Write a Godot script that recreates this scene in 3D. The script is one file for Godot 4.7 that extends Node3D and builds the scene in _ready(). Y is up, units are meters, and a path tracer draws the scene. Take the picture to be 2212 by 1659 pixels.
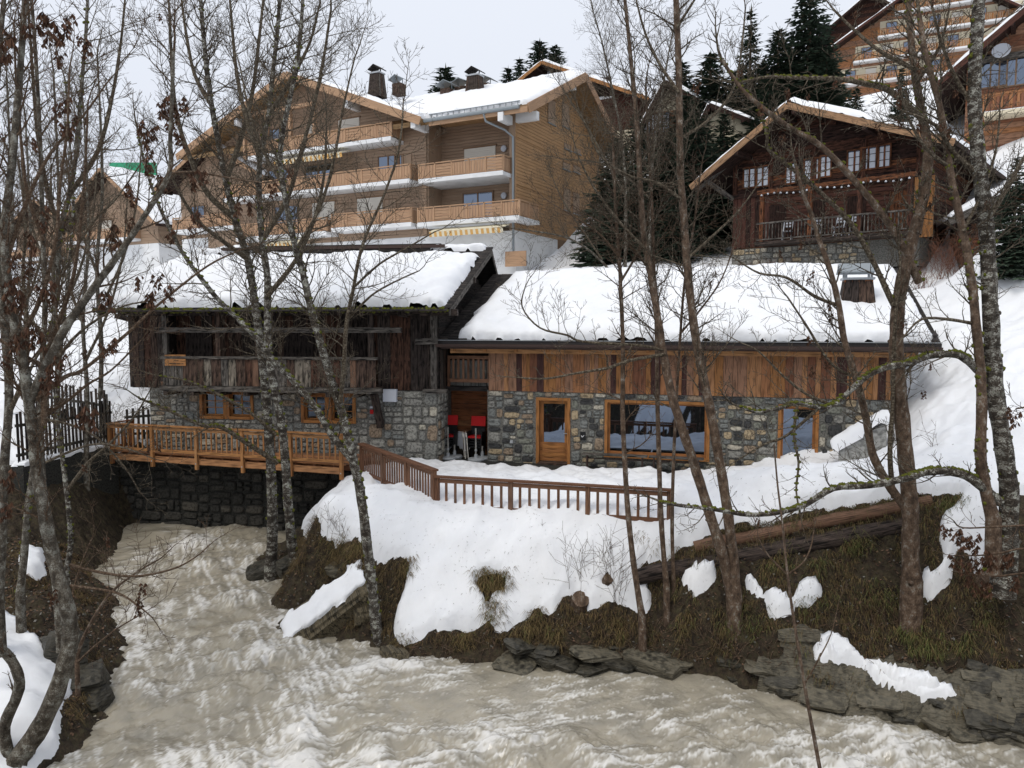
extends Node3D
# A mountain village by a river in thaw: stone and timber chalet, old barn, flats and chalets up the hill, bare ash trees in front.
const F := 1661.0
const EYE := 4.57
var pitch := atan(126.5 / 1661.0)
var rng := RandomNumberGenerator.new()
var counts := {}
var M := {}

# ---------- geometry collector ----------
class MB:
	var v := PackedVector3Array()
	var n := PackedVector3Array()
	var uv := PackedVector2Array()
	var c := PackedColorArray()
	var idx := PackedInt32Array()
	var col := Color(1, 1, 1)
	func quad(a: Vector3, b: Vector3, cc: Vector3, d: Vector3, u0 := Vector2.ZERO, u1 := Vector2.RIGHT, u2 := Vector2.ONE, u3 := Vector2.DOWN) -> void:
		var nn := (cc - a).cross(b - a).normalized()
		var k := v.size()
		v.append(a); v.append(b); v.append(cc); v.append(d)
		for i in 4:
			n.append(nn); c.append(col)
		uv.append(u0); uv.append(u1); uv.append(u2); uv.append(u3)
		idx.append(k); idx.append(k + 1); idx.append(k + 2); idx.append(k); idx.append(k + 2); idx.append(k + 3)
	func tri(a: Vector3, b: Vector3, cc: Vector3) -> void:
		var nn := (cc - a).cross(b - a).normalized()
		var k := v.size()
		v.append(a); v.append(b); v.append(cc)
		for i in 3:
			n.append(nn); c.append(col)
		uv.append(Vector2(a.x, a.y)); uv.append(Vector2(b.x, b.y)); uv.append(Vector2(cc.x, cc.y))
		idx.append(k); idx.append(k + 1); idx.append(k + 2)
	# a box: centre, size, turned by basis; grain (v) runs along the longest side
	func box(at: Vector3, s: Vector3, bs := Basis.IDENTITY, off := Vector2.ZERO) -> void:
		var h := s * 0.5
		var ax := [bs.x * h.x, bs.y * h.y, bs.z * h.z]
		var sz := [s.x, s.y, s.z]
		var longest := 0
		if s.y >= s.x and s.y >= s.z: longest = 1
		elif s.z > s.x: longest = 2
		for f in 3:
			var p := (f + 1) % 3
			var q := (f + 2) % 3
			var uq := (longest == q)
			for sgn in [1.0, -1.0]:
				var o: Vector3 = at + ax[f] * sgn
				var pu: Vector3 = ax[p]
				var qv: Vector3 = ax[q] * sgn
				var lu: float = sz[p]
				var lv: float = sz[q]
				if uq or longest == f:
					quad(o - pu - qv, o - pu + qv, o + pu + qv, o + pu - qv, off, off + Vector2(0, lv), off + Vector2(lu, lv), off + Vector2(lu, 0))
				else:
					quad(o - pu - qv, o - pu + qv, o + pu + qv, o + pu - qv, off, off + Vector2(lv, 0), off + Vector2(lv, lu), off + Vector2(0, lu))
	func bar(a: Vector3, b: Vector3, w: float, h: float, up := Vector3.UP) -> void:
		var d := b - a
		var l := d.length()
		var z := d / l
		if absf(z.dot(up)) > 0.98: up = Vector3.FORWARD
		var x := up.cross(z).normalized()
		var y := z.cross(x)
		box((a + b) * 0.5, Vector3(w, h, l), Basis(x, y, z))
	func tube(p: PackedVector3Array, r: PackedFloat32Array, sides: int, bump := 0.0, cap := false) -> void:
		var m := p.size()
		if m < 2: return
		var k := v.size()
		var t := (p[1] - p[0]).normalized()
		var x := t.cross(Vector3(0.31, 0.17, 0.93)).normalized()
		var along := 0.0
		for i in m:
			var t2 := t
			if i == 0: t2 = (p[1] - p[0])
			elif i == m - 1: t2 = (p[i] - p[i - 1])
			else: t2 = (p[i + 1] - p[i - 1])
			if t2.length_squared() > 1e-12: t = t2.normalized()
			x = (x - t * x.dot(t)).normalized()
			var y := t.cross(x)
			if i > 0: along += p[i].distance_to(p[i - 1])
			for j in sides + 1:
				var a := TAU * j / sides
				var d := x * cos(a) + y * sin(a)
				var rr := r[i]
				if bump > 0.0: rr *= 1.0 + bump * sin(3.0 * a + along * 9.0 + 1.7 * sin(along * 4.3)) * sin(along * 6.1 + 2.0 * a)
				v.append(p[i] + d * rr); n.append(d); c.append(col)
				uv.append(Vector2(a / TAU * maxf(0.3, TAU * r[0]), along))
		for i in m - 1:
			for j in sides:
				var q := k + i * (sides + 1) + j
				idx.append(q); idx.append(q + sides + 1); idx.append(q + sides + 2)
				idx.append(q); idx.append(q + sides + 2); idx.append(q + 1)
		if cap:
			for e in [0, m - 1]:
				for j in sides - 2:
					var b0: int = k + e * (sides + 1)
					if e == 0: tri(v[b0], v[b0 + j + 2], v[b0 + j + 1])
					else: tri(v[b0], v[b0 + j + 1], v[b0 + j + 2])
	# revolve a profile of (radius, height)
	func lathe(at: Vector3, prof: Array, sides: int) -> void:
		for i in prof.size() - 1:
			for j in sides:
				var a := TAU * j / sides
				var b := TAU * (j + 1) / sides
				var p0: Vector2 = prof[i]
				var p1: Vector2 = prof[i + 1]
				quad(at + Vector3(cos(a) * p0.x, p0.y, sin(a) * p0.x), at + Vector3(cos(b) * p0.x, p0.y, sin(b) * p0.x), at + Vector3(cos(b) * p1.x, p1.y, sin(b) * p1.x), at + Vector3(cos(a) * p1.x, p1.y, sin(a) * p1.x))
	# polygon in xy pushed along z
	func prism(poly: PackedVector2Array, z0: float, z1: float) -> void:
		var ids := Geometry2D.triangulate_polygon(poly)
		for i in range(0, ids.size(), 3):
			var a := poly[ids[i]]
			var b := poly[ids[i + 1]]
			var d := poly[ids[i + 2]]
			if (b - a).cross(d - a) > 0.0:
				var t := b
				b = d
				d = t
			tri(Vector3(a.x, a.y, z1), Vector3(b.x, b.y, z1), Vector3(d.x, d.y, z1))
			tri(Vector3(a.x, a.y, z0), Vector3(d.x, d.y, z0), Vector3(b.x, b.y, z0))
		for i in poly.size():
			var a := poly[i]
			var b := poly[(i + 1) % poly.size()]
			var l := a.distance_to(b)
			quad(Vector3(a.x, a.y, z0), Vector3(a.x, a.y, z1), Vector3(b.x, b.y, z1), Vector3(b.x, b.y, z0), Vector2(0, 0), Vector2(absf(z1 - z0), 0), Vector2(absf(z1 - z0), l), Vector2(0, l))
	func mesh() -> ArrayMesh:
		var arr := []
		arr.resize(Mesh.ARRAY_MAX)
		arr[Mesh.ARRAY_VERTEX] = v
		arr[Mesh.ARRAY_NORMAL] = n
		arr[Mesh.ARRAY_TEX_UV] = uv
		arr[Mesh.ARRAY_COLOR] = c
		arr[Mesh.ARRAY_INDEX] = idx
		var m := ArrayMesh.new()
		m.add_surface_from_arrays(Mesh.PRIMITIVE_TRIANGLES, arr)
		return m

# ---------- camera maths ----------
func ray(px: float, py: float) -> Vector3:
	var d := Vector3((px - 1106.0) / F, -(py - 829.5) / F, -1.0).rotated(Vector3.RIGHT, -pitch)
	return d / -d.z
func P(px: float, py: float, d: float) -> Vector3:
	return Vector3(0, EYE, 0) + ray(px, py) * d
func loc(fr: Transform3D, px: float, py: float, off := 0.0) -> Vector3:
	var inv := fr.affine_inverse()
	var o := inv * Vector3(0, EYE, 0)
	var d := inv.basis * ray(px, py)
	return o + d * ((off - o.z) / d.z)

# ---------- naming ----------
func numbered(parent: Node, called: String) -> String:
	var key := str(parent.get_instance_id()) + called
	var k: int = counts.get(key, 0)
	counts[key] = k + 1
	return called if k == 0 else "%s_%03d" % [called, k]
func thing(called: String, label: String, category: String, group := "", fr := Transform3D.IDENTITY) -> Node3D:
	var o := Node3D.new()
	o.name = numbered(self, called)
	add_child(o)
	o.transform = fr
	o.set_meta("label", label)
	o.set_meta("category", category)
	if group != "": o.set_meta("group", group)
	return o
func part(parent: Node, called: String, mesh: Mesh, mat: Material, at := Transform3D.IDENTITY) -> MeshInstance3D:
	var o := MeshInstance3D.new()
	o.name = numbered(parent, called)
	o.mesh = mesh
	o.material_override = mat
	parent.add_child(o)
	o.transform = at
	return o
func obj(parent: Node, called: String, mb: MB, mat: Material) -> MeshInstance3D:
	return part(parent, called, mb.mesh(), mat)
func struct(called: String, mb: MB, mat: Material) -> MeshInstance3D:
	var o := obj(self, called, mb, mat)
	o.set_meta("kind", "structure")
	return o
func copy(o: Node3D, called: String) -> Node3D:
	var d: Node3D = o.duplicate()
	d.name = numbered(self, called)
	add_child(d)
	return d
var box_cache := {}
# one wooden piece: a box mesh (shared when alike), grain along its longest side
func piece(parent: Node, called: String, at: Vector3, s: Vector3, mat: Material, bs := Basis.IDENTITY, variant := -1) -> MeshInstance3D:
	var vv := variant if variant >= 0 else rng.randi() % 5
	s = s.snapped(Vector3.ONE * 0.004).max(Vector3.ONE * 0.004)
	var key := "%s|%d" % [s, vv]
	if not box_cache.has(key):
		var b := MB.new()
		b.box(Vector3.ZERO, s, Basis.IDENTITY, Vector2(vv * 0.37, vv * 1.93))
		box_cache[key] = b.mesh()
	return part(parent, called, box_cache[key], mat, Transform3D(bs, at))
func along(a: Vector3, b: Vector3, up := Vector3.UP) -> Basis:
	var z := (b - a).normalized()
	if absf(z.dot(up)) > 0.98: up = Vector3.FORWARD
	var x := up.cross(z).normalized()
	return Basis(x, z.cross(x), z)
func beam(parent: Node, called: String, a: Vector3, b: Vector3, w: float, h: float, mat: Material, up := Vector3.UP) -> MeshInstance3D:
	return piece(parent, called, (a + b) * 0.5, Vector3(w, h, a.distance_to(b)), mat, along(a, b, up))
func pick(a: Array):
	return a[rng.randi() % a.size()]
func rf(a: float, b: float) -> float:
	return rng.randf_range(a, b)

# ---------- textures and materials ----------
func noise(freq: float, seed_: int, oct := 4, type := FastNoiseLite.TYPE_SIMPLEX_SMOOTH) -> FastNoiseLite:
	var f := FastNoiseLite.new()
	f.noise_type = type
	f.frequency = freq
	f.seed = seed_
	f.fractal_octaves = oct
	return f
# ramp: array of [position, Color]; the noise image may be stretched down its height (grain)
func ramp_tex(f: FastNoiseLite, w: int, h: int, ramp: Array, stretch := 1, overlay: FastNoiseLite = null, amount := 0.0) -> ImageTexture:
	var src := f.get_seamless_image(w, maxi(8, h / stretch))
	src.convert(Image.FORMAT_L8)
	if stretch > 1: src.resize(w, h, Image.INTERPOLATE_CUBIC)
	var d := src.get_data()
	var e := PackedByteArray()
	if overlay:
		var s2 := overlay.get_seamless_image(w, h)
		s2.convert(Image.FORMAT_L8)
		e = s2.get_data()
	var lut := PackedByteArray()
	for i in 256:
		var t := i / 255.0
		var cc: Color = ramp[ramp.size() - 1][1]
		for k in ramp.size():
			if t <= ramp[k][0]:
				if k == 0: cc = ramp[0][1]
				else: cc = (ramp[k - 1][1] as Color).lerp(ramp[k][1], (t - ramp[k - 1][0]) / (ramp[k][0] - ramp[k - 1][0]))
				break
		lut.append(int(clampf(cc.r, 0, 1) * 255)); lut.append(int(clampf(cc.g, 0, 1) * 255)); lut.append(int(clampf(cc.b, 0, 1) * 255))
	var out := PackedByteArray()
	out.resize(w * h * 3)
	for i in w * h:
		var k := d[i]
		if overlay: k = clampi(k + int((e[i] - 128) * amount), 0, 255)
		out[i * 3] = lut[k * 3]; out[i * 3 + 1] = lut[k * 3 + 1]; out[i * 3 + 2] = lut[k * 3 + 2]
	return ImageTexture.create_from_image(Image.create_from_data(w, h, false, Image.FORMAT_RGB8, out))
func grey_tex(f: FastNoiseLite, w: int, h: int, stretch := 1) -> ImageTexture:
	var src := f.get_seamless_image(w, maxi(8, h / stretch))
	src.convert(Image.FORMAT_L8)
	if stretch > 1: src.resize(w, h, Image.INTERPOLATE_CUBIC)
	return ImageTexture.create_from_image(src)
func lin(r: float, g: float, b: float) -> Color:
	return Color(r, g, b).linear_to_srgb()
func mat(called: String, albedo: Color, rough: float, tex: Texture2D = null, scale := Vector3.ZERO, tri := "", bump: Texture2D = null, bump_cm := 0.0) -> StandardMaterial3D:
	var m := StandardMaterial3D.new()
	m.resource_name = called
	m.albedo_color = albedo
	m.roughness = rough
	m.metallic_specular = 0.35
	if tex: m.albedo_texture = tex
	if bump:
		m.heightmap_enabled = true
		m.heightmap_texture = bump
		m.heightmap_scale = bump_cm
	if scale != Vector3.ZERO: m.uv1_scale = scale
	if tri != "":
		m.uv1_triplanar = true
		m.uv1_world_triplanar = tri == "world"
	M[called] = m
	return m
func g3(x: float) -> Color:
	return Color(x, x, x)

func _ready() -> void:
	rng.seed = 20240
	setup()
	materials()
	terrain()
	river()
	bank_details()
	annex()
	barn()
	deck_and_fences()
	furniture()
	apartment()
	old_chalet()
	far_houses()
	conifers()
	bare_trees()
	print("done ", Time.get_ticks_msec())

func setup() -> void:
	var cam := Camera3D.new()
	cam.name = "camera"
	add_child(cam)
	cam.position = Vector3(0, EYE, 0)
	cam.rotation.x = -pitch
	cam.fov = rad_to_deg(2.0 * atan(829.5 / F))
	cam.near = 0.05
	cam.far = 1500.0
	cam.current = true
	var env := Environment.new()
	env.background_mode = Environment.BG_SKY
	var sky := Sky.new()
	var sm := ProceduralSkyMaterial.new()
	sm.sky_top_color = lin(0.74, 0.78, 0.86)
	sm.sky_horizon_color = lin(0.62, 0.655, 0.73)
	sm.sky_curve = 0.25
	sm.ground_bottom_color = lin(0.5, 0.5, 0.5)
	sm.ground_horizon_color = lin(0.62, 0.655, 0.73)
	sm.ground_curve = 0.1
	sm.sun_angle_max = 1.0
	sky.sky_material = sm
	env.sky = sky
	env.tonemap_mode = Environment.TONE_MAPPER_LINEAR
	env.tonemap_exposure = 1.18
	env.sdfgi_enabled = true
	env.ssao_enabled = true
	env.ssil_enabled = true
	var we := WorldEnvironment.new()
	we.name = "environment"
	we.environment = env
	add_child(we)
	var sun := DirectionalLight3D.new()
	sun.name = "sun"
	sun.light_energy = 0.45
	sun.light_angular_distance = 30.0
	sun.light_color = Color(1.0, 0.98, 0.95)
	sun.shadow_enabled = true
	sun.rotation_degrees = Vector3(-58, -35, 0)
	add_child(sun)

func materials() -> void:
	var grain := ramp_tex(noise(0.045, 3, 4), 512, 512, [[0.0, g3(0.42)], [0.3, g3(0.66)], [0.45, g3(0.84)], [0.6, g3(0.93)], [0.8, g3(0.78)], [1.0, g3(1.0)]], 16, noise(0.006, 8, 2), 0.5)
	var grain_soft := ramp_tex(noise(0.045, 4, 3), 512, 512, [[0.0, g3(0.74)], [0.4, g3(0.88)], [0.6, g3(0.94)], [1.0, g3(1.0)]], 16)
	var grain_old := ramp_tex(noise(0.05, 13, 5), 512, 512, [[0.0, g3(0.2)], [0.35, g3(0.5)], [0.55, g3(0.85)], [0.75, g3(0.65)], [1.0, g3(1.0)]], 12, noise(0.008, 18, 3), 0.9)
	var grain_h := grey_tex(noise(0.05, 13, 4), 512, 512, 12)
	var mottled := ramp_tex(noise(0.012, 21, 5), 512, 512, [[0.0, g3(0.45)], [0.4, g3(0.75)], [0.6, g3(0.95)], [1.0, g3(0.8)]])
	var mottle_h := grey_tex(noise(0.02, 22, 5), 512, 512)
	M["grain_tex"] = grain; M["grain_h"] = grain_h; M["mottled"] = mottled; M["mottle_h"] = mottle_h
	var snow_t := ramp_tex(noise(0.006, 31, 3), 512, 512, [[0.0, Color(0.955, 0.96, 0.97)], [1.0, Color(1, 1, 1)]])
	var snow := mat("snow", lin(0.86, 0.875, 0.90), 0.75, snow_t, Vector3.ONE * 0.3, "world", grey_tex(noise(0.012, 33, 5), 512, 512), 2.2)
	snow.metallic_specular = 0.25
	# woods (uv in metres, v along the grain)
	var ws := Vector3(2.2, 0.55, 1)
	for w in [["pine_new", 0.525, 0.25, 0.094], ["pine_new_b", 0.45, 0.206, 0.075], ["pine_new_c", 0.552, 0.282, 0.12], ["pine_red", 0.338, 0.124, 0.049], ["pine_red_b", 0.26, 0.094, 0.039], ["larch_a", 0.56, 0.28, 0.129], ["larch_b", 0.47, 0.213, 0.095], ["larch_c", 0.426, 0.23, 0.14], ["larch_d", 0.291, 0.123, 0.067], ["larch_e", 0.1, 0.045, 0.038], ["fence_brown", 0.22, 0.105, 0.059], ["fence_brown_b", 0.289, 0.149, 0.088], ["fence_dark", 0.055, 0.05, 0.042], ["frame_wood", 0.5, 0.219, 0.069], ["frame_wood_b", 0.425, 0.181, 0.062], ["tan_board", 0.4, 0.285, 0.2], ["tan_board_b", 0.375, 0.262, 0.182], ["tan_warm_light", 0.5, 0.3, 0.15], ["tan_warm_light_b", 0.47, 0.28, 0.14], ["tan_dark", 0.25, 0.155, 0.095], ["tan_rail", 0.47, 0.295, 0.18], ["tan_rail_b", 0.44, 0.27, 0.165], ["soffit", 0.40, 0.25, 0.12], ["log_brown", 0.235, 0.133, 0.086], ["chalet_red", 0.106, 0.04, 0.027], ["chalet_orange", 0.31, 0.121, 0.048], ["verge_wood", 0.462, 0.275, 0.154]]:  # golden tans: the tan_board paint with the side wall's warmer light in the colour
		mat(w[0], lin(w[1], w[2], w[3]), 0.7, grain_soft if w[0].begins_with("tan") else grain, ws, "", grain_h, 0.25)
	for w in [["old_dark", 0.088, 0.066, 0.056], ["old_dark_b", 0.068, 0.052, 0.046], ["old_brown", 0.125, 0.08, 0.06], ["old_red", 0.13, 0.066, 0.044], ["old_grey", 0.172, 0.155, 0.138], ["old_pale", 0.30, 0.26, 0.21], ["burnt", 0.04, 0.034, 0.032], ["chalet_dark", 0.057, 0.028, 0.021], ["chalet_mid", 0.111, 0.047, 0.029], ["chalet_warm", 0.216, 0.084, 0.038], ["shingle", 0.06, 0.05, 0.045], ["shingle_b", 0.085, 0.07, 0.062], ["shingle_c", 0.045, 0.038, 0.036]]:
		mat(w[0], lin(w[1], w[2], w[3]) * 1.08, 0.85, grain_old, ws, "", grain_h, 0.5)
	# stones
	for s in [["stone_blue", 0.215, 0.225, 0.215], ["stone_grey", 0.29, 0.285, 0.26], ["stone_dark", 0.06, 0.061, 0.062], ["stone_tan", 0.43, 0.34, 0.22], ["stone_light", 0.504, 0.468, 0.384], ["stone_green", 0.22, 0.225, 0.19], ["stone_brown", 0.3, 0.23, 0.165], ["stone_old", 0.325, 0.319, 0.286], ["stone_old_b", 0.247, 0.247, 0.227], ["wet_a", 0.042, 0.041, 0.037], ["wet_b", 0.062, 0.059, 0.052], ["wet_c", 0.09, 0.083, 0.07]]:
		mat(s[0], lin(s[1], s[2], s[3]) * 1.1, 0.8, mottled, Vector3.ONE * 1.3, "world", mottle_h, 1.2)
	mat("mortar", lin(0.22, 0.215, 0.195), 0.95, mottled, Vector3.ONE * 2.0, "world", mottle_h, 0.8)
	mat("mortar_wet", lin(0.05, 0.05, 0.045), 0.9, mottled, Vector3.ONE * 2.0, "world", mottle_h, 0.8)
	var slate := ramp_tex(noise(0.03, 41, 5), 512, 512, [[0.0, Color(0.25, 0.24, 0.22)], [0.35, Color(0.55, 0.54, 0.5)], [0.6, Color(0.8, 0.77, 0.7)], [1.0, Color(0.6, 0.6, 0.57)]], 1, noise(0.008, 42, 3), 0.6)
	mat("rock", lin(0.25, 0.24, 0.215), 0.6, slate, Vector3(0.35, 1.9, 0.35), "world", grey_tex(noise(0.02, 43, 5), 512, 512), 3.0)
	mat("rock_wet", lin(0.12, 0.118, 0.11), 0.45, slate, Vector3(0.35, 1.9, 0.35), "world", grey_tex(noise(0.02, 43, 5), 512, 512), 3.0)
	mat("rock_tan", lin(0.24, 0.215, 0.17), 0.7, slate, Vector3(1.6, 0.6, 0.6), "", grey_tex(noise(0.02, 44, 5), 512, 512), 2.0)
	var soil := ramp_tex(noise(0.02, 51, 5), 512, 512, [[0.0, lin(0.012, 0.010, 0.008)], [0.4, lin(0.032, 0.024, 0.017)], [0.55, lin(0.06, 0.043, 0.028)], [0.7, lin(0.04, 0.038, 0.02)], [1.0, lin(0.10, 0.075, 0.048)]], 1, noise(0.09, 52, 2), 0.5)
	mat("soil", Color(1, 1, 1), 0.95, soil, Vector3.ONE * 0.45, "world", grey_tex(noise(0.03, 53, 5), 512, 512), 6.0)
	# barks
	var bark_grey := ramp_tex(noise(0.010, 61, 6), 512, 512, [[0.0, lin(0.022, 0.018, 0.014)], [0.4, lin(0.06, 0.05, 0.038)], [0.56, lin(0.105, 0.088, 0.068)], [0.66, lin(0.16, 0.15, 0.125)], [0.8, lin(0.27, 0.265, 0.235)], [1.0, lin(0.3, 0.31, 0.26)]], 1, noise(0.07, 62, 3), 0.6)
	var bark_brown := ramp_tex(noise(0.012, 63, 6), 512, 512, [[0.0, lin(0.026, 0.019, 0.014)], [0.42, lin(0.078, 0.052, 0.036)], [0.6, lin(0.13, 0.088, 0.06)], [0.76, lin(0.165, 0.12, 0.088)], [0.86, lin(0.24, 0.225, 0.195)], [1.0, lin(0.3, 0.28, 0.24)]], 1, noise(0.06, 64, 3), 0.5)
	var bark_h := grey_tex(noise(0.03, 65, 5), 512, 512)
	mat("bark_grey", g3(1), 0.9, bark_grey, Vector3(1.1, 0.8, 1.1), "world", bark_h, 1.6)
	mat("bark_lichen", Color(1, 1, 1), 0.9, ramp_tex(noise(0.011, 66, 6), 512, 512, [[0.0, lin(0.018, 0.015, 0.012)], [0.40, lin(0.042, 0.034, 0.027)], [0.56, lin(0.085, 0.07, 0.056)], [0.63, lin(0.13, 0.12, 0.10)], [0.68, lin(0.30, 0.295, 0.265)], [0.8, lin(0.42, 0.42, 0.385)], [1.0, lin(0.3, 0.32, 0.25)]], 1, noise(0.07, 67, 3), 0.75), Vector3(0.7, 0.9, 0.7), "world", bark_h, 1.8)
	mat("bark_brown", g3(1), 0.9, bark_brown, Vector3(1.0, 0.6, 1.0), "world", bark_h, 1.2)
	mat("twig_grey", lin(0.12, 0.108, 0.09), 0.9, bark_grey, Vector3.ONE * 3.0, "world").albedo_color = Color(0.94, 0.90, 0.85)
	mat("twig_brown", Color(0.92, 0.90, 0.87), 0.9, bark_brown, Vector3.ONE * 3.0, "world")
	mat("moss", g3(1), 1.0, ramp_tex(noise(0.06, 71, 4), 256, 256, [[0.0, lin(0.035, 0.04, 0.008)], [0.5, lin(0.11, 0.12, 0.018)], [1.0, lin(0.22, 0.22, 0.04)]]), Vector3.ONE * 3.0, "world", bark_h, 2.0)
	mat("seed", lin(0.13, 0.065, 0.035), 0.9).vertex_color_use_as_albedo = true
	M["seed"].albedo_color = g3(1)
	mat("needles", g3(1), 0.9).vertex_color_use_as_albedo = true
	mat("grass", g3(1), 0.9).vertex_color_use_as_albedo = true
	mat("shrub_red", lin(0.17, 0.075, 0.045), 0.9)
	# others
	var faint := ramp_tex(noise(0.01, 91, 4), 256, 256, [[0.0, g3(0.9)], [0.5, g3(0.97)], [1.0, g3(1.0)]])
	mat("white_paint", lin(0.78, 0.79, 0.8), 0.6, faint, Vector3.ONE * 0.35, "world")
	mat("cream", lin(0.66, 0.59, 0.44), 0.85, faint, Vector3.ONE * 0.3, "world")
	mat("dark_metal", lin(0.035, 0.03, 0.03), 0.45)
	mat("brown_metal", lin(0.065, 0.042, 0.036), 0.45)
	mat("grey_metal", lin(0.36, 0.38, 0.4), 0.4)
	mat("zinc", lin(0.26, 0.29, 0.31), 0.45).metallic = 0.3
	mat("black_plastic", lin(0.012, 0.012, 0.013), 0.5)
	mat("red_cloth", lin(0.50, 0.018, 0.02), 0.8)
	mat("shutter_white", lin(0.62, 0.59, 0.53), 0.6)
	mat("concrete", lin(0.4, 0.4, 0.38), 0.9, mottled, Vector3.ONE * 0.8, "world", mottle_h, 0.6)
	mat("pale_board", lin(0.42, 0.41, 0.38), 0.8, grain, ws)
	mat("awning_cream", lin(0.72, 0.66, 0.5), 0.9)
	mat("awning_orange", lin(0.62, 0.36, 0.12), 0.9)
	mat("curtain", lin(0.55, 0.58, 0.64), 0.9)
	mat("green_mesh", lin(0.05, 0.30, 0.17), 0.9)
	var gl := mat("glass", Color(0.46, 0.50, 0.56), 0.02)
	gl.metallic = 1.0
	var gd := mat("glass_dim", Color(0.27, 0.29, 0.32), 0.05)
	gd.metallic = 1.0
	var wt := mat("river", g3(1), 0.16, null, Vector3.ONE * 0.6, "world", grey_tex(noise(0.018, 81, 4), 512, 512), 1.1)
	wt.vertex_color_use_as_albedo = true
	wt.metallic_specular = 0.5

# ================= terrain =================
var gx := PackedFloat32Array()
var gd := PackedFloat32Array()
var gh := PackedFloat32Array()
var gt := PackedFloat32Array()
func water_y(d: float) -> float:
	return -2.9 + 0.04 * (clampf(d, 8.0, 30.0) - 14.0)
func axis(fine0: float, fine1: float, step: float, lo: float, hi: float) -> PackedFloat32Array:
	var left := []
	var s := step
	var x := fine0
	while x > lo:
		s *= 1.18
		x -= s
		left.append(x)
	left.reverse()
	var out := PackedFloat32Array(left)
	x = fine0
	while x < fine1:
		out.append(x)
		x += step
	s = step
	while x < hi:
		out.append(x)
		s *= 1.18
		x += s
	out.append(x)
	return out
func cell(a: PackedFloat32Array, x: float) -> int:
	return clampi(a.bsearch(x) - 1, 0, a.size() - 2)
func grid_at(vals: PackedFloat32Array, x: float, d: float) -> float:
	var i := cell(gx, x)
	var j := cell(gd, d)
	var w := gx.size()
	var u := clampf((x - gx[i]) / (gx[i + 1] - gx[i]), 0, 1)
	var t := clampf((d - gd[j]) / (gd[j + 1] - gd[j]), 0, 1)
	return lerpf(lerpf(vals[j * w + i], vals[j * w + i + 1], u), lerpf(vals[(j + 1) * w + i], vals[(j + 1) * w + i + 1], u), t)
func G(x: float, d: float) -> float:
	return grid_at(gh, x, d)
func S(x: float, d: float) -> float:  # top of ground or of the snow on it
	return G(x, d) + maxf(0.0, grid_at(gt, x, d))
# where the line of sight through a point of the photograph meets the ground
func hit(px: float, py: float, from := 9.0) -> Vector3:
	var r := ray(px, py)
	var d := from
	while d < 80.0:
		var y := EYE + r.y * d
		if y < G(r.x * d, d): break
		d += 0.04
	return Vector3(r.x * d, EYE + r.y * d, -d)

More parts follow.
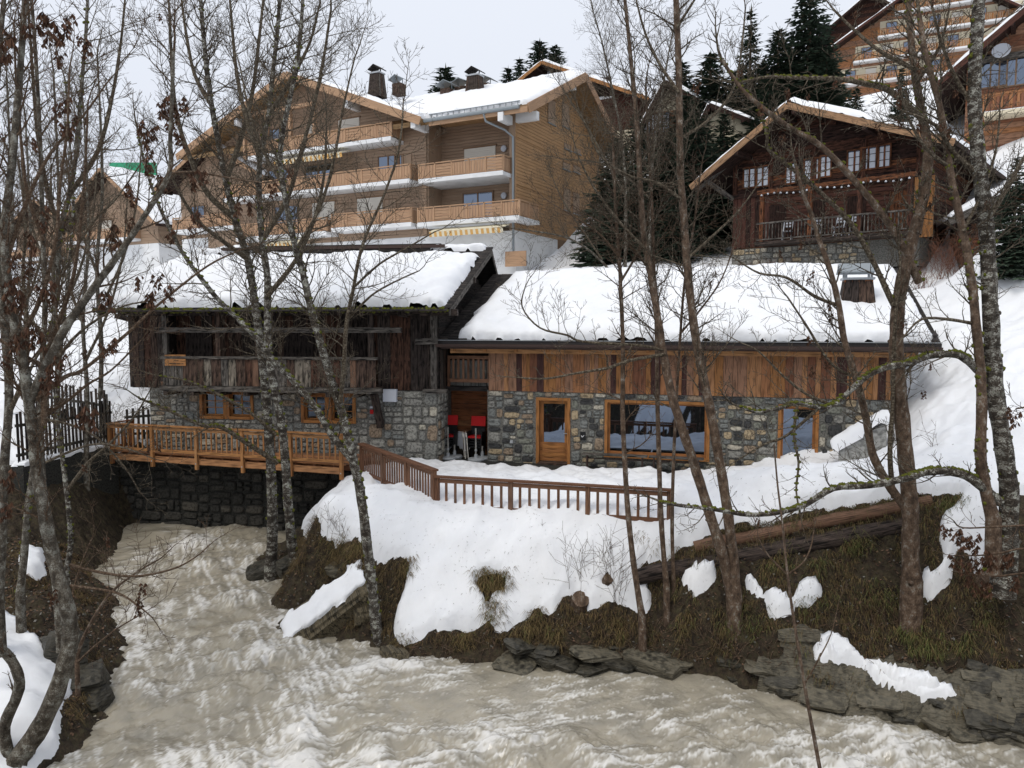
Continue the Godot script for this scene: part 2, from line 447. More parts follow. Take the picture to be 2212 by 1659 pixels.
func terrain() -> void:
	var pts: Array = []   # x, d, h
	for q in [[945, 1000, 25.36], [1055, 1003, 25.1], [1195, 1004, 25.0], [1430, 1030, 23.0], [780, 1028, 23.6], [860, 1062, 21.4], [938, 1096, 19.4], [1130, 1106, 19.0], [1320, 1112, 18.6], [1440, 1100, 18.6], [1100, 1040, 22.2], [1300, 1050, 21.3],
		[850, 1200, 18.3], [1000, 1200, 18.0], [1150, 1200, 17.8], [1300, 1200, 17.6], [700, 1100, 20.5], [690, 1170, 19.6], [760, 1165, 19.3],
		[870, 1385, 17.0], [1000, 1340, 17.15], [1000, 1400, 16.75], [1150, 1390, 16.75], [1300, 1370, 16.8], [1400, 1300, 17.0], [1400, 1410, 16.4], [1550, 1290, 16.5], [1550, 1420, 16.0], [930, 1300, 17.4], [1150, 1300, 17.3],
		[640, 1240, 20.9], [730, 1230, 19.0], [590, 1225, 21.6], [700, 1290, 19.2], [800, 1330, 17.7],
		[1480, 1150, 17.5], [1600, 1125, 17.4], [1700, 1095, 17.3], [1830, 1080, 17.2], [1960, 1060, 17.0], [2110, 1075, 16.4], [2212, 1060, 16.4],
		[1560, 1210, 16.9], [1700, 1200, 16.75], [1850, 1170, 16.6], [1960, 1170, 16.3], [2080, 1150, 16.0], [2200, 1150, 15.6],
		[1700, 1300, 16.0], [1850, 1290, 15.9], [2000, 1290, 15.6], [2150, 1290, 15.2], [1700, 1400, 15.5], [1850, 1400, 15.3], [2000, 1420, 14.9], [2180, 1420, 14.5], [1700, 1480, 15.15], [1850, 1500, 14.6], [2000, 1530, 14.1], [2180, 1540, 13.7],
		[1600, 1042, 21.5], [1700, 1018, 22.6], [1866, 985, 21.8], [1900, 1010, 19.5], [2000, 900, 21.0], [2100, 950, 18.6], [2212, 900, 18.6], [2000, 990, 18.6], [2150, 800, 21.5], [2212, 690, 25.5], [2050, 612, 30.0], [1980, 720, 25.6], [2210, 600, 30.5],
		[1590, 602, 39.0], [2000, 612, 33.5], [1540, 540, 42.0], [1700, 625, 35.0], [1850, 615, 34.0], [1300, 590, 38.0],
		[60, 1400, 15.0], [0, 1300, 17.2], [60, 1560, 12.9], [0, 1480, 13.6], [100, 1300, 16.6], [150, 1480, 14.6], [70, 1200, 19.0], [150, 1220, 19.5]]:
		var p := P(q[0], q[1], q[2])
		pts.append([p.x, float(q[2]), p.y])
	for q in [[-2.5, 15.2, -3.6], [0.5, 15.6, -3.6], [3.2, 15.3, -3.6], [5.2, 14.0, -3.6], [7, 13.0, -3.7], [9.5, 12.2, -3.7], [-4.2, 16.6, -3.5], [-6.6, 18.6, -3.4], [-7.6, 21.0, -3.3], [-9.5, 24.2, -3.1], [-11.0, 26, -3.0], [-6.2, 24.6, -1.6], [-7.6, 25.6, -2.8], [-5.0, 24.4, -0.4], [-3.8, 22.2, -0.35], [-5.6, 22.2, -0.9],
		[-9.0, 19.0, -3.5], [-7.2, 16.2, -3.6], [-6.8, 13.6, -3.7], [-6.6, 11.0, -3.8], [0, 12, -3.8], [5, 11, -3.8], [12, 10.5, -3.8], [-11.2, 21.5, -3.2], [-12.4, 24.5, -3.0], [-13.2, 26.5, -2.8],
		[-14.6, 24.2, 0.25], [-14.4, 26.4, 0.35], [-13.6, 28.2, 0.5], [-15.6, 22.4, 0.0], [-18, 24, 0.8], [-18, 20, 0.2], [-16, 28.5, 0.9], [-14, 31, 1.8], [-16, 34, 3.2], [-16, 40, 3.8], [-24, 34, 2.6], [-24, 24, 1.5], [-15, 16, -0.8], [-13, 12, -1.8], [-10, 10.5, -3.0], [-20, 12, 0.0],
		[-8, 30, 0.9], [-8, 36, 4.0], [-2, 34, 4.2], [4, 33, 5.0], [-6, 45, 6.5], [2, 48, 7.6], [12, 52, 9.6], [22, 48, 12.0], [20, 30, 9.5], [20, 20, 6.0], [18, 14, 3.0], [13.5, 13.5, -1.0], [16, 12, 0.5], [30, 30, 15],
		[0, 62, 14.0], [10, 66, 19.0], [-20, 58, 4.6], [-35, 60, 4.2], [-40, 80, 6.5], [-20, 85, 9.5], [0, 90, 24.0], [25, 70, 23], [40, 60, 25], [50, 100, 32], [58, 125, 38], [0, 140, 38], [-60, 140, 11], [-60, 40, 5], [60, 40, 30], [-140, 300, 20], [0, 320, 80], [150, 300, 90], [-200, 60, 15], [220, 60, 120],
		[0, 8.6, -2.9], [-6, 8.6, -3.0], [8, 8.4, -2.9], [14, 8.6, -1.2], [0, 5.5, -0.2], [8, 5.5, -0.2], [-8, 5.5, -0.4], [0, 2, 2.0], [-10, 2, 1.9], [10, 2, 2.1], [0, -6, 2.9], [-20, -6, 2.9], [20, -6, 3.2], [0, -14, 4.5], [0, -40, 16], [-40, -40, 16], [40, -40, 18], [0, -110, 60], [-110, -100, 60], [110, -100, 60]]:
		pts.append(q)
	# smooth surface through the points (multiquadric + plane)
	var n := pts.size()
	var m := n + 3
	var A := []
	for i in m:
		var row := PackedFloat64Array()
		row.resize(m + 1)
		A.append(row)
	for i in n:
		for j in n:
			var dx: float = pts[i][0] - pts[j][0]
			var dz: float = pts[i][1] - pts[j][1]
			A[i][j] = sqrt(dx * dx + dz * dz + 0.16)
		A[i][n] = 1.0; A[i][n + 1] = pts[i][0]; A[i][n + 2] = pts[i][1]
		A[n][i] = 1.0; A[n + 1][i] = pts[i][0]; A[n + 2][i] = pts[i][1]
		A[i][m] = pts[i][2]
	for k in m:
		var best := k
		for i in range(k + 1, m):
			if absf(A[i][k]) > absf(A[best][k]): best = i
		var tmp = A[k]
		A[k] = A[best]
		A[best] = tmp
		var rk: PackedFloat64Array = A[k]
		for i in range(k + 1, m):
			var ri: PackedFloat64Array = A[i]
			var f := ri[k] / rk[k]
			if f == 0.0: continue
			for j in range(k, m + 1): ri[j] -= f * rk[j]
			A[i] = ri
	var w := PackedFloat64Array()
	w.resize(m)
	for k in range(m - 1, -1, -1):
		var s: float = A[k][m]
		for j in range(k + 1, m): s -= A[k][j] * w[j]
		w[k] = s / A[k][k]
	gx = axis(-16.0, 13.5, 0.3, -320.0, 320.0)
	gd = axis(11.6, 27.0, 0.26, -130.0, 420.0)
	var nx := gx.size()
	var nd := gd.size()
	gh.resize(nx * nd)
	gt.resize(nx * nd)
	var px_ := PackedFloat32Array()
	var pz_ := PackedFloat32Array()
	for q in pts:
		px_.append(q[0]); pz_.append(q[1])
	var fine := noise(0.9, 101, 4)
	for j in nd:
		var d := gd[j]
		for i in nx:
			var x := gx[i]
			var h: float = w[n] + w[n + 1] * x + w[n + 2] * d
			for k in n:
				var dx := x - px_[k]
				var dz := d - pz_[k]
				h += w[k] * sqrt(dx * dx + dz * dz + 0.16)
			gh[j * nx + i] = h
	var cx := gx
	var cdd := gd
	var ch := gh.duplicate()
	var nx2 := nx
	gx = axis(-16.0, 13.5, 0.085, -320.0, 320.0)
	gd = axis(11.6, 27.0, 0.075, -130.0, 420.0)
	nx = gx.size()
	nd = gd.size()
	gh = PackedFloat32Array()
	gh.resize(nx * nd)
	gt.resize(nx * nd)
	var ci := PackedInt32Array()
	var cu := PackedFloat32Array()
	for i in nx:
		var k := cell(cx, gx[i])
		ci.append(k)
		cu.append(clampf((gx[i] - cx[k]) / (cx[k + 1] - cx[k]), 0, 1))
	for j in nd:
		var k := cell(cdd, gd[j])
		var tt := clampf((gd[j] - cdd[k]) / (cdd[k + 1] - cdd[k]), 0, 1)
		for i in nx:
			var o := k * nx2 + ci[i]
			var h := lerpf(lerpf(ch[o], ch[o + 1], cu[i]), lerpf(ch[o + nx2], ch[o + nx2 + 1], cu[i]), tt)
			gh[j * nx + i] = h + fine.get_noise_2d(gx[i], gd[j]) * 0.11
	# snow: where it lies
	var main_px := [[635, 1094], [644, 1119], [655, 1151], [697, 1176], [722, 1178], [752, 1168], [779, 1171], [809, 1215], [841, 1210], [866, 1212], [888, 1220], [878, 1245], [871, 1277], [856, 1317], [841, 1340], [850, 1371], [862, 1396], [895, 1394], [925, 1377], [1000, 1367], [1065, 1357], [1106, 1361], [1140, 1345], [1161, 1318], [1190, 1330], [1216, 1340], [1216, 1300], [1240, 1285], [1256, 1300], [1271, 1312], [1301, 1330], [1331, 1307], [1376, 1317], [1396, 1342], [1408, 1335], [1406, 1297], [1391, 1272], [1376, 1240], [1378, 1222], [1456, 1202], [1501, 1187], [1521, 1162], [1586, 1139], [1666, 1134], [1691, 1117], [1831, 1094], [1926, 1078], [2006, 1068], [2066, 1073], [2126, 1088], [2212, 1075]]
	var holes_px := [[[1012, 1268], [1030, 1250], [1075, 1246], [1108, 1258], [1112, 1270], [1075, 1276], [1040, 1280]], [[1040, 1300], [1055, 1296], [1075, 1325], [1095, 1338], [1085, 1350], [1060, 1340]], [[1290, 1250], [1320, 1240], [1322, 1258], [1300, 1262]], [[1240, 1172], [1248, 1168], [1250, 1176]]]
	var patch_px := [[[1455, 1242], [1480, 1238], [1545, 1244], [1535, 1270], [1500, 1279], [1470, 1262]], [[1608, 1242], [1636, 1257], [1676, 1287], [1711, 1302], [1713, 1272], [1766, 1272], [1748, 1302], [1721, 1312], [1701, 1322], [1681, 1334], [1666, 1312], [1636, 1282]], [[2098, 1097], [2148, 1107], [2161, 1152], [2136, 1187], [2106, 1252], [2091, 1242], [2101, 1192], [2046, 1182], [2051, 1132]], [[2016, 1202], [2056, 1217], [2056, 1242], [2021, 1290], [1996, 1277], [1996, 1242], [2030, 1240], [2036, 1222]], [[1781, 1400], [1821, 1397], [1856, 1427], [1886, 1442], [1926, 1467], [1996, 1472], [2046, 1515], [1966, 1515], [1916, 1492], [1866, 1457], [1826, 1450], [1791, 1452]], [[1708, 1446], [1732, 1440], [1735, 1458], [1715, 1456]], [[500, 1150], [560, 1132], [600, 1136], [610, 1160], [560, 1158]], [[60, 1185], [90, 1205], [98, 1245], [70, 1250], [50, 1220]]]
	var main := PackedVector2Array()
	for q in main_px:
		var p := hit(q[0], q[1])
		main.append(Vector2(p.x, -p.z))
	main.append_array(PackedVector2Array([Vector2(14.5, 16.5), Vector2(14.5, 28), Vector2(-4.6, 28), Vector2(-4.6, 25.0), Vector2(-5.6, 23.2)]))
	# swept strip along the house front and under the porch
	var strip := PackedVector2Array()
	for q in [[-2.4, -1.6], [0.0, -1.6], [0.0, -0.3], [9.0, -0.3], [8.2, 0.55], [7.0, 0.8], [4.5, 0.95], [2.5, 0.85], [0.5, 0.9], [-1.2, 1.0], [-2.3, 0.9]]:
		var w3 := annex_fr * Vector3(q[0], 0, q[1])
		strip.append(Vector2(w3.x, -w3.z))
	var holes := []
	var patches := []
	for set_ in [[holes_px, holes], [patch_px, patches]]:
		for poly in set_[0]:
			var o := PackedVector2Array()
			var mid_ := Vector2.ZERO
			for q in poly: mid_ += Vector2(q[0], q[1]) / poly.size()
			for q in poly:
				var e := mid_ + (Vector2(q[0], q[1]) - mid_) * (1.28 if set_[0] == patch_px else 1.0)
				var p := hit(e.x, e.y)
				o.append(Vector2(p.x, -p.z))
			set_[1].append(o)
	var left := PackedVector2Array()
	for q in [[0, 1330], [40, 1345], [75, 1390], [140, 1440], [165, 1480], [140, 1520], [128, 1560], [125, 1620], [95, 1650]]:
		var p := hit(q[0], q[1])
		left.append(Vector2(p.x, -p.z))
	left.append_array(PackedVector2Array([Vector2(-8.6, 11.0), Vector2(-17, 11.0), Vector2(-17, 17.2), Vector2(-11.5, 17.0)]))
	patches.append(left)
	patches.append(PackedVector2Array([Vector2(-17, 23.0), Vector2(-14.4, 23.4), Vector2(-14.0, 27.0), Vector2(-13.4, 28.5), Vector2(-17, 28.5)]))
	patches.append(PackedVector2Array([Vector2(-17, 18.0), Vector2(-13.4, 18.6), Vector2(-14.2, 21.0), Vector2(-17, 21.4)]))
	var mask := PackedFloat32Array()
	mask.resize(nx * nd)
	for j in nd:
		for i in nx:
			var q := Vector2(gx[i], gd[j])
			var s := 1.0
			if q.x > -16.0 and q.x < 13.5 and q.y > 11.6 and q.y < 27.0:
				s = 0.0
				if Geometry2D.is_point_in_polygon(q, main):
					s = 1.0
					for hp in holes:
						if Geometry2D.is_point_in_polygon(q, hp): s = 0.0
					if Geometry2D.is_point_in_polygon(q, strip):
						s = 0.0
						gh[j * nx + i] = minf(gh[j * nx + i], -0.10)
				else:
					for pp in patches:
						if Geometry2D.is_point_in_polygon(q, pp): s = 1.0
			elif q.y > 2.0 and q.y <= 11.6 and absf(q.x) < 30.0:
				s = 1.0 if fine.get_noise_2d(q.x * 0.25, q.y * 0.25) > 0.12 else 0.0
			mask[j * nx + i] = s
	for pass_ in 5:
		var b := mask.duplicate()
		for j in range(1, nd - 1):
			for i in range(1, nx - 1):
				var k := j * nx + i
				b[k] = (mask[k] * 2.0 + mask[k - 1] + mask[k + 1] + mask[k - nx] + mask[k + nx]) / 6.0
		mask = b
	var rough := noise(2.2, 113, 4)
	for j in nd:
		if gd[j] > 2.0 and gd[j] < 24.0:
			for i in nx: if gh[j * nx + i] < -0.3 or gd[j] < 20.0 or gx[i] < -5.0: gh[j * nx + i] += rough.get_noise_2d(gx[i], gd[j]) * 0.22 * (1.0 - mask[j * nx + i])
	var edge := noise(1.7, 111, 5)
	var lump := noise(0.7, 112, 4)
	for j in nd:
		for i in nx:
			var k := j * nx + i
			var x := gx[i]
			var d := gd[j]
			var s := mask[k] + edge.get_noise_2d(x, d) * 0.34
			var t := lerpf(-0.16, 0.2 + lump.get_noise_2d(x, d) * 0.16, smoothstep(0.36, 0.7, s))
			if gh[k] < water_y(d) + 0.12 and d < 29.0: t = -0.2
			if x > -13.9 and x < -5.6 and d > 23.0 and d < 29.0 and gh[k] < 0.2: t = -0.2
			gt[k] = t
	var g := MB.new()
	var sn := MB.new()
	for j in nd:
		for i in nx:
			var k := j * nx + i
			var i0 := maxi(i - 1, 0)
			var i1 := mini(i + 1, nx - 1)
			var j0 := maxi(j - 1, 0)
			var j1 := mini(j + 1, nd - 1)
			var hx := (gh[j * nx + i1] - gh[j * nx + i0]) / (gx[i1] - gx[i0])
			var hz := (gh[j1 * nx + i] - gh[j0 * nx + i]) / (gd[j1] - gd[j0])
			g.v.append(Vector3(gx[i], gh[k], -gd[j]))
			g.n.append(Vector3(-hx, 1, hz).normalized())
			g.uv.append(Vector2(gx[i], gd[j])); g.c.append(Color.WHITE)
			hx += (gt[j * nx + i1] - gt[j * nx + i0]) / (gx[i1] - gx[i0])
			hz += (gt[j1 * nx + i] - gt[j0 * nx + i]) / (gd[j1] - gd[j0])
			sn.v.append(Vector3(gx[i], gh[k] + gt[k], -gd[j]))
			sn.n.append(Vector3(-hx, 1, hz).normalized())
			sn.uv.append(Vector2(gx[i], gd[j])); sn.c.append(Color.WHITE)
	for j in nd - 1:
		for i in nx - 1:
			var k := j * nx + i
			for q in [k, k + nx, k + nx + 1, k, k + nx + 1, k + 1]: g.idx.append(q)
			if maxf(maxf(gt[k], gt[k + 1]), maxf(gt[k + nx], gt[k + nx + 1])) > -0.15:
				for q in [k, k + nx, k + nx + 1, k, k + nx + 1, k + 1]: sn.idx.append(q)
	var go := struct("ground", g, M.soil)
	go.set_meta("label", "dark wet soil and turf of the river bank")
	go.set_meta("category", "ground")
	var so := struct("snow_ground", sn, M.snow)
	so.set_meta("label", "old white snow lying over the terrace, the banks and the hillside")
	so.set_meta("category", "snow")

# ================= river =================
func river() -> void:
	var xs := axis(-10.5, 9.6, 0.036, -17.5, 30.0)
	var ds := PackedFloat32Array()
	var d := 6.0
	while d < 29.0:
		ds.append(d)
		d += clampf(0.0034 * d, 0.045, 0.1) if d > 11.5 else 0.25
	var big := noise(0.55, 201, 3)
	var mid := noise(1.5, 202, 2)
	mid.domain_warp_enabled = true
	mid.domain_warp_amplitude = 0.8
	mid.domain_warp_frequency = 0.8
	var fin := noise(4.0, 203, 2)
	var lace := noise(1.1, 204, 3)
	lace.fractal_type = FastNoiseLite.FRACTAL_RIDGED
	lace.domain_warp_enabled = true
	lace.domain_warp_amplitude = 1.1
	lace.domain_warp_frequency = 0.9
	var lac2 := noise(2.6, 207, 3)
	lac2.fractal_type = FastNoiseLite.FRACTAL_RIDGED
	lac2.domain_warp_enabled = true
	lac2.domain_warp_amplitude = 0.5
	lac2.domain_warp_frequency = 2.0
	var patch := noise(0.28, 205, 3)
	var g := MB.new()
	var nx := xs.size()
	var nd := ds.size()
	# where the two currents meet: a breaking crest from the headland towards the camera
	var crest := PackedVector2Array([Vector2(-2.6, 16.0), Vector2(-3.2, 15.2), Vector2(-3.7, 14.2), Vector2(-4.1, 13.0), Vector2(-4.6, 11.5), Vector2(-5.5, 8.0)])
	var boils := [Vector3(-6.2, 16.6, 1.3), Vector3(-4.9, 16.9, 1.0), Vector3(-5.4, 15.6, 1.2), Vector3(-7.6, 15.4, 1.2), Vector3(-8.6, 22.5, 1.4), Vector3(-1.6, 13.2, 1.6), Vector3(0.6, 12.9, 1.5), Vector3(4.6, 13.3, 1.4), Vector3(6.4, 12.9, 1.2), Vector3(-10.2, 24.6, 1.6), Vector3(-7.4, 19.6, 1.0)]
	for j in nd:
		var dd := ds[j]
		for i in nx:
			var x := xs[i]
			# flow coordinates: s along, a across
			var t := smoothstep(-4.6, -2.2, x + (15.0 - dd) * 0.25)
			var s1 := x * 0.42 - dd * 0.9
			var a1 := x * 0.9 + dd * 0.42
			var s2 := -x * 0.93 - dd * 0.36
			var a2 := x * 0.36 - dd * 0.93
			var sb := s1 if t < 0.5 else s2
			var ab := a1 if t < 0.5 else a2
			var tb := 0.0
			if t > 0.001 and t < 0.999: tb = t if t < 0.5 else 1.0 - t
			var so := s2 if t < 0.5 else s1
			var ao := a2 if t < 0.5 else a1
			var cd := 9.0
			for k in crest.size() - 1:
				var cp := Geometry2D.get_closest_point_to_segment(Vector2(x, dd), crest[k], crest[k + 1])
				cd = minf(cd, cp.distance_to(Vector2(x, dd)))
			var churn := exp(-cd * cd / 0.55) * 1.0
			for b in boils:
				var e: float = ((x - b.x) * (x - b.x) + (dd - b.y) * (dd - b.y) * 1.6) / (b.z * b.z)
				if e < 5.0: churn += 0.52 * exp(-e * 1.6)
			# rougher in the left arm, slick under the headland on the right
			var rough := lerpf(0.62, 0.34, t)
			rough += 0.34 * t * smoothstep(14.6, 13.2, dd - 0.09 * x)
			var slick := exp(-(pow((x - 0.6) / 3.6, 2.0) + pow((dd - 15.1 + 0.10 * x) / 1.0, 2.0)))
			rough *= 1.0 - 0.75 * slick
			churn *= 1.0 - 0.5 * slick
			churn = minf(churn, 1.25)
			var nb := big.get_noise_2d(sb * 1.25, ab * 0.75)
			var nm := mid.get_noise_2d(sb * 0.8, ab * 1.0)
			var nf := fin.get_noise_2d(sb * 0.6, ab * 1.3)
			var ln := lace.get_noise_2d(sb * 0.33, ab * 1.9)
			var l2 := lac2.get_noise_2d(sb * 0.62, ab * 1.2)
			var pn := patch.get_noise_2d(sb * 0.7, ab * 1.3)
			if tb > 0.0:
				nb = lerpf(nb, big.get_noise_2d(so * 1.25, ao * 0.75), tb)
				nm = lerpf(nm, mid.get_noise_2d(so * 0.8, ao * 1.0), tb)
				nf = lerpf(nf, fin.get_noise_2d(so * 0.6, ao * 1.3), tb)
				ln = lerpf(ln, lace.get_noise_2d(so * 0.33, ao * 1.9), tb)
				l2 = lerpf(l2, lac2.get_noise_2d(so * 0.62, ao * 1.2), tb)
				pn = lerpf(pn, patch.get_noise_2d(so * 0.7, ao * 1.3), tb)
			var amp := rough + churn * 0.8
			# ridged noise: thin filaments of foam, denser where the water breaks
			var act := clampf(0.24 * rough + 0.55 * churn + 0.55 * pn + 0.30 * nb - 0.02, -0.5, 1.0)
			var f1 := smoothstep(0.76 - 0.40 * act, 1.0 - 0.34 * act, 0.5 + 0.5 * ln)
			var f2 := smoothstep(0.74 - 0.40 * act, 0.98 - 0.34 * act, 0.5 + 0.5 * l2)
			var foam := clampf(f1 * 0.85 + f2 * 0.75 * clampf(0.35 + act, 0.0, 1.0) + 0.25 * maxf(0.0, churn - 0.35) * (0.6 + nf), 0.0, 1.0)
			var h := water_y(dd) + amp * (0.23 * nb + 0.075 * nm + 0.012 * nf) + 0.15 * churn + foam * 0.018 * (0.7 + nf)
			h += churn * 0.06 * l2 - t * 0.05
			g.v.append(Vector3(x, h, -dd))
			var mud := Color(0.345, 0.312, 0.245).lerp(Color(0.25, 0.23, 0.185), clampf(0.5 + nm * 0.9 + pn * 0.5, 0, 1))
			var fc := Color(0.50, 0.47, 0.405).lerp(Color(0.70, 0.69, 0.665), clampf(foam * 1.1 - 0.15 + nf * 0.3, 0, 1))
			g.c.append(mud.lerp(fc, foam))
			g.uv.append(Vector2(x, dd))
	g.n.resize(g.v.size())
	for j in nd:
		for i in nx:
			var a := g.v[j * nx + maxi(i - 1, 0)]
			var b := g.v[j * nx + mini(i + 1, nx - 1)]
			var e := g.v[maxi(j - 1, 0) * nx + i]
			var f := g.v[mini(j + 1, nd - 1) * nx + i]
			g.n[j * nx + i] = (b - a).cross(f - e).normalized()
	for j in nd - 1:
		for i in nx - 1:
			var k := j * nx + i
			g.idx.append(k); g.idx.append(k + nx); g.idx.append(k + nx + 1)
			g.idx.append(k); g.idx.append(k + nx + 1); g.idx.append(k + 1)
	var o := struct("river", g, M.river)
	o.set_meta("label", "muddy river in spate, streaked with white foam")
	o.set_meta("category", "river")
	print("river ", g.v.size(), " ", Time.get_ticks_msec())

# ================= shared building pieces =================
var stone_meshes: Array = []
func make_stones() -> void:
	for k in 8:
		var b := MB.new()
		var ring := PackedVector2Array()
		var m := 9
		for i in m:
			var a := TAU * (i + rf(-0.25, 0.25)) / m
			var e := 0.45 if k < 5 else 0.7
			var q := Vector2(signf(cos(a)) * pow(absf(cos(a)), e), signf(sin(a)) * pow(absf(sin(a)), e)) * 0.5
			ring.append(q * rf(0.86, 1.0))
		var lift := rf(-0.12, 0.12)
		var hub := Vector3(rf(-0.1, 0.1), rf(-0.1, 0.1), 1.0)
		for i in m:
			var p := ring[i]
			var q := ring[(i + 1) % m]
			var p1 := Vector3(p.x * 0.95, p.y * 0.95, 0.55)
			var q1 := Vector3(q.x * 0.95, q.y * 0.95, 0.55)
			var p2 := Vector3(p.x * 0.80, p.y * 0.80, 0.92 + lift * p.x * 2.0)
			var q2 := Vector3(q.x * 0.80, q.y * 0.80, 0.92 + lift * q.x * 2.0)
			b.quad(Vector3(p.x, p.y, -0.3), p1, q1, Vector3(q.x, q.y, -0.3))
			b.quad(p1, p2, q2, q1)
			b.tri(p2, hub, q2)
		stone_meshes.append(b.mesh())
func split_rect(r: Rect2, big: float, out: Array) -> void:
	var a := r.size.x * r.size.y
	var limit := big * rf(0.22, 3.3)
	if a < limit and r.size.x < r.size.y * 3.4 and r.size.y < r.size.x * 1.6:
		out.append(r)
		return
	var f := rf(0.34, 0.66)
	if r.size.x > r.size.y * rf(1.1, 2.1):
		split_rect(Rect2(r.position, Vector2(r.size.x * f, r.size.y)), big, out)
		split_rect(Rect2(r.position + Vector2(r.size.x * f, 0), Vector2(r.size.x * (1.0 - f), r.size.y)), big, out)
	else:
		split_rect(Rect2(r.position, Vector2(r.size.x, r.size.y * f)), big, out)
		split_rect(Rect2(r.position + Vector2(0, r.size.y * f), Vector2(r.size.x, r.size.y * (1.0 - f))), big, out)
# stones set in the face z = 0 of a plane, each a part; past 280 the small ones are joined
func stones(parent: Node, at: Transform3D, rects: Array, openings: Array, big: float, tones: Array, most: int, joint := 0.014, depth := 0.05) -> void:
	if stone_meshes.is_empty(): make_stones()
	var all := []
	for r in rects: split_rect(r, big, all)
	var keep := []
	for r in all:
		var q: Rect2 = r
		var bad := false
		for o in openings:
			var x: Rect2 = q.intersection(o)
			if x.size.x <= 0.0 or x.size.y <= 0.0: continue
			if o.has_point(q.get_center()) or x.get_area() > q.get_area() * 0.55:
				bad = true
				break
			if x.size.x < x.size.y:
				if x.position.x > q.position.x: q.size.x = x.position.x - q.position.x
				else:
					q.size.x = q.end.x - x.end.x
					q.position.x = x.end.x
			else:
				if x.position.y > q.position.y: q.size.y = x.position.y - q.position.y
				else:
					q.size.y = q.end.y - x.end.y
					q.position.y = x.end.y
		if bad or q.size.x < 0.05 or q.size.y < 0.04: continue
		keep.append(q)
	keep.sort_custom(func(a, b): return a.get_area() > b.get_area())
	var rest := MB.new()
	for i in keep.size():
		var q: Rect2 = keep[i]
		var s := Vector3(q.size.x - joint, q.size.y - joint, depth * rf(0.6, 1.25))
		var c := q.get_center()
		var flip := Basis(Vector3(0, 0, 1), rf(-0.06, 0.06)) * Basis(Vector3(1, 0, 0), Vector3(0, 1, 0), Vector3(0, 0, 1)).scaled(s)
		if rng.randf() < 0.5: flip.x = -flip.x; flip.y = -flip.y
		var t := at * Transform3D(flip, Vector3(c.x, c.y, 0))
		var mm = stone_meshes[rng.randi() % (5 if q.get_area() > 0.09 else 8)]
		if i < most:
			part(parent, "stone", mm, M[pick(tones)], t)
		else:
			var arr: Array = mm.surface_get_arrays(0)
			var k := rest.v.size()
			var nb := t.basis.inverse().transposed()
			for p in arr[Mesh.ARRAY_VERTEX]: rest.v.append(t * p)
			for p in arr[Mesh.ARRAY_NORMAL]: rest.n.append((nb * p).normalized())
			for p in arr[Mesh.ARRAY_VERTEX]:
				rest.uv.append(Vector2.ZERO); rest.c.append(Color.WHITE)
			for p in arr[Mesh.ARRAY_INDEX]: rest.idx.append(k + p)
	if rest.v.size() > 0:
		var o := obj(parent, "small_stones", rest, M[tones[0]])
		o.set_meta("kind", "stuff")
# a wall in the plane of its frame: boxes left over round rectangular openings
func wall_with_openings(parent: Node, called: String, r: Rect2, openings: Array, z0: float, z1: float, m: Material, at := Transform3D.IDENTITY) -> void:
	var b := MB.new()
	var xs := [r.position.x, r.end.x]
	for o in openings:
		xs.append(clampf(o.position.x, r.position.x, r.end.x)); xs.append(clampf(o.end.x, r.position.x, r.end.x))
	xs.sort()
	for i in xs.size() - 1:
		if xs[i + 1] - xs[i] < 0.01: continue
		var mx: float = (xs[i] + xs[i + 1]) * 0.5
		var cuts := []
		for o in openings:
			if mx > o.position.x and mx < o.end.x: cuts.append([o.position.y, o.end.y])
		cuts.sort_custom(func(p, q): return p[0] < q[0])
		var y: float = r.position.y
		cuts.append([r.end.y, r.end.y])
		for c in cuts:
			if c[0] - y > 0.005:
				b.box(Vector3(mx, (y + c[0]) * 0.5, (z0 + z1) * 0.5), Vector3(xs[i + 1] - xs[i], c[0] - y, z1 - z0))
			y = maxf(y, c[1])
	var o := obj(parent, called, b, m)
	o.transform = at
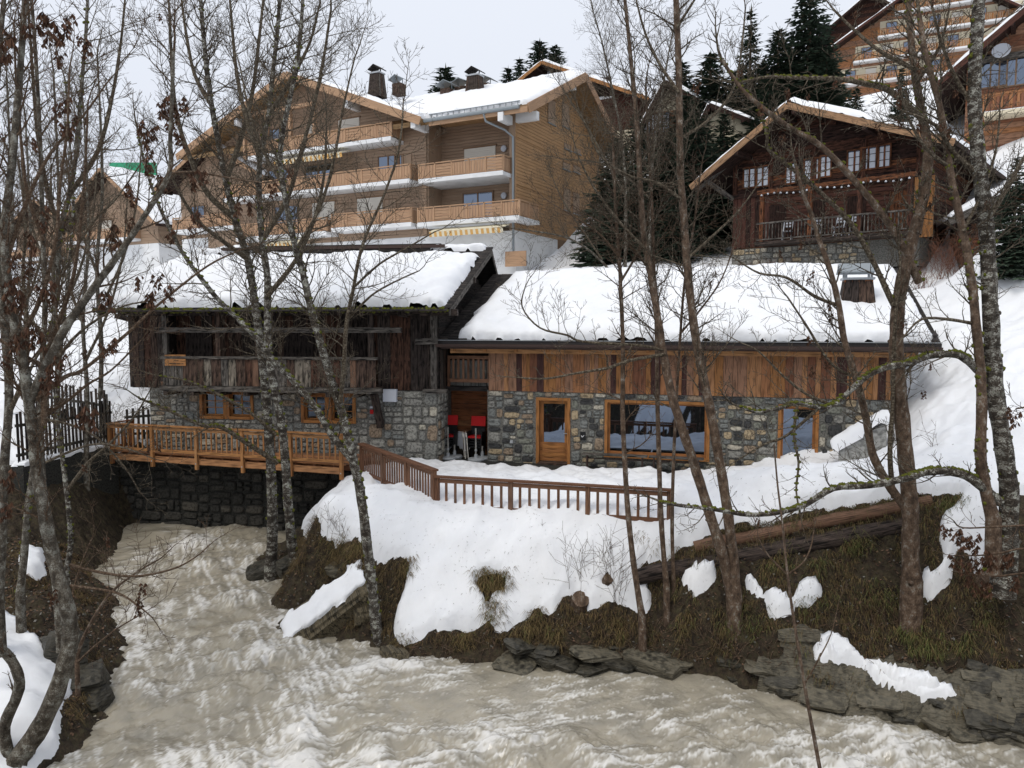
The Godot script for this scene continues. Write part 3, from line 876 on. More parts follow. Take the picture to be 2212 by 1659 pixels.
# snow lying on a sloping patch a-b (eave, left to right) c-d (ridge, right to left)
func roof_snow(parent: Node, a: Vector3, b: Vector3, c: Vector3, d: Vector3, thick: float, nu: int, nv: int, seed_: int, round_ := 0.35, ridge_edge := true, edge_wobble := 0.06, side_edge := true) -> MeshInstance3D:
	var g := MB.new()
	var nn := (b - a).cross(d - a).normalized()
	if nn.length_squared() < 0.5: nn = (b - a).cross(c - a).normalized()
	var sg := 1.0
	if nn.y < 0:
		nn = -nn
		sg = -1.0
	var f := noise(1.1, seed_, 4)
	var lu := a.distance_to(b)
	var lv := a.distance_to(d)
	var pts := PackedVector3Array()
	for j in nv + 1:
		for i in nu + 1:
			# finer near the edges
			var u := 0.5 - 0.5 * cos(PI * i / nu) if nu < 40 else float(i) / nu
			var v := pow(float(j) / nv, 1.35)
			var p := a.lerp(b, u).lerp(d.lerp(c, u), v)
			var e: float = v * lv
			if ridge_edge: e = minf(e, (1.0 - v) * lv)
			if side_edge: e = minf(e, minf(u, 1.0 - u) * lu)
			var wob := f.get_noise_2d(p.x * 1.7, p.z * 1.7 + p.y)
			e += edge_wobble * 1.6 * (wob - 0.15) * exp(-e * 2.0)
			var k := clampf(e / round_, 0.0, 1.0)
			var h := (-0.05 if e < 0.0 else 0.0) + thick * sqrt(1.0 - (1.0 - k) * (1.0 - k)) * (1.0 + 0.42 * f.get_noise_2d(p.x * 0.28, p.z * 0.28)) + thick * 0.2 * wob * k
			var out := Vector3.ZERO
			if j == 0 or (ridge_edge and j == nv): out = (a - d).normalized() * (edge_wobble * wob * (1.0 if j == 0 else -1.0))
			elif side_edge and (i == 0 or i == nu): out = (a - b).normalized() * (edge_wobble * wob * 2.0)
			if v < 0.2: out += (a - d).normalized() * 0.07 * sin(PI * clampf(k, 0, 1)) 
			pts.append(p + nn * (h + 0.004) + out)
	for j in nv + 1:
		for i in nu + 1:
			var w := nu + 1
			g.v.append(pts[j * w + i])
			var t1 := pts[j * w + mini(i + 1, nu)] - pts[j * w + maxi(i - 1, 0)]
			var t2 := pts[mini(j + 1, nv) * w + i] - pts[maxi(j - 1, 0) * w + i]
			g.n.append(t1.cross(t2).normalized() * sg)
			g.uv.append(Vector2.ZERO); g.c.append(Color.WHITE)
	for j in nv:
		for i in nu:
			var k := j * (nu + 1) + i
			for q in ([k, k + nu + 1, k + nu + 2, k, k + nu + 2, k + 1] if sg > 0 else [k, k + nu + 2, k + nu + 1, k, k + 1, k + nu + 2]): g.idx.append(q)
	return obj(parent, "snow_cover", g, M.snow)
func slab(parent: Node, called: String, a: Vector3, b: Vector3, c: Vector3, d: Vector3, t: float, m: Material) -> MeshInstance3D:
	var g := MB.new()
	var nn := (b - a).cross(d - a).normalized()
	if nn.y < 0: nn = -nn
	var o := nn * t
	var lu := a.distance_to(b)
	var lv := a.distance_to(d)
	var U := [Vector2(0, 0), Vector2(0, lu), Vector2(lv, lu), Vector2(lv, 0)]
	g.quad(a, d, c, b, U[0], U[3], U[2], U[1])
	g.quad(a - o, b - o, c - o, d - o, U[0], U[1], U[2], U[3])
	for e in [[a, b], [b, c], [c, d], [d, a]]:
		var l: float = e[0].distance_to(e[1])
		g.quad(e[0], e[1], e[1] - o, e[0] - o, Vector2(0, 0), Vector2(0, l), Vector2(t, l), Vector2(t, 0))
	return obj(parent, called, g, m)
# a glazed window: frame bars and pane(s); x0..x1, y0..y1 in the plane z
func window(parent: Node, r: Rect2, z: float, fw: float, m: Material, glass: Material, mull: int, rows: int, depth := 0.08, at := Transform3D.IDENTITY, bars := 0.03) -> MeshInstance3D:
	var b := MB.new()
	b.box(Vector3(r.position.x + fw / 2, r.get_center().y, z), Vector3(fw, r.size.y, depth))
	b.box(Vector3(r.end.x - fw / 2, r.get_center().y, z), Vector3(fw, r.size.y, depth))
	b.box(Vector3(r.get_center().x, r.position.y + fw / 2, z), Vector3(r.size.x - 2 * fw, fw, depth - 0.004))
	b.box(Vector3(r.get_center().x, r.end.y - fw / 2, z), Vector3(r.size.x - 2 * fw, fw, depth - 0.004))
	var o := obj(parent, "window", b, m)
	o.transform = at
	for i in mull + 1:
		for j in rows + 1:
			var w := (r.size.x - 2 * fw) / (mull + 1)
			var h := (r.size.y - 2 * fw) / (rows + 1)
			var p := MB.new()
			p.box(Vector3(r.position.x + fw + w * (i + 0.5), r.position.y + fw + h * (j + 0.5), z - depth * 0.2), Vector3(w - bars, h - bars, 0.012))
			obj(o, "pane", p, glass)
	for i in mull:
		var w := (r.size.x - 2 * fw) / (mull + 1)
		piece(o, "glazing_bar", Vector3(r.position.x + fw + w * (i + 1), r.get_center().y, z - depth * 0.2), Vector3(bars + 0.01, r.size.y - 2 * fw, depth * 0.55), m)
	for j in rows:
		var h := (r.size.y - 2 * fw) / (rows + 1)
		piece(o, "glazing_bar", Vector3(r.get_center().x, r.position.y + fw + h * (j + 1), z - depth * 0.2), Vector3(r.size.x - 2 * fw, bars, depth * 0.45), m)
	return o
func px_rect(fr: Transform3D, x0: float, y0: float, x1: float, y1: float, off := 0.0) -> Rect2:
	var a := loc(fr, x0, y1, off)
	var b := loc(fr, x1, y0, off)
	var c := loc(fr, x0, y0, off)
	var d := loc(fr, x1, y1, off)
	var lo := Vector2((a.x + c.x) * 0.5, (a.y + d.y) * 0.5)
	var hi := Vector2((b.x + d.x) * 0.5, (b.y + c.y) * 0.5)
	return Rect2(lo, hi - lo)
# a row of shingles over the patch a-b-c-d (a-b is the lower edge)
func shingles(parent: Node, a: Vector3, b: Vector3, c: Vector3, d: Vector3, row: float, wide: float, tones: Array) -> void:
	var lv := a.distance_to(d)
	var rows := int(lv / row)
	var nn := (b - a).cross(d - a).normalized()
	if nn.y < 0: nn = -nn
	for j in rows:
		var p := a.lerp(d, (j + 0.5) / rows)
		var q := b.lerp(c, (j + 0.5) / rows)
		var l := p.distance_to(q)
		var k := maxi(1, int(l / wide))
		var x := (q - p).normalized()
		var up := (d - a).normalized()
		var tilt := Basis(x, up, x.cross(up).normalized())
		for i in k:
			var at := p.lerp(q, (i + 0.5) / k) + nn * (0.022 + rf(0.0, 0.008))
			piece(parent, "shingle", at, Vector3(l / k - 0.008, row * 1.5, 0.02), M[pick(tones)], tilt * Basis(Vector3.RIGHT, 0.10) * Basis(Vector3(0, 0, 1), rf(-0.03, 0.03)), rng.randi() % 3)

# ================= stone and timber chalet =================
var annex_fr := Transform3D(Basis(Vector3.UP, deg_to_rad(-16.0)), Vector3(-0.82, 0, -25.6))
func annex() -> void:
	var fr := annex_fr
	var t := thing("stone_chalet", "low chalet of mixed stone with orange timber boards above and thick snow on its roof", "chalet", "", fr)
	var L := 12.6
	var door := px_rect(fr, 1158, 857, 1232, 1006)
	door.position.y = 0.0
	door.size.y = 2.22
	var w1 := px_rect(fr, 1306, 866, 1533, 992)
	var w2 := px_rect(fr, 1680, 874, 1768, 1005)
	var ops := [door, w1, w2]
	wall_with_openings(t, "wall", Rect2(0, -0.8, L, 3.22), ops, -0.4, 0.0, M.mortar)
	var tones := ["stone_blue", "stone_grey", "stone_blue", "stone_green", "stone_dark", "stone_tan", "stone_light", "stone_brown", "stone_grey", "stone_tan", "stone_green", "stone_dark"]
	var padded := []
	for o in ops: padded.append(o.grow(0.01))
	stones(t, Transform3D.IDENTITY, [Rect2(0.0, -0.25, 4.0, 2.66), Rect2(4.0, -0.25, 4.2, 2.66), Rect2(8.2, -0.25, 4.4, 2.66)], padded, 0.062, tones, 290, 0.018, 0.055)
	# left return of the stone wall into the porch
	wall_with_openings(t, "return_wall", Rect2(0, -0.8, 1.4, 3.2), [], -0.2, 0.0, M.mortar, Transform3D(Basis(Vector3.UP, deg_to_rad(-90)), Vector3(0.0, 0, -1.402)))
	# timber cladding
	var x := 0.06
	var ladder := ["larch_a", "larch_b", "larch_c", "larch_a", "larch_b", "larch_d", "larch_c", "larch_a", "larch_e", "larch_b", "pine_new_b", "larch_c", "larch_d", "larch_e", "pine_new_b"]
	var last := ""
	piece(t, "cladding_frame", Vector3(L / 2, 3.08, -0.2), Vector3(L - 0.05, 1.3, 0.3), M.old_dark)
	while x < L - 0.1:
		var w := rf(0.13, 0.3)
		if x + w > L: w = L - x
		var tone: String = pick(ladder)
		if tone == last and tone == "larch_e": tone = "larch_a"
		last = tone
		piece(t, "board", Vector3(x + w / 2, 3.075, 0.03 + rf(-0.008, 0.012)), Vector3(w - 0.008, 1.33, 0.035), M[tone])
		x += w
	# door
	var d := door
	for s in [[d.position.x + 0.05, 0.1], [d.end.x - 0.05, 0.1]]:
		piece(t, "door_frame", Vector3(s[0], d.size.y / 2, -0.10), Vector3(s[1], d.size.y, 0.26), M.frame_wood)
	piece(t, "door_frame", Vector3(d.get_center().x, d.size.y - 0.05, -0.10), Vector3(d.size.x - 0.2, 0.1, 0.255), M.frame_wood)
	piece(t, "door_step", Vector3(d.get_center().x, 0.045, 0.02), Vector3(d.size.x - 0.21, 0.09, 0.4), M.old_brown)
	var dw := d.size.x - 0.2
	var dl := piece(t, "door", Vector3(d.get_center().x, 0.42, -0.17), Vector3(dw, 0.62, 0.06), M.frame_wood_b)
	var o := Vector3(d.get_center().x, 0.42, -0.17)
	piece(dl, "panel_board", Vector3(0, 0.18, 0.036), Vector3(dw - 0.16, 0.13, 0.012), M.frame_wood)
	piece(dl, "panel_board", Vector3(0, 0.04, 0.036), Vector3(dw - 0.16, 0.13, 0.012), M.frame_wood_b)
	piece(dl, "panel_board", Vector3(0, -0.1, 0.036), Vector3(dw - 0.16, 0.13, 0.012), M.frame_wood)
	piece(dl, "door_stile", Vector3(-dw / 2 + 0.06, 1.0, 0), Vector3(0.12, 1.38, 0.058), M.frame_wood_b)
	piece(dl, "door_stile", Vector3(dw / 2 - 0.06, 1.0, 0), Vector3(0.12, 1.38, 0.058), M.frame_wood)
	piece(dl, "door_rail", Vector3(0, 1.64, 0), Vector3(dw - 0.24, 0.1, 0.056), M.frame_wood)
	piece(dl, "pane", Vector3(0, 0.95, -0.01), Vector3(dw - 0.24, 1.28, 0.012), M.glass)
	piece(dl, "handle", Vector3(dw / 2 - 0.08, 0.62, 0.06), Vector3(0.13, 0.02, 0.02), M.grey_metal)
	# windows
	for w in [w1, w2]:
		var wo := window(t, w, -0.10, 0.09, M.frame_wood, M.glass, 0, 0, 0.24)
		var inner: Rect2 = w.grow(-0.09)
		var ib := MB.new()
		ib.box(Vector3(inner.position.x + 0.035, inner.get_center().y, -0.16), Vector3(0.07, inner.size.y, 0.06))
		ib.box(Vector3(inner.end.x - 0.035, inner.get_center().y, -0.16), Vector3(0.07, inner.size.y, 0.06))
		ib.box(Vector3(inner.get_center().x, inner.position.y + 0.05, -0.16), Vector3(inner.size.x - 0.14, 0.1, 0.07))
		ib.box(Vector3(inner.get_center().x, inner.end.y - 0.03, -0.16), Vector3(inner.size.x - 0.14, 0.06, 0.06))
		obj(wo, "sash", ib, M.frame_wood_b)
		piece(wo, "sill", Vector3(w.get_center().x, w.position.y + 0.045, 0.035), Vector3(w.size.x + 0.02, 0.09, 0.06), M.frame_wood)
	piece(t, "sill_stone", Vector3(w2.get_center().x - 0.2, w2.position.y - 0.07, 0.08), Vector3(2.0, 0.09, 0.22), M.concrete)
	# roof
	var ez := 0.85
	var ey := 4.08
	var rz := -5.2
	var ry := 6.55
	var xl := loc(fr, 945, 735, ez).x
	var xr := loc(fr, 2034, 735, ez).x
	var a := Vector3(xl, ey, ez)
	var b := Vector3(xr, ey, ez)
	var c := Vector3(xr, ry, rz)
	var e := Vector3(xl, ry, rz)
	slab(t, "roof", a, b, c, e, 0.10, M.shingle_c)
	slab(t, "roof", Vector3(xl, ry, rz - 0.002), Vector3(xr, ry, rz - 0.002), Vector3(xr, ey - 0.2, rz * 2 - ez), Vector3(xl, ey - 0.2, rz * 2 - ez), 0.10, M.shingle_c)
	var s0 := loc(fr, 985, 728, ez).x
	var s1 := loc(fr, 1104, 575, rz).x
	shingles(t, a + Vector3(0, 0, 0), Vector3(s0 + 0.35, ey, ez), Vector3(s1 + 0.35, ry, rz), e, 0.17, 0.3, ["shingle", "shingle_b", "shingle_c"])
	roof_snow(t, Vector3(s0, ey + 0.02, ez - 0.06), Vector3(xr - 0.12, ey + 0.02, ez - 0.06), Vector3(xr - 0.12, ry, rz - 0.25), Vector3(s1, ry, rz - 0.25), 0.36, 120, 36, 301, 0.5)
	# eaves: drip edge, gutter, fascia beam, rafter ends
	piece(t, "drip_edge", Vector3((xl + xr) / 2, ey - 0.07, ez + 0.012), Vector3(xr - xl + 0.02, 0.12, 0.02), M.dark_metal)
	piece(t, "drip_edge", Vector3((xl + xr) / 2, ey + 0.012, ez + 0.02), Vector3(xr - xl + 0.04, 0.02, 0.07), M.grey_metal)
	var gut := MB.new()
	var prof := PackedVector3Array()
	for i in 9:
		var q := PI * i / 8.0
		prof.append(Vector3(0, -sin(q) * 0.1, 0.09 - cos(q) * 0.09))
	for i in 8:
		var p0 := prof[i] + Vector3(xl, ey - 0.12, ez + 0.03)
		var p1 := prof[i + 1] + Vector3(xl, ey - 0.12, ez + 0.03)
		var w := Vector3(xr - xl, 0, 0)
		gut.quad(p0, p0 + w, p1 + w, p1)
		gut.quad(p0 + Vector3(0, 0.01, 0), p1 + Vector3(0, 0.01, 0), p1 + w + Vector3(0, 0.01, 0), p0 + w + Vector3(0, 0.01, 0))
	obj(t, "gutter", gut, M.brown_metal)
	var gx_ := xl + 0.3
	while gx_ < xr:
		piece(t, "gutter_bracket", Vector3(gx_, ey - 0.13, ez + 0.13), Vector3(0.02, 0.02, 0.22), M.dark_metal)
		gx_ += 0.9
	piece(t, "eaves_board", Vector3((xl + xr) / 2, ey - 0.2, ez - 0.16), Vector3(xr - xl - 0.1, 0.14, 0.03), M.brown_metal)
	var f0 := loc(fr, 968, 745, 0.5).x
	piece(t, "fascia_beam", Vector3((f0 + xr) / 2 - 0.2, 3.74, 0.5), Vector3(xr - f0 - 0.6, 0.15, 0.14), M.pine_new_c)
	gx_ = f0 + 0.25
	while gx_ < xr - 0.3:
		beam(t, "rafter", Vector3(gx_, 3.78, 0.62), Vector3(gx_, 4.18, -0.35), 0.1, 0.13, M.pine_new_b)
		gx_ += 1.05
	piece(t, "soffit_board", Vector3((xl + xr) / 2, ey + 0.05, ez - 0.5), Vector3(xr - xl - 0.06, 0.02, 0.9), M.larch_d, Basis(Vector3.RIGHT, 0.388))
	# roof end finial
	var fin := MB.new()
	fin.lathe(Vector3(xr - 0.15, ey + 0.02, ez - 0.05), [Vector2(0.09, 0), Vector2(0.09, 0.08), Vector2(0.05, 0.12), Vector2(0.08, 0.2), Vector2(0.03, 0.27), Vector2(0.0, 0.36)], 10)
	obj(t, "finial", fin, M.dark_metal)
	# gable walls and back so that the house is closed
	for gx2 in [0.0, L]:
		var gm := MB.new()
		gm.prism(PackedVector2Array([Vector2(-0.35, 2.4), Vector2(-0.35, 4.35), Vector2(5.2, 6.5), Vector2(10.6, 4.2), Vector2(10.6, -0.8), Vector2(-0.35 if gx2 > 1.0 else 1.4, -0.8)]) if gx2 > 1.0 else PackedVector2Array([Vector2(1.25, 0), Vector2(1.25, 4.7), Vector2(5.2, 6.5), Vector2(10.6, 4.2), Vector2(10.6, 0)]), -0.1, 0.1)
		var go := obj(t, "gable_wall", gm, M.old_dark if gx2 < 1.0 else M.mortar)
		go.transform = Transform3D(Basis(Vector3(0, 0, -1), Vector3(0, 1, 0), Vector3(1, 0, 0)), Vector3(gx2 - (0.12 if gx2 > 1.0 else -0.12), 0, 0))
	piece(t, "back_wall", Vector3(L / 2, 1.8, -10.5), Vector3(L, 4.6, 0.2), M.mortar)
	# porch between barn and house: plank wall, railing, pale boards behind
	var p0 := loc(fr, 949, 900, -1.3).x - 0.5
	var y := 0.0
	while y < 2.3:
		var h := rf(0.15, 0.26)
		if y + h > 2.36: h = 2.36 - y
		if h < 0.03: break
		piece(t, "porch_plank", Vector3((p0 + 0.0) / 2, y + h / 2, -1.3 + rf(-0.01, 0.01)), Vector3(-p0, h - 0.008, 0.04), M[pick(["pine_red", "pine_red_b", "larch_b", "larch_d", "pine_red"])])
		y += h
	piece(t, "porch_post", Vector3(loc(fr, 953, 900, -1.2).x, 1.25, -1.2), Vector3(0.09, 1.9, 0.08), M.frame_wood)
	piece(t, "porch_beam", Vector3(p0 / 2 - 0.05, 2.44, -0.65), Vector3(-p0 + 0.1, 0.14, 1.3), M.burnt)
	var q0 := loc(fr, 966, 800, 0.0).x
	var q1 := loc(fr, 1060, 800, 0.0).x - 0.03
	piece(t, "porch_top_rail", Vector3((q0 + q1) / 2, 3.5, -0.06), Vector3(q1 - q0, 0.11, 0.07), M.fence_brown_b)
	piece(t, "porch_bottom_rail", Vector3((q0 + q1) / 2, 2.72, -0.06), Vector3(q1 - q0, 0.12, 0.07), M.fence_brown_b)
	piece(t, "porch_rail_post", Vector3(q0 + 0.04, 3.0, -0.06), Vector3(0.08, 1.06, 0.075), M.fence_brown)
	for i in 8:
		piece(t, "porch_baluster", Vector3(lerpf(q0 + 0.2, q1 - 0.06, i / 7.0), 3.11, -0.06), Vector3(0.075, 0.66, 0.03), M[pick(["fence_brown", "fence_brown_b"])])
	for i in 6:
		piece(t, "pale_panel", Vector3(lerpf(q0 + 0.05, q1 - 0.1, i / 5.0), 2.95, -0.35), Vector3((q1 - q0) / 6.2, 0.86, 0.03), M.pale_board)
	piece(t, "loft_wall", Vector3(p0 / 2 - 0.1, 3.3, -1.25), Vector3(-p0 + 0.3, 1.7, 0.06), M.old_dark)
	# chimney
	var roof_n := Vector3(0, -(rz - ez), -(ry - ey)).normalized()
	var cx := loc(fr, 1851, 640, -1.5)
	var cb := ey + (ez + 1.1) * (ry - ey) / (ez - rz)
	var ch := MB.new()
	var lo := Vector3(cx.x, cb - 0.15, -1.5)
	var sect := [[0.52, 0.0], [0.37, 1.22]]
	var cr := []
	for s in sect:
		for k in [[-1, 1], [1, 1], [1, -1], [-1, -1]]: cr.append(lo + Vector3(k[0] * s[0], s[1], k[1] * s[0] * 0.8))
	var chimney := obj(t, "chimney", ch_core(cr), M.old_dark_b)
	for f in 4:
		var n2 := (f + 1) % 4
		for k in 4:
			var bl: Vector3 = cr[f].lerp(cr[n2], k / 4.0 + 0.008)
			var br: Vector3 = cr[f].lerp(cr[n2], (k + 1) / 4.0 - 0.008)
			var tl: Vector3 = cr[4 + f].lerp(cr[4 + n2], k / 4.0 + 0.008)
			var tr: Vector3 = cr[4 + f].lerp(cr[4 + n2], (k + 1) / 4.0 - 0.008)
			var nn := (br - bl).cross(tl - bl).normalized()
			var pb := MB.new()
			var th := nn * (0.025 + rf(0, 0.008))
			pb.quad(bl + th, tl + th, tr + th, br + th, Vector2(k * 0.3, 0), Vector2(k * 0.3, 1.2), Vector2(k * 0.3 + 0.25, 1.2), Vector2(k * 0.3 + 0.25, 0))
			pb.quad(bl, tl, tl + th, bl + th); pb.quad(br + th, tr + th, tr, br); pb.quad(tl, tr, tr + th, tl + th)
			obj(chimney, "chimney_board", pb, M[pick(["old_dark", "old_brown", "old_dark", "old_dark_b"])])
	piece(chimney, "chimney_band", lo + Vector3(0, 1.19, 0), Vector3(0.8, 0.07, 0.65), M.chalet_orange)
	piece(chimney, "chimney_collar", lo + Vector3(0, 1.27, 0), Vector3(0.9, 0.07, 0.72), M.grey_metal)
	for k in [[-1, 1], [1, 1], [1, -1], [-1, -1]]:
		piece(chimney, "cowl_leg", lo + Vector3(k[0] * 0.36, 1.39, k[1] * 0.27), Vector3(0.07, 0.2, 0.03), M.grey_metal)
	var cowl := MB.new()
	cowl.prism(PackedVector2Array([Vector2(-0.55, 1.44), Vector2(0, 1.72), Vector2(0.55, 1.44), Vector2(0.55, 1.47), Vector2(0, 1.75), Vector2(-0.55, 1.47)]), -0.55, 0.55)
	var co := obj(chimney, "cowl", cowl, M.zinc)
	co.transform = Transform3D(Basis(Vector3.UP, PI / 2), lo)
	# letter box and socket
	var lb := loc(fr, 1259, 942, 0.08)
	var bx := thing("letter_box", "small black letter box with a white mark on the stone wall beside the glazed door", "letter box", "", fr)
	piece(bx, "box", lb, Vector3(0.17, 0.27, 0.07), M.black_plastic)
	var tick := MB.new()
	tick.bar(lb + Vector3(-0.045, 0.02, 0.04), lb + Vector3(-0.015, -0.03, 0.04), 0.018, 0.008, Vector3(0, 0, 1))
	tick.bar(lb + Vector3(-0.015, -0.03, 0.041), lb + Vector3(0.05, 0.03, 0.041), 0.018, 0.008, Vector3(0, 0, 1))
	obj(bx, "mark", tick, M.white_paint)
	var so := loc(fr, 1003, 954, 0.06)
	so = loc(fr, 1003 + 102, 954, 0.06)
	var sk := thing("wall_socket", "pale grey outdoor socket low on the stone chalet wall", "socket", "", fr)
	var sb := MB.new()
	sb.box(so, Vector3(0.1, 0.1, 0.05))
	obj(sk, "casing", sb, M.grey_metal)
	# snow capped wing wall at the right end
	var ww := thing("wing_wall", "short sloping concrete wing wall capped with a thick roll of snow", "wall")
	var A := P(1812, 972, 21.3)
	var B := P(1905, 905, 21.3)
	var cap := MB.new()
	cap.prism(PackedVector2Array([Vector2(0, -1.4), Vector2(0, 0), Vector2(B.x - A.x, B.y - A.y), Vector2(B.x - A.x, -1.4)]), -0.22, 0.22)
	var cw := obj(ww, "wall", cap, M.concrete)
	cw.position = A
	cw.rotation.y = deg_to_rad(-22)
	var dirv := Vector3(B.x - A.x, B.y - A.y, 0)
	var sw := roof_snow(ww, Vector3(-0.12, 0, 0.3), Vector3(-0.12, 0, -0.3), dirv + Vector3(0.25, 0.15, -0.3), dirv + Vector3(0.25, 0.15, 0.3), 0.3, 14, 22, 305, 0.3, true, 0.03)
	sw.position = A
	sw.rotation.y = deg_to_rad(-22)
	print("annex ", Time.get_ticks_msec())
func ch_core(cr: Array) -> MB:
	var m := MB.new()
	for f in 4:
		var n2 := (f + 1) % 4
		m.quad(cr[f], cr[4 + f], cr[4 + n2], cr[n2])
	m.quad(cr[4], cr[7], cr[6], cr[5])
	return m

# ================= old barn =================
var barn_fr := Transform3D(Basis(Vector3.UP, deg_to_rad(-8.0)), Vector3(-2.45, 0, -25.3))
func barn() -> void:
	var fr := barn_fr
	var t := thing("old_barn", "old dark timber barn on a stone base with a gallery and thick roof snow", "barn", "", fr)
	var W := loc(fr, 277, 760).x
	var wa := px_rect(fr, 432, 846, 548, 906)
	var wb := px_rect(fr, 651, 849, 769, 916)
	wa.position.y = 1.36; wa.size.y = 0.98
	wb.position.y = 1.28; wb.size.y = 1.02
	var ops := [wa, wb]
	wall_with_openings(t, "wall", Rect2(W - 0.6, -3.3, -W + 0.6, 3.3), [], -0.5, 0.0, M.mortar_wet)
	wall_with_openings(t, "wall", Rect2(W + 0.75, 0.0, -W - 0.75, 2.4), ops, -0.5, 0.0, M.mortar)
	var pad := [wa.grow(0.02), wb.grow(0.02)]
	var tones := ["stone_old", "stone_old_b", "stone_grey", "stone_old", "stone_blue", "stone_old_b", "stone_brown", "stone_light"]
	stones(t, Transform3D.IDENTITY, [Rect2(-2.4, 0.0, 2.4, 1.3), Rect2(-1.2, 1.3, 1.2, 1.1)], pad, 0.15, tones, 60, 0.016, 0.07)
	stones(t, Transform3D.IDENTITY, [Rect2(W + 0.75, 0.0, 4.3, 2.4), Rect2(W + 5.05, 0.0, -W - 5.05 - 2.4, 2.4), Rect2(-2.4, 1.3, 1.2, 1.1)], pad, 0.062, tones, 205, 0.016, 0.06)
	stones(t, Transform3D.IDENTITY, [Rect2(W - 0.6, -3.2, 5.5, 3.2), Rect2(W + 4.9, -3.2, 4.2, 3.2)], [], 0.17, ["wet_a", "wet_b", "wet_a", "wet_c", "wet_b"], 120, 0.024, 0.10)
	# right end stone return
	wall_with_openings(t, "return_wall", Rect2(0, -0.4, 9.0, 2.78), [], -0.4, 0.0, M.mortar, Transform3D(Basis(Vector3.UP, PI / 2), Vector3(0.002, 0, -0.002)))
	stones(t, Transform3D(Basis(Vector3.UP, PI / 2), Vector3(0.004, 0, -0.004)), [Rect2(0.0, 0.0, 1.3, 2.38)], [], 0.12, tones, 14, 0.016, 0.06)
	# timber upper storey: core, then boards
	var gx0 := loc(fr, 352, 760).x
	var gx1 := loc(fr, 815, 760).x
	var ub := MB.new()
	ub.box(Vector3(W / 2, 3.85, -5.0), Vector3(-W - 0.1, 2.9, 8.2))
	ub.box(Vector3((W + gx0) / 2, 3.85, -0.495), Vector3(gx0 - W - 0.1, 2.9, 0.8))
	ub.box(Vector3(gx1 / 2, 3.85, -0.495), Vector3(-gx1 - 0.1, 2.9, 0.8))
	obj(t, "upper_wall", ub, M.old_dark_b)
	for seg in [[W, gx0], [gx1, 0.0]]:
		var x: float = seg[0]
		while x < seg[1] - 0.05:
			var w := rf(0.14, 0.27)
			if x + w > seg[1]: w = seg[1] - x
			piece(t, "board", Vector3(x + w / 2, 3.85, -0.06 + rf(-0.012, 0.012)), Vector3(w - 0.01, 2.86, 0.04), M[pick(["old_dark", "old_dark_b", "old_brown", "old_dark", "old_red"])])
			x += w
	# gallery back wall
	var x := gx0
	while x < gx1 - 0.05:
		var w := rf(0.16, 0.3)
		if x + w > gx1: w = gx1 - x
		piece(t, "gallery_board", Vector3(x + w / 2, 3.85, -0.87 + rf(-0.01, 0.01)), Vector3(w - 0.01, 2.86, 0.03), M[pick(["old_dark_b", "old_brown", "old_red", "old_dark"])])
		x += w
	# openings in the gallery wall: dark doorways and a paler door
	for q in [[372, 430, "old_dark_b"], [590, 655, "old_dark_b"], [668, 722, "old_red"]]:
		var r := px_rect(fr, q[0], 690, q[1], 772)
		piece(t, "gallery_door", Vector3(r.get_center().x, 3.6, -0.83), Vector3(r.size.x, 1.7, 0.03), M[q[2]])
	var dr := px_rect(fr, 668, 690, 686, 772)
	piece(t, "door_board", Vector3(dr.get_center().x, 3.6, -0.79), Vector3(0.22, 1.66, 0.03), M.larch_c)
	# parapet of the gallery, standing forward
	var gz := 0.75
	var h0 := loc(fr, 352, 800, gz).x
	var h1 := loc(fr, 812, 800, gz).x
	x = h0
	while x < h1 - 0.05:
		var w := rf(0.2, 0.36)
		if x + w > h1: w = h1 - x
		piece(t, "parapet_board", Vector3(x + w / 2, 3.0, gz + rf(-0.012, 0.012)), Vector3(w - 0.012, 0.88, 0.035), M[pick(["old_brown", "old_red", "old_grey", "old_pale", "old_brown", "log_brown", "old_grey"])])
		x += w
	piece(t, "gallery_rail", Vector3((h0 + h1) / 2, 3.5, gz), Vector3(h1 - h0 + 0.1, 0.09, 0.14), M.old_grey)
	piece(t, "gallery_beam", Vector3((h0 + h1) / 2 + 0.05, 2.46, gz - 0.02), Vector3(h1 - h0 + 0.3, 0.18, 0.2), M.old_grey)
	piece(t, "gallery_beam", Vector3((h0 + h1) / 2 - 0.3, 2.62, gz - 0.08), Vector3(h1 - h0 - 0.4, 0.12, 0.14), M.log_brown)
	x = h0
	while x < h1:
		piece(t, "floor_joist", Vector3(x + 0.1, 2.3, gz / 2 + 0.02), Vector3(0.14, 0.14, gz + 0.1), M.old_dark)
		x += 0.95
	var fb := MB.new()
	fb.box(Vector3((h0 + h1) / 2, 2.52, gz / 2 - 0.5), Vector3(h1 - h0 - 0.1, 0.05, gz + 0.72))
	obj(t, "gallery_floor", fb, M.old_brown)
	# posts and cross beams
	for q in [355, 470, 555, 800]:
		var lx := loc(fr, q, 740, gz).x
		piece(t, "gallery_post", Vector3(lx, 3.9, gz - 0.08), Vector3(0.16, 2.5, 0.15), M[pick(["old_brown", "old_grey", "old_dark"])])
	piece(t, "cross_beam", Vector3((h0 + h1) / 2 + 0.3, 4.42, gz - 0.04), Vector3(h1 - h0 + 1.1, 0.17, 0.16), M.old_grey)
	piece(t, "wall_plate", Vector3(W / 2, 5.0, 0.12), Vector3(-W + 0.4, 0.2, 0.2), M.old_dark)
	piece(t, "corner_post", Vector3(-0.1, 3.8, 0.06), Vector3(0.2, 2.8, 0.2), M.old_grey)
	piece(t, "beam_end", Vector3(-0.3, 4.05, 0.2), Vector3(0.75, 0.2, 0.16), M.old_grey)
	piece(t, "beam_end", Vector3(-0.05, 2.42, 0.14), Vector3(0.8, 0.13, 0.24), M.old_grey)
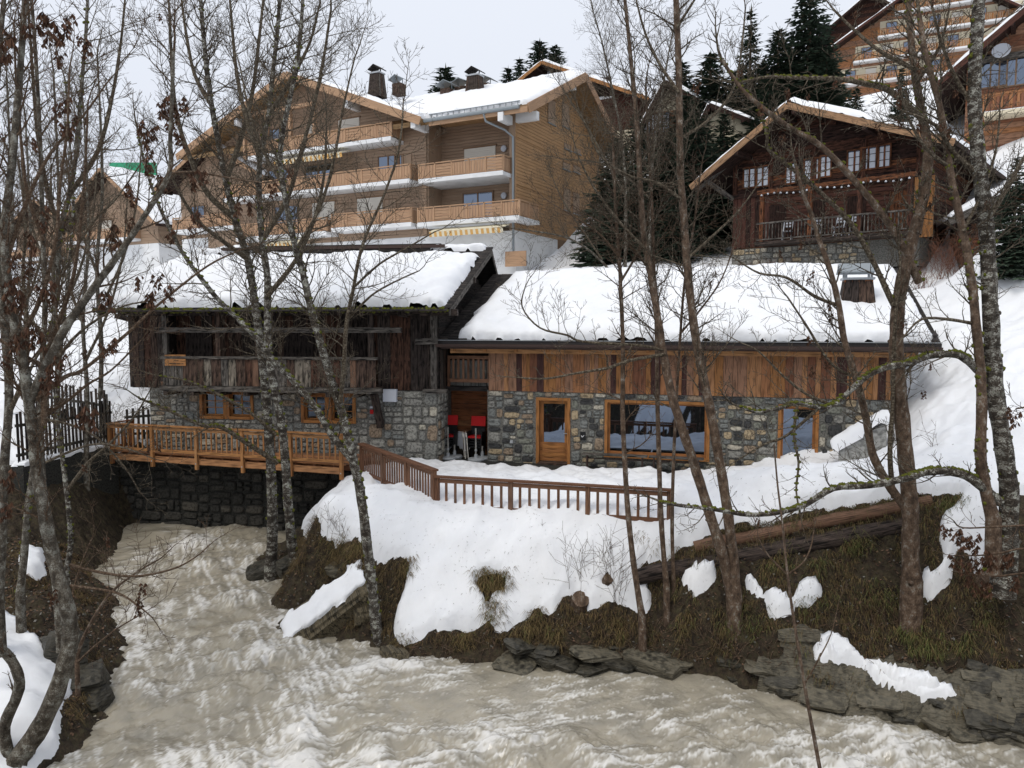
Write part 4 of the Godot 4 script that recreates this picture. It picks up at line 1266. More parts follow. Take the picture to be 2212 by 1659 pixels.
	beam(t, "brace", loc(fr, 808, 850, 0.55), loc(fr, 823, 922, 0.08), 0.2, 0.2, M.old_dark)
	beam(t, "brace", Vector3(W - 0.35, 4.9, 0.1), Vector3(W + 0.3, 4.75, 0.1), 0.14, 0.16, M.old_dark)
	beam(t, "brace", Vector3(-1.0, 4.9, 0.1), Vector3(-1.0, 4.95, 0.95), 0.13, 0.15, M.old_dark)
	# gable end, boards laid flat, and steep boards at the foot
	var gy := 2.4
	while gy < 7.2:
		var h := rf(0.17, 0.24)
		var z0 := 0.0
		var z1 := -9.3
		if gy > 5.0:
			var k := (gy - 5.0) / 2.45
			z0 = lerpf(0.3, -4.7, k)
			z1 = lerpf(-9.6, -5.2, k)
		piece(t, "gable_board", Vector3(0.03 + rf(-0.006, 0.006), gy + h / 2, (z0 + z1) / 2), Vector3(0.03, h - 0.012, absf(z1 - z0)), M[pick(["old_dark_b", "burnt", "old_dark_b"])])
		gy += h
	for i in 9:
		piece(t, "corner_board", Vector3(0.075, 3.1, -0.12 - i * 0.14), Vector3(0.03, 1.35, 0.12), M[pick(["old_grey", "old_dark", "old_brown"])])
	# windows
	for w in [wa, wb]:
		var half: float = w.size.x / 2
		for k in 2:
			var r := Rect2(w.position.x + k * half, w.position.y, half, w.size.y)
			var o := window(t, r.grow(-0.09), -0.14, 0.06, M.frame_wood, M.glass_dim, 1, 2, 0.07)
			piece(o, "casing", Vector3(r.position.x + 0.055, r.get_center().y, -0.07), Vector3(0.11, r.size.y, 0.24), M.frame_wood_b)
			piece(o, "casing", Vector3(r.end.x - 0.055, r.get_center().y, -0.07), Vector3(0.11, r.size.y, 0.24), M.frame_wood)
			piece(o, "sill", Vector3(r.get_center().x, r.position.y + 0.05, -0.05), Vector3(r.size.x - 0.22, 0.1, 0.27), M.frame_wood)
			piece(o, "lintel", Vector3(r.get_center().x, r.end.y - 0.05, -0.07), Vector3(r.size.x - 0.22, 0.1, 0.23), M.frame_wood_b)
			piece(o, "curtain", Vector3(r.get_center().x + (0.1 if k == 0 else -0.1), r.get_center().y + 0.1, -0.19), Vector3(0.14, r.size.y - 0.5, 0.01), M.curtain)
	# roof
	var ez := 1.25
	var ey := 5.12
	var rz := -5.0
	var ry := 7.55
	var xl := loc(fr, 203, 660, ez).x
	var xr := loc(fr, 968, 660, ez).x
	var a := Vector3(xl, ey, ez)
	var b := Vector3(xr, ey, ez)
	var c := Vector3(xr + 0.3, ry, rz)
	var e := Vector3(xl, ry, rz)
	slab(t, "roof", a, b, c, e, 0.12, M.shingle_c)
	slab(t, "roof", e, c, Vector3(xr, ey, -11.2), Vector3(xl, ey, -11.2), 0.12, M.shingle_c)
	roof_snow(t, a + Vector3(0.1, 0.02, -0.05), b + Vector3(-0.1, 0.02, -0.05), c.lerp(b, 0.2) + Vector3(-0.1, 0, 0), e.lerp(a, 0.2) + Vector3(0.2, 0, 0), 0.42, 120, 36, 302, 0.45, true, 0.08)
	roof_snow(t, c.lerp(e, 0.19) + Vector3(0, -0.12, 0.35), c + Vector3(-0.12, -0.12, 0.35), c + Vector3(-0.12, -0.1, -0.6), c.lerp(e, 0.19) + Vector3(0, -0.1, -0.6), 0.34, 26, 12, 303, 0.3)
	roof_snow(t, e + Vector3(0.1, -0.2, 0.6), e.lerp(c, 0.22) + Vector3(0, -0.2, 0.6), e.lerp(c, 0.2) + Vector3(0, -0.1, -0.5), e + Vector3(0.1, -0.1, -0.5), 0.36, 26, 12, 304, 0.3)
	shingles(t, e.lerp(c, 0.2).lerp(a.lerp(b, 0.2), 0.16), c.lerp(e, 0.12).lerp(b.lerp(a, 0.12), 0.14), c.lerp(e, 0.12), e.lerp(c, 0.2), 0.2, 0.42, ["shingle_c", "burnt", "shingle_c"])
	beam(t, "ridge_pole", e.lerp(c, 0.12) + Vector3(0, 0.05, 0.55), c.lerp(e, 0.14) + Vector3(0, 0.07, 0.45), 0.12, 0.12, M.brown_metal)
	beam(t, "ridge_pole", e.lerp(c, 0.2) + Vector3(0, 0.14, 0.0), c.lerp(e, 0.16) + Vector3(0, 0.14, 0.0), 0.16, 0.14, M.burnt)
	# verge boards and shingle ends along the right verge
	beam(t, "verge_board", b + Vector3(0.03, -0.16, 0), c + Vector3(0.03, -0.16, 0), 0.04, 0.2, M.old_grey)
	beam(t, "verge_board", Vector3(xr + 0.03, ey - 0.16, -11.2), c + Vector3(0.03, -0.16, -0.02), 0.04, 0.2, M.old_grey)
	for i in 34:
		var k := (i + 0.5) / 34.0
		piece(t, "verge_shingle", b.lerp(c, k) + Vector3(-0.06, 0.02, 0.0), Vector3(0.3, 0.03, 0.26), M[pick(["shingle", "shingle_b", "shingle_c"])], along(b, c) * Basis(Vector3.RIGHT, -0.1), rng.randi() % 3)
	x = xl + 0.2
	while x < xr:
		beam(t, "rafter", Vector3(x, ey - 0.18, ez - 0.05), Vector3(x, ey + 0.36, ez - 1.5), 0.11, 0.13, M.old_dark)
		x += 0.75
	for i in 26:
		var xx := lerpf(xl, xr, (i + 0.5) / 26.0)
		piece(t, "eaves_shingle", Vector3(xx, ey - 0.03, ez + 0.0), Vector3((xr - xl) / 26.0 - 0.02, 0.035, 0.4), M[pick(["shingle", "shingle_c"])], Basis(Vector3.RIGHT, 0.36), rng.randi() % 3)
	for gz2 in [1.0, -2.0, -5.0]:
		var k: float = (ez - gz2) / (ez - rz)
		piece(t, "purlin", Vector3(0.3, lerpf(ey, ry, k) - 0.24, gz2), Vector3(1.2, 0.2, 0.2), M.old_dark)
	# moss along the eaves
	var ms := MB.new()
	for i in 420:
		var xx := rf(xl, xr)
		moss_tuft(ms, Vector3(xx, ey - 0.06 + rf(-0.05, 0.05), ez + 0.05 + rf(-0.05, 0.02)), rf(0.03, 0.075))
	var mo := obj(t, "eaves_moss", ms, M.moss)
	mo.set_meta("kind", "stuff")
	# electricity cabinet, red sign, sale board
	var r := px_rect(fr, 827, 841, 856, 868, 0.16)
	var cb := thing("meter_cabinet", "white square meter cabinet on the barn's stone wall", "cabinet", "", fr)
	piece(cb, "casing", Vector3(r.get_center().x, r.get_center().y, 0.1), Vector3(r.size.x, r.size.y, 0.16), M.curtain)
	piece(cb, "cabinet_door", Vector3(r.get_center().x, r.get_center().y, 0.187), Vector3(r.size.x - 0.04, r.size.y - 0.04, 0.012), M.curtain)
	r = px_rect(fr, 799, 879, 806, 894, 0.12)
	var rs := thing("small_sign", "small red and white sign fixed to the barn wall beside the brace", "sign", "", fr)
	piece(rs, "red_plate", Vector3(r.get_center().x, r.get_center().y - 0.05, 0.1), Vector3(r.size.x, r.size.y * 0.6, 0.02), M.red_cloth)
	piece(rs, "white_plate", Vector3(r.get_center().x - 0.01, r.get_center().y + 0.1, 0.1), Vector3(r.size.x * 0.8, r.size.y * 0.3, 0.02), M.curtain)
	r = px_rect(fr, 356, 766, 401, 790, gz + 0.06)
	var sg := thing("rental_board", "orange wooden board lettered A LOUER on the barn's gallery", "sign", "", fr)
	piece(sg, "board", Vector3(r.get_center().x, r.get_center().y, gz + 0.05), Vector3(r.size.x, r.size.y, 0.03), M.pine_new)
	var tm := TextMesh.new()
	tm.text = "A LOUER"
	var sf := SystemFont.new()
	sf.font_names = PackedStringArray(["Droid Sans"])
	tm.font = sf
	tm.font_size = 16
	tm.pixel_size = 0.0058
	tm.depth = 0.006
	var tx := part(sg, "lettering", tm, M.old_brown)
	tx.position = Vector3(r.get_center().x + 0.02, r.end.y - 0.085, gz + 0.069)
	for q in [[0.05, -0.02, 0.14], [-0.16, -0.11, 0.1], [-0.02, -0.115, 0.12], [0.13, -0.12, 0.12], [0.26, -0.12, 0.08]]:
		piece(sg, "scrawl", Vector3(r.get_center().x + q[0], r.get_center().y + q[1], gz + 0.067), Vector3(q[2], 0.03, 0.004), M.old_brown)
	print("barn ", Time.get_ticks_msec())
func moss_tuft(b: MB, at: Vector3, r: float) -> void:
	# a lumpy little cushion
	var k := b.v.size()
	var rings := 3
	var sides := 6
	var ph := rng.randf() * TAU
	for i in rings + 1:
		var e := PI * i / rings
		for j in sides:
			var a := TAU * j / sides + ph
			var d := Vector3(sin(e) * cos(a), cos(e), sin(e) * sin(a))
			b.v.append(at + d * r * rf(0.75, 1.2)); b.n.append(d); b.c.append(Color.WHITE); b.uv.append(Vector2.ZERO)
	for i in rings:
		for j in sides:
			var p := k + i * sides + j
			var q := k + i * sides + (j + 1) % sides
			b.idx.append(p); b.idx.append(q + sides); b.idx.append(q)
			b.idx.append(p); b.idx.append(p + sides); b.idx.append(q + sides)

# ================= deck, fences =================
func fence_run(t: Node, a: Vector3, b: Vector3, height: float, posts: int, per: int, tones: Array, cap: Vector2, bal: Vector2, low: float, post_w := 0.1, drop := 0.0) -> void:
	var d := (b - a)
	var l := d.length()
	var x := d / l
	var side := Vector3(-x.z, 0, x.x).normalized()
	for i in posts + 1:
		var p := a + d * (float(i) / posts)
		beam(t, "post", p + Vector3(0, -drop - 0.1, 0), p + Vector3(0, height - 0.02, 0), post_w, post_w, M[pick(tones)], side)
	beam(t, "top_rail", a + Vector3(0, height, 0) - x * 0.06, b + Vector3(0, height, 0) + x * 0.06, cap.x, cap.y, M[tones[0]])
	beam(t, "upper_rail", a + Vector3(0, height - 0.1, 0), b + Vector3(0, height - 0.1, 0), 0.05, 0.1, M[tones[1]])
	beam(t, "lower_rail", a + Vector3(0, low, 0), b + Vector3(0, low, 0), 0.05, 0.1, M[tones[0]])
	for i in posts:
		for k in per:
			var f := (i + (k + 1.0) / (per + 1.0)) / posts
			var p := a + d * f
			beam(t, "baluster", p + Vector3(0, low + 0.05, 0), p + Vector3(0, height - 0.15, 0), bal.x, bal.y, M[pick(tones)], side)
func deck_and_fences() -> void:
	# terrace deck over the river
	var A := P(243, 985, 26.3)
	var B := P(741, 1022, 23.55)
	A.y = 0.02; B.y = 0.02
	var t := thing("wooden_deck", "bright new pine deck with a slatted railing overhanging the river below the barn", "deck")
	var x := (B - A).normalized()
	var n := Vector3(-x.z, 0, x.x).normalized()   # towards the camera?
	if n.z > 0: n = -n                               # n points to the barn
	var L := A.distance_to(B)
	for i in 15:
		var zz := 0.05 + i * 0.14
		var s := clampf(L * (zz - 0.55) / 1.45, 0.0, L - 0.3)
		var p0 := A + x * s + n * (zz + 0.07) + Vector3(0, 0.22, 0)
		var p1 := B + n * (zz + 0.07) + Vector3(0, 0.22, 0)
		piece(t, "floor_board", (p0 + p1) * 0.5, Vector3(0.13, 0.035, p0.distance_to(p1)), M[pick(["pine_new_b", "larch_c", "log_brown", "larch_b"])], along(p0, p1))
	beam(t, "edge_beam", A + Vector3(0, 0.05, 0), B + Vector3(0, 0.05, 0), 0.08, 0.2, M.larch_a)
	beam(t, "joist_beam", A + n * 0.5 + Vector3(0, 0.08, 0), B + n * 0.5 + Vector3(0, 0.08, 0), 0.08, 0.2, M.larch_d)
	for i in 13:
		var p := A + x * (L * (i + 0.5) / 13.0) + Vector3(0, 0.12, 0)
		beam(t, "joist", p + n * 0.02, p + n * (0.5 + 1.3 * i / 13.0), 0.07, 0.15, M.larch_d)
	var f0 := A - n * 0.09
	var f1 := B - n * 0.09
	fence_run(t, f0, f1, 1.2, 5, 8, ["pine_new", "pine_new_c", "pine_new_b"], Vector2(0.16, 0.045), Vector2(0.05, 0.028), 0.36, 0.1, 0.1)
	fence_run(t, A - x * 0.02, A + n * 0.9, 1.2, 1, 5, ["pine_red", "pine_new_b", "pine_red"], Vector2(0.14, 0.045), Vector2(0.05, 0.028), 0.36, 0.12, 0.1)
	for i in 6:
		var p := f0.lerp(f1, i / 5.0) - n * 0.055 + Vector3(0, 0.0, 0)
		var bb := MB.new()
		bb.box(p, Vector3(0.035, 0.035, 0.02), Basis(x, Vector3.UP, x.cross(Vector3.UP)))
		obj(t, "bolt", bb, M.grey_metal)
	# fence from the deck down to the corner
	var C := P(782, 1025, 23.5)
	var D := P(938, 1090, 19.45)
	C.y = -0.05; D.y = -0.1
	t = thing("picket_fence", "weathered brown slatted fence running from the deck to the terrace corner", "fence", "terrace fences")
	fence_run(t, C, D, 0.98, 3, 9, ["fence_brown", "fence_brown_b", "log_brown"], Vector2(0.2, 0.05), Vector2(0.07, 0.03), 0.12, 0.11, 0.35)
	var E := P(945, 1094, 19.4)
	var H := P(1445, 1128, 17.9)
	E.y = -0.12; H.y = -0.14
	t = thing("picket_fence", "low brown slatted fence along the snowy terrace in front of the stone chalet", "fence", "terrace fences")
	fence_run(t, E, H, 0.84, 3, 7, ["fence_brown", "fence_brown_b", "log_brown"], Vector2(0.17, 0.05), Vector2(0.065, 0.03), 0.1, 0.11, 0.3)
	# concrete wall and dark paling on the far left
	var wA := Vector3(-13.75, 0.42, -26.6)
	var wB := Vector3(-14.5, 0.42, -22.6)
	t = thing("river_wall", "dark concrete river wall beside the deck, topped with snow", "wall")
	var wm := MB.new()
	wm.bar(wA + Vector3(-0.2, -1.9, 0), wB + Vector3(-0.2, -1.9, 0), 0.4, 3.8)
	obj(t, "wall", wm, M.mortar_wet)
	roof_snow(t, wA + Vector3(0.02, 0.01, 0), wB + Vector3(0.02, 0.01, 0), wB + Vector3(-0.42, 0.01, 0), wA + Vector3(-0.42, 0.01, 0), 0.1, 30, 8, 306, 0.12, true, 0.02)
	t = thing("paling_fence", "tall dark paling fence standing on the river wall", "fence", "dark paling fences")
	paling(t, wA + Vector3(-0.2, 0.05, 0), wB + Vector3(-0.2, 0.05, 0), 1.5, 26)
	t = thing("paling_fence", "lower grey paling fence with sagging rails between the river wall and barn", "fence", "dark paling fences")
	paling(t, Vector3(-13.9, 0.45, -27.4), Vector3(-11.9, 0.5, -28.1) , 1.15, 12)
	t = thing("paling_fence", "dark paling fence climbing the slope behind the river wall", "fence", "dark paling fences")
	paling(t, Vector3(-14.2, 0.5, -27.0), Vector3(-17.2, 0.9, -27.6), 1.7, 20)
func paling(t: Node, a: Vector3, b: Vector3, h: float, n: int) -> void:
	var side := Vector3(-(b - a).z, 0, (b - a).x).normalized()
	for f in [0.2, 0.72]:
		beam(t, "rail", a + Vector3(0, h * f, 0), b + Vector3(0, h * f + rf(-0.06, 0.06), 0), 0.06, 0.09, M.fence_dark)
	for i in n:
		var p := a.lerp(b, (i + 0.5) / n)
		var lean := Vector3(rf(-0.03, 0.03), 0, rf(-0.03, 0.03))
		beam(t, "pale", p, p + lean + Vector3(0, h * rf(0.92, 1.05), 0), 0.085, 0.025, M[pick(["fence_dark", "burnt", "old_dark"])], side)

# ================= things under the porch =================
func furniture() -> void:
	var fr := annex_fr
	# chairs stacked under the porch, one stack by each parasol foot
	for k in 2:
		var bx: float = [965.0, 1025.0][k]
		var base := loc(fr, bx, 990, -0.45)
		var st: Vector3 = Vector3(base.x + 0.02, 0.02, -0.55)
		for i in 4:
			var seat_y := 0.36 + i * 0.09
			var c := thing("wicker_chair", "%s black wicker chair in the stack %s" % [["lowest", "second", "third", "topmost, red cushioned"][i], ["next to the barn's stone corner", "next to the stone chalet's wall"][k]], "chair", "stacked terrace chairs", fr * Transform3D(Basis(Vector3.UP, 0.1 - 0.1 * k), st + Vector3(0, i * 0.09, -0.02 * i)))
			var m: Material = M.black_plastic
			piece(c, "seat", Vector3(0, 0.4, 0), Vector3(0.5, 0.05, 0.48), m)
			piece(c, "backrest", Vector3(0, 0.72, -0.23), Vector3(0.5, 0.6, 0.04), m, Basis(Vector3.RIGHT, -0.12))
			for s in [-1, 1]:
				piece(c, "armrest", Vector3(s * 0.26, 0.62, 0), Vector3(0.05, 0.04, 0.46), m)
				piece(c, "side_panel", Vector3(s * 0.26, 0.48, 0), Vector3(0.025, 0.24, 0.42), m)
				for z in [-1, 1]: piece(c, "leg", Vector3(s * 0.23, 0.19, z * 0.21), Vector3(0.04, 0.38, 0.04), m)
			if i == 3:
				piece(c, "seat_cushion", Vector3(0, 0.46, 0.03), Vector3(0.46, 0.06, 0.44), M.red_cloth)
				piece(c, "back_cushion", Vector3(0.04, 0.98, -0.12), Vector3(0.52, 0.34, 0.05), M.red_cloth, Basis(Vector3.RIGHT, -0.18))
		# parasol feet
		for q in [[bx + 3, 993, 0.05, 1.0, "front"], [bx + 17, 984, -0.3, 0.35, "rear"]]:
			var w := loc(fr, q[0], q[1], q[2])
			var f := thing("parasol_foot", "%s parasol foot of round grey metal %s" % ["tall" if q[4] == "front" else "short", ["by the barn's stone corner", "by the stone chalet's wall"][k]], "parasol foot", "parasol feet on the porch", fr * Transform3D(Basis.IDENTITY, Vector3(w.x, 0.02, q[2])))
			var disc := MB.new()
			disc.lathe(Vector3.ZERO, [Vector2(0.27, 0.0), Vector2(0.28, 0.05), Vector2(0.26, 0.09), Vector2(0.06, 0.11), Vector2(0.055, 0.22), Vector2(0.0, 0.23)], 24)
			obj(f, "base", disc, M.grey_metal)
			var tb := MB.new()
			tb.tube(PackedVector3Array([Vector3(0, 0.1, 0), Vector3(0, 0.1 + 1.0 * q[3], 0)]), PackedFloat32Array([0.028, 0.028]), 10, 0.0, true)
			obj(f, "pole", tb, M.pale_board)
			var kn := MB.new()
			kn.lathe(Vector3(0, 0.32 * minf(1.0, q[3] + 0.3), 0), [Vector2(0.03, 0), Vector2(0.045, 0.01), Vector2(0.045, 0.06), Vector2(0.03, 0.07)], 10)
			obj(f, "collar", kn, M.grey_metal)
		# folded chairs leaning
		for i in 2:
			var lx := loc(fr, [948.0, 1003.0][k] + i * 6.0, 960, -0.3).x
			var c := thing("folding_chair", "folded pale metal chair leaning %s, %s" % [["by the barn's stone corner", "between the two chair stacks"][k], ["outer one", "inner one"][i]], "chair", "folded chairs on the porch", fr * Transform3D(Basis(Vector3.UP, 0.35), Vector3(lx, 0.02, -0.35)))
			var m: Material = M.shutter_white
			for s in [-1, 1]:
				beam(c, "leg", Vector3(s * 0.02, 0.0, s * 0.2), Vector3(0.02 * s - 0.06, 0.86, s * 0.18), 0.03, 0.02, m)
			beam(c, "backrest", Vector3(-0.06, 0.86, -0.2), Vector3(-0.06, 0.86, 0.2), 0.03, 0.1, m)
			piece(c, "seat", Vector3(-0.05, 0.5, 0), Vector3(0.03, 0.4, 0.36), M.old_grey)
	# benches under the long window
	for k in 2:
		var a := loc(fr, [1258.0, 1402.0][k], 989, 0.45)
		var b := loc(fr, [1398.0, 1520.0][k], 991, 0.45)
		var bn := thing("bench", "narrow grey plank bench on thin metal legs, %s" % ["nearer the glazed door", "farther from the glazed door"][k], "bench", "benches under the long window", fr)
		var y := 0.5
		piece(bn, "seat", Vector3((a.x + b.x) / 2, y, 0.42), Vector3(b.x - a.x, 0.05, 0.28), M.old_grey)
		for s in [a.x + 0.15, b.x - 0.15]:
			for z in [0.32, 0.52]: piece(bn, "leg", Vector3(s, y / 2 - 0.05, z), Vector3(0.035, y + 0.1, 0.035), M.brown_metal)
		piece(bn, "stretcher", Vector3((a.x + b.x) / 2, y - 0.14, 0.42), Vector3(b.x - a.x - 0.3, 0.03, 0.03), M.brown_metal)
	# paved strip along the wall
	var g := MB.new()
	g.box(Vector3(3.6, -0.02, 0.45), Vector3(11.0, 0.1, 1.2))
	var o := obj(self, "pavement", g, M.mortar_wet)
	o.transform = fr
	o.set_meta("kind", "structure")
	print("furniture ", Time.get_ticks_msec())

# ================= flats and houses up the hill =================
func pt(parent: Node, tr: Transform3D, called: String, at: Vector3, s: Vector3, m: Material, bs := Basis.IDENTITY) -> MeshInstance3D:
	return piece(parent, called, tr * at, s, m, tr.basis * bs)
# horizontal siding on the plane z = 0 of tr, between x0 and x1; top(x) limits a gable when apex is given
func siding(parent: Node, tr: Transform3D, x0: float, x1: float, y0: float, y1: float, row: float, tones: Array, apex := Vector2.ZERO, eave := 0.0, called := "siding_board") -> void:
	var y := y0
	var rows := int(ceil((y1 - y0) / row))
	var h := (y1 - y0) / rows
	for i in rows:
		var a := x0
		var b := x1
		if apex != Vector2.ZERO and y + h > eave:
			var k := (y + h - eave) / (apex.y - eave)
			a = lerpf(x0, apex.x, k)
			b = lerpf(x1, apex.x, k)
		if b - a > 0.1:
			pt(parent, tr, called, Vector3((a + b) / 2, y + h / 2, 0.02 + rf(-0.003, 0.003)), Vector3(b - a, h - 0.02, 0.04), M[pick(tones)], Basis(Vector3.RIGHT, -0.06))
		y += h
func balcony(parent: Node, tr: Transform3D, x0: float, x1: float, y: float, depth: float, tones: Array, slab_m: Material, style: int, ends := true) -> void:
	var o := pt(parent, tr, "balcony", Vector3((x0 + x1) / 2, y, depth / 2), Vector3(x1 - x0, 0.22, depth), slab_m)
	var inv := o.transform.affine_inverse()
	var sb := MB.new()
	sb.box(Vector3(0, 0.128, depth / 2 - 0.08), Vector3(x1 - x0 - 0.02, 0.03, 0.15))
	obj(o, "snow_line", sb, M.snow)
	var runs := [[Vector3(x0, y, depth - 0.1), Vector3(x1, y, depth - 0.1)]]
	if ends: runs.append([Vector3(x1 - 0.05, y, depth - 0.1), Vector3(x1 - 0.05, y, 0.1)])
	for rn in runs:
		var a: Vector3 = rn[0]
		var b: Vector3 = rn[1]
		var l := a.distance_to(b)
		var bs := along(a, b)
		var n := maxi(1, int(round(l / 1.25)))
		var rel := func(p: Vector3) -> Vector3: return p - Vector3((x0 + x1) / 2, y, depth / 2)
		piece(o, "top_rail", rel.call((a + b) / 2 + Vector3(0, 1.05, 0)), Vector3(0.09, 0.07, l), M[tones[0]], bs)
		piece(o, "lower_rail", rel.call((a + b) / 2 + Vector3(0, 0.22, 0)), Vector3(0.05, 0.07, l), M[tones[1]], bs)
		for i in n + 1:
			piece(o, "post", rel.call(a.lerp(b, float(i) / n) + Vector3(0, 0.6, 0)), Vector3(0.09, 0.95, 0.09), M[tones[0]], bs)
		for i in n:
			var p := a.lerp(b, float(i) / n)
			var q := a.lerp(b, (i + 1.0) / n)
			if style == 0 and i % 3 == 1:
				for k in 4: piece(o, "rail_board", rel.call((p + q) / 2 + Vector3(0, 0.36 + k * 0.17, 0)), Vector3(0.03, 0.15, l / n - 0.1), M[tones[k % 2]], bs)
			else:
				var m := 6 if style == 0 else 7
				for k in m: piece(o, "rail_board", rel.call(p.lerp(q, (k + 0.5) / m) + Vector3(0, 0.6, 0)), Vector3(0.03, 0.7, (l / n - 0.08) / m - (0.012 if style == 0 else 0.05)), M[tones[(i + k) % 2]], bs)
func shutter_window(parent: Node, tr: Transform3D, r: Rect2, kind: String) -> void:
	match kind:
		"shutter":
			var o := pt(parent, tr, "shutter", Vector3(r.get_center().x, r.get_center().y, 0.06), Vector3(r.size.x, r.size.y, 0.05), M.tan_board)
			piece(o, "frame", Vector3(-r.size.x / 2 - 0.03, 0, -0.01), Vector3(0.05, r.size.y + 0.1, 0.05), M.tan_dark)
			piece(o, "frame", Vector3(0, r.size.y / 2 + 0.03, -0.01), Vector3(r.size.x, 0.05, 0.05), M.tan_dark)
			piece(o, "sill", Vector3(0, -r.size.y / 2 - 0.05, 0.02), Vector3(r.size.x + 0.1, 0.06, 0.12), M.zinc)
		"roller":
			var o := pt(parent, tr, "roller_shutter", Vector3(r.get_center().x, r.get_center().y, 0.05), Vector3(r.size.x, r.size.y, 0.03), M.shutter_white)
			var n := int(r.size.y / 0.12)
			for i in n: piece(o, "slat", Vector3(0, -r.size.y / 2 + (i + 0.5) * r.size.y / n, 0.02), Vector3(r.size.x - 0.04, r.size.y / n - 0.012, 0.02), M.shutter_white)
			piece(o, "frame", Vector3(0, r.size.y / 2 + 0.05, 0), Vector3(r.size.x + 0.16, 0.1, 0.09), M.tan_dark)
		"glass":
			var o := pt(parent, tr, "window", Vector3(r.get_center().x, r.get_center().y, 0.05), Vector3(r.size.x, r.size.y, 0.03), M.glass)
			for s in [-0.5, 0.0, 0.5]: piece(o, "frame", Vector3(s * r.size.x, 0, 0.02), Vector3(0.08, r.size.y + 0.08, 0.06), M.tan_dark)
			for s in [-0.5, 0.5]: piece(o, "frame", Vector3(0, s * r.size.y, 0.02), Vector3(r.size.x, 0.08, 0.055), M.tan_dark)
		"curtain":
			var o := pt(parent, tr, "window", Vector3(r.get_center().x, r.get_center().y, 0.03), Vector3(r.size.x, r.size.y, 0.03), M.glass_dim)
			for s in [-0.25, 0.25]: piece(o, "curtain", Vector3(s * r.size.x, -0.02, 0.018), Vector3(r.size.x * 0.36, r.size.y * 0.86, 0.008), M.curtain)
			for s in [-0.5, 0.0, 0.5]: piece(o, "frame", Vector3(s * r.size.x, 0, 0.03), Vector3(0.07, r.size.y + 0.06, 0.06), M.chalet_warm)
			for s in [-0.5, 0.5]: piece(o, "frame", Vector3(0, s * r.size.y, 0.03), Vector3(r.size.x, 0.07, 0.055), M.chalet_warm)
			for s in [-0.17, 0.17]: piece(o, "glazing_bar", Vector3(0, s * r.size.y, 0.035), Vector3(r.size.x, 0.025, 0.02), M.chalet_dark)
func timber_chimney(t: Node, at: Vector3, w: float, h: float) -> void:
	var cr := []
	for s in [[w, 0.0], [w * 0.72, h]]:
		for k in [[-1, 1], [1, 1], [1, -1], [-1, -1]]: cr.append(at + Vector3(k[0] * s[0], s[1], k[1] * s[0] * 0.8))
	var o := obj(t, "chimney", ch_core(cr), M.old_dark_b)
	for f in 4:
		var n2 := (f + 1) % 4
		for k in 6:
			var bl: Vector3 = cr[f].lerp(cr[n2], k / 6.0 + 0.01)
			var br: Vector3 = cr[f].lerp(cr[n2], (k + 1) / 6.0 - 0.01)
			var tl: Vector3 = cr[4 + f].lerp(cr[4 + n2], k / 6.0 + 0.01)
			var tr: Vector3 = cr[4 + f].lerp(cr[4 + n2], (k + 1) / 6.0 - 0.01)
			var th := (br - bl).cross(tl - bl).normalized() * 0.05
			var b := MB.new()
			b.quad(bl + th, tl + th, tr + th, br + th, Vector2(k, 0), Vector2(k, h), Vector2(k + 0.25, h), Vector2(k + 0.25, 0))
			b.quad(bl, tl, tl + th, bl + th); b.quad(br + th, tr + th, tr, br); b.quad(tl, tr, tr + th, tl + th)
			obj(o, "chimney_board", b, M[pick(["old_dark", "old_grey", "old_brown", "old_dark"])])
	piece(o, "chimney_collar", at + Vector3(0, h + 0.05, 0), Vector3(w * 1.75, 0.1, w * 1.5), M.grey_metal)
	for s in [-1, 1]:
		piece(o, "cowl_leg", at + Vector3(s * w * 0.6, h + 0.2, 0), Vector3(0.06, 0.3, 0.06), M.dark_metal)
		beam(o, "cowl_board", at + Vector3(s * w * 0.95, h + 0.28, 0), at + Vector3(0, h + 0.6, 0), w * 1.7, 0.06, M.shingle_c, Vector3(0, 1, 0))
func cowl(t: Node, at: Vector3, w: float) -> void:
	var o := piece(t, "flue", at + Vector3(0, 0.35, 0), Vector3(w, 0.8, w), M.old_brown)
	for s in [-1, 1]: piece(o, "cowl_leg", Vector3(s * w * 0.45, 0.55, 0), Vector3(0.05, 0.4, 0.05), M.zinc)
	for s in [-1, 1]: beam(o, "cowl_plate", Vector3(s * w * 0.85, 0.62, 0), Vector3(0, 0.95, 0), w * 1.5, 0.04, M.zinc)

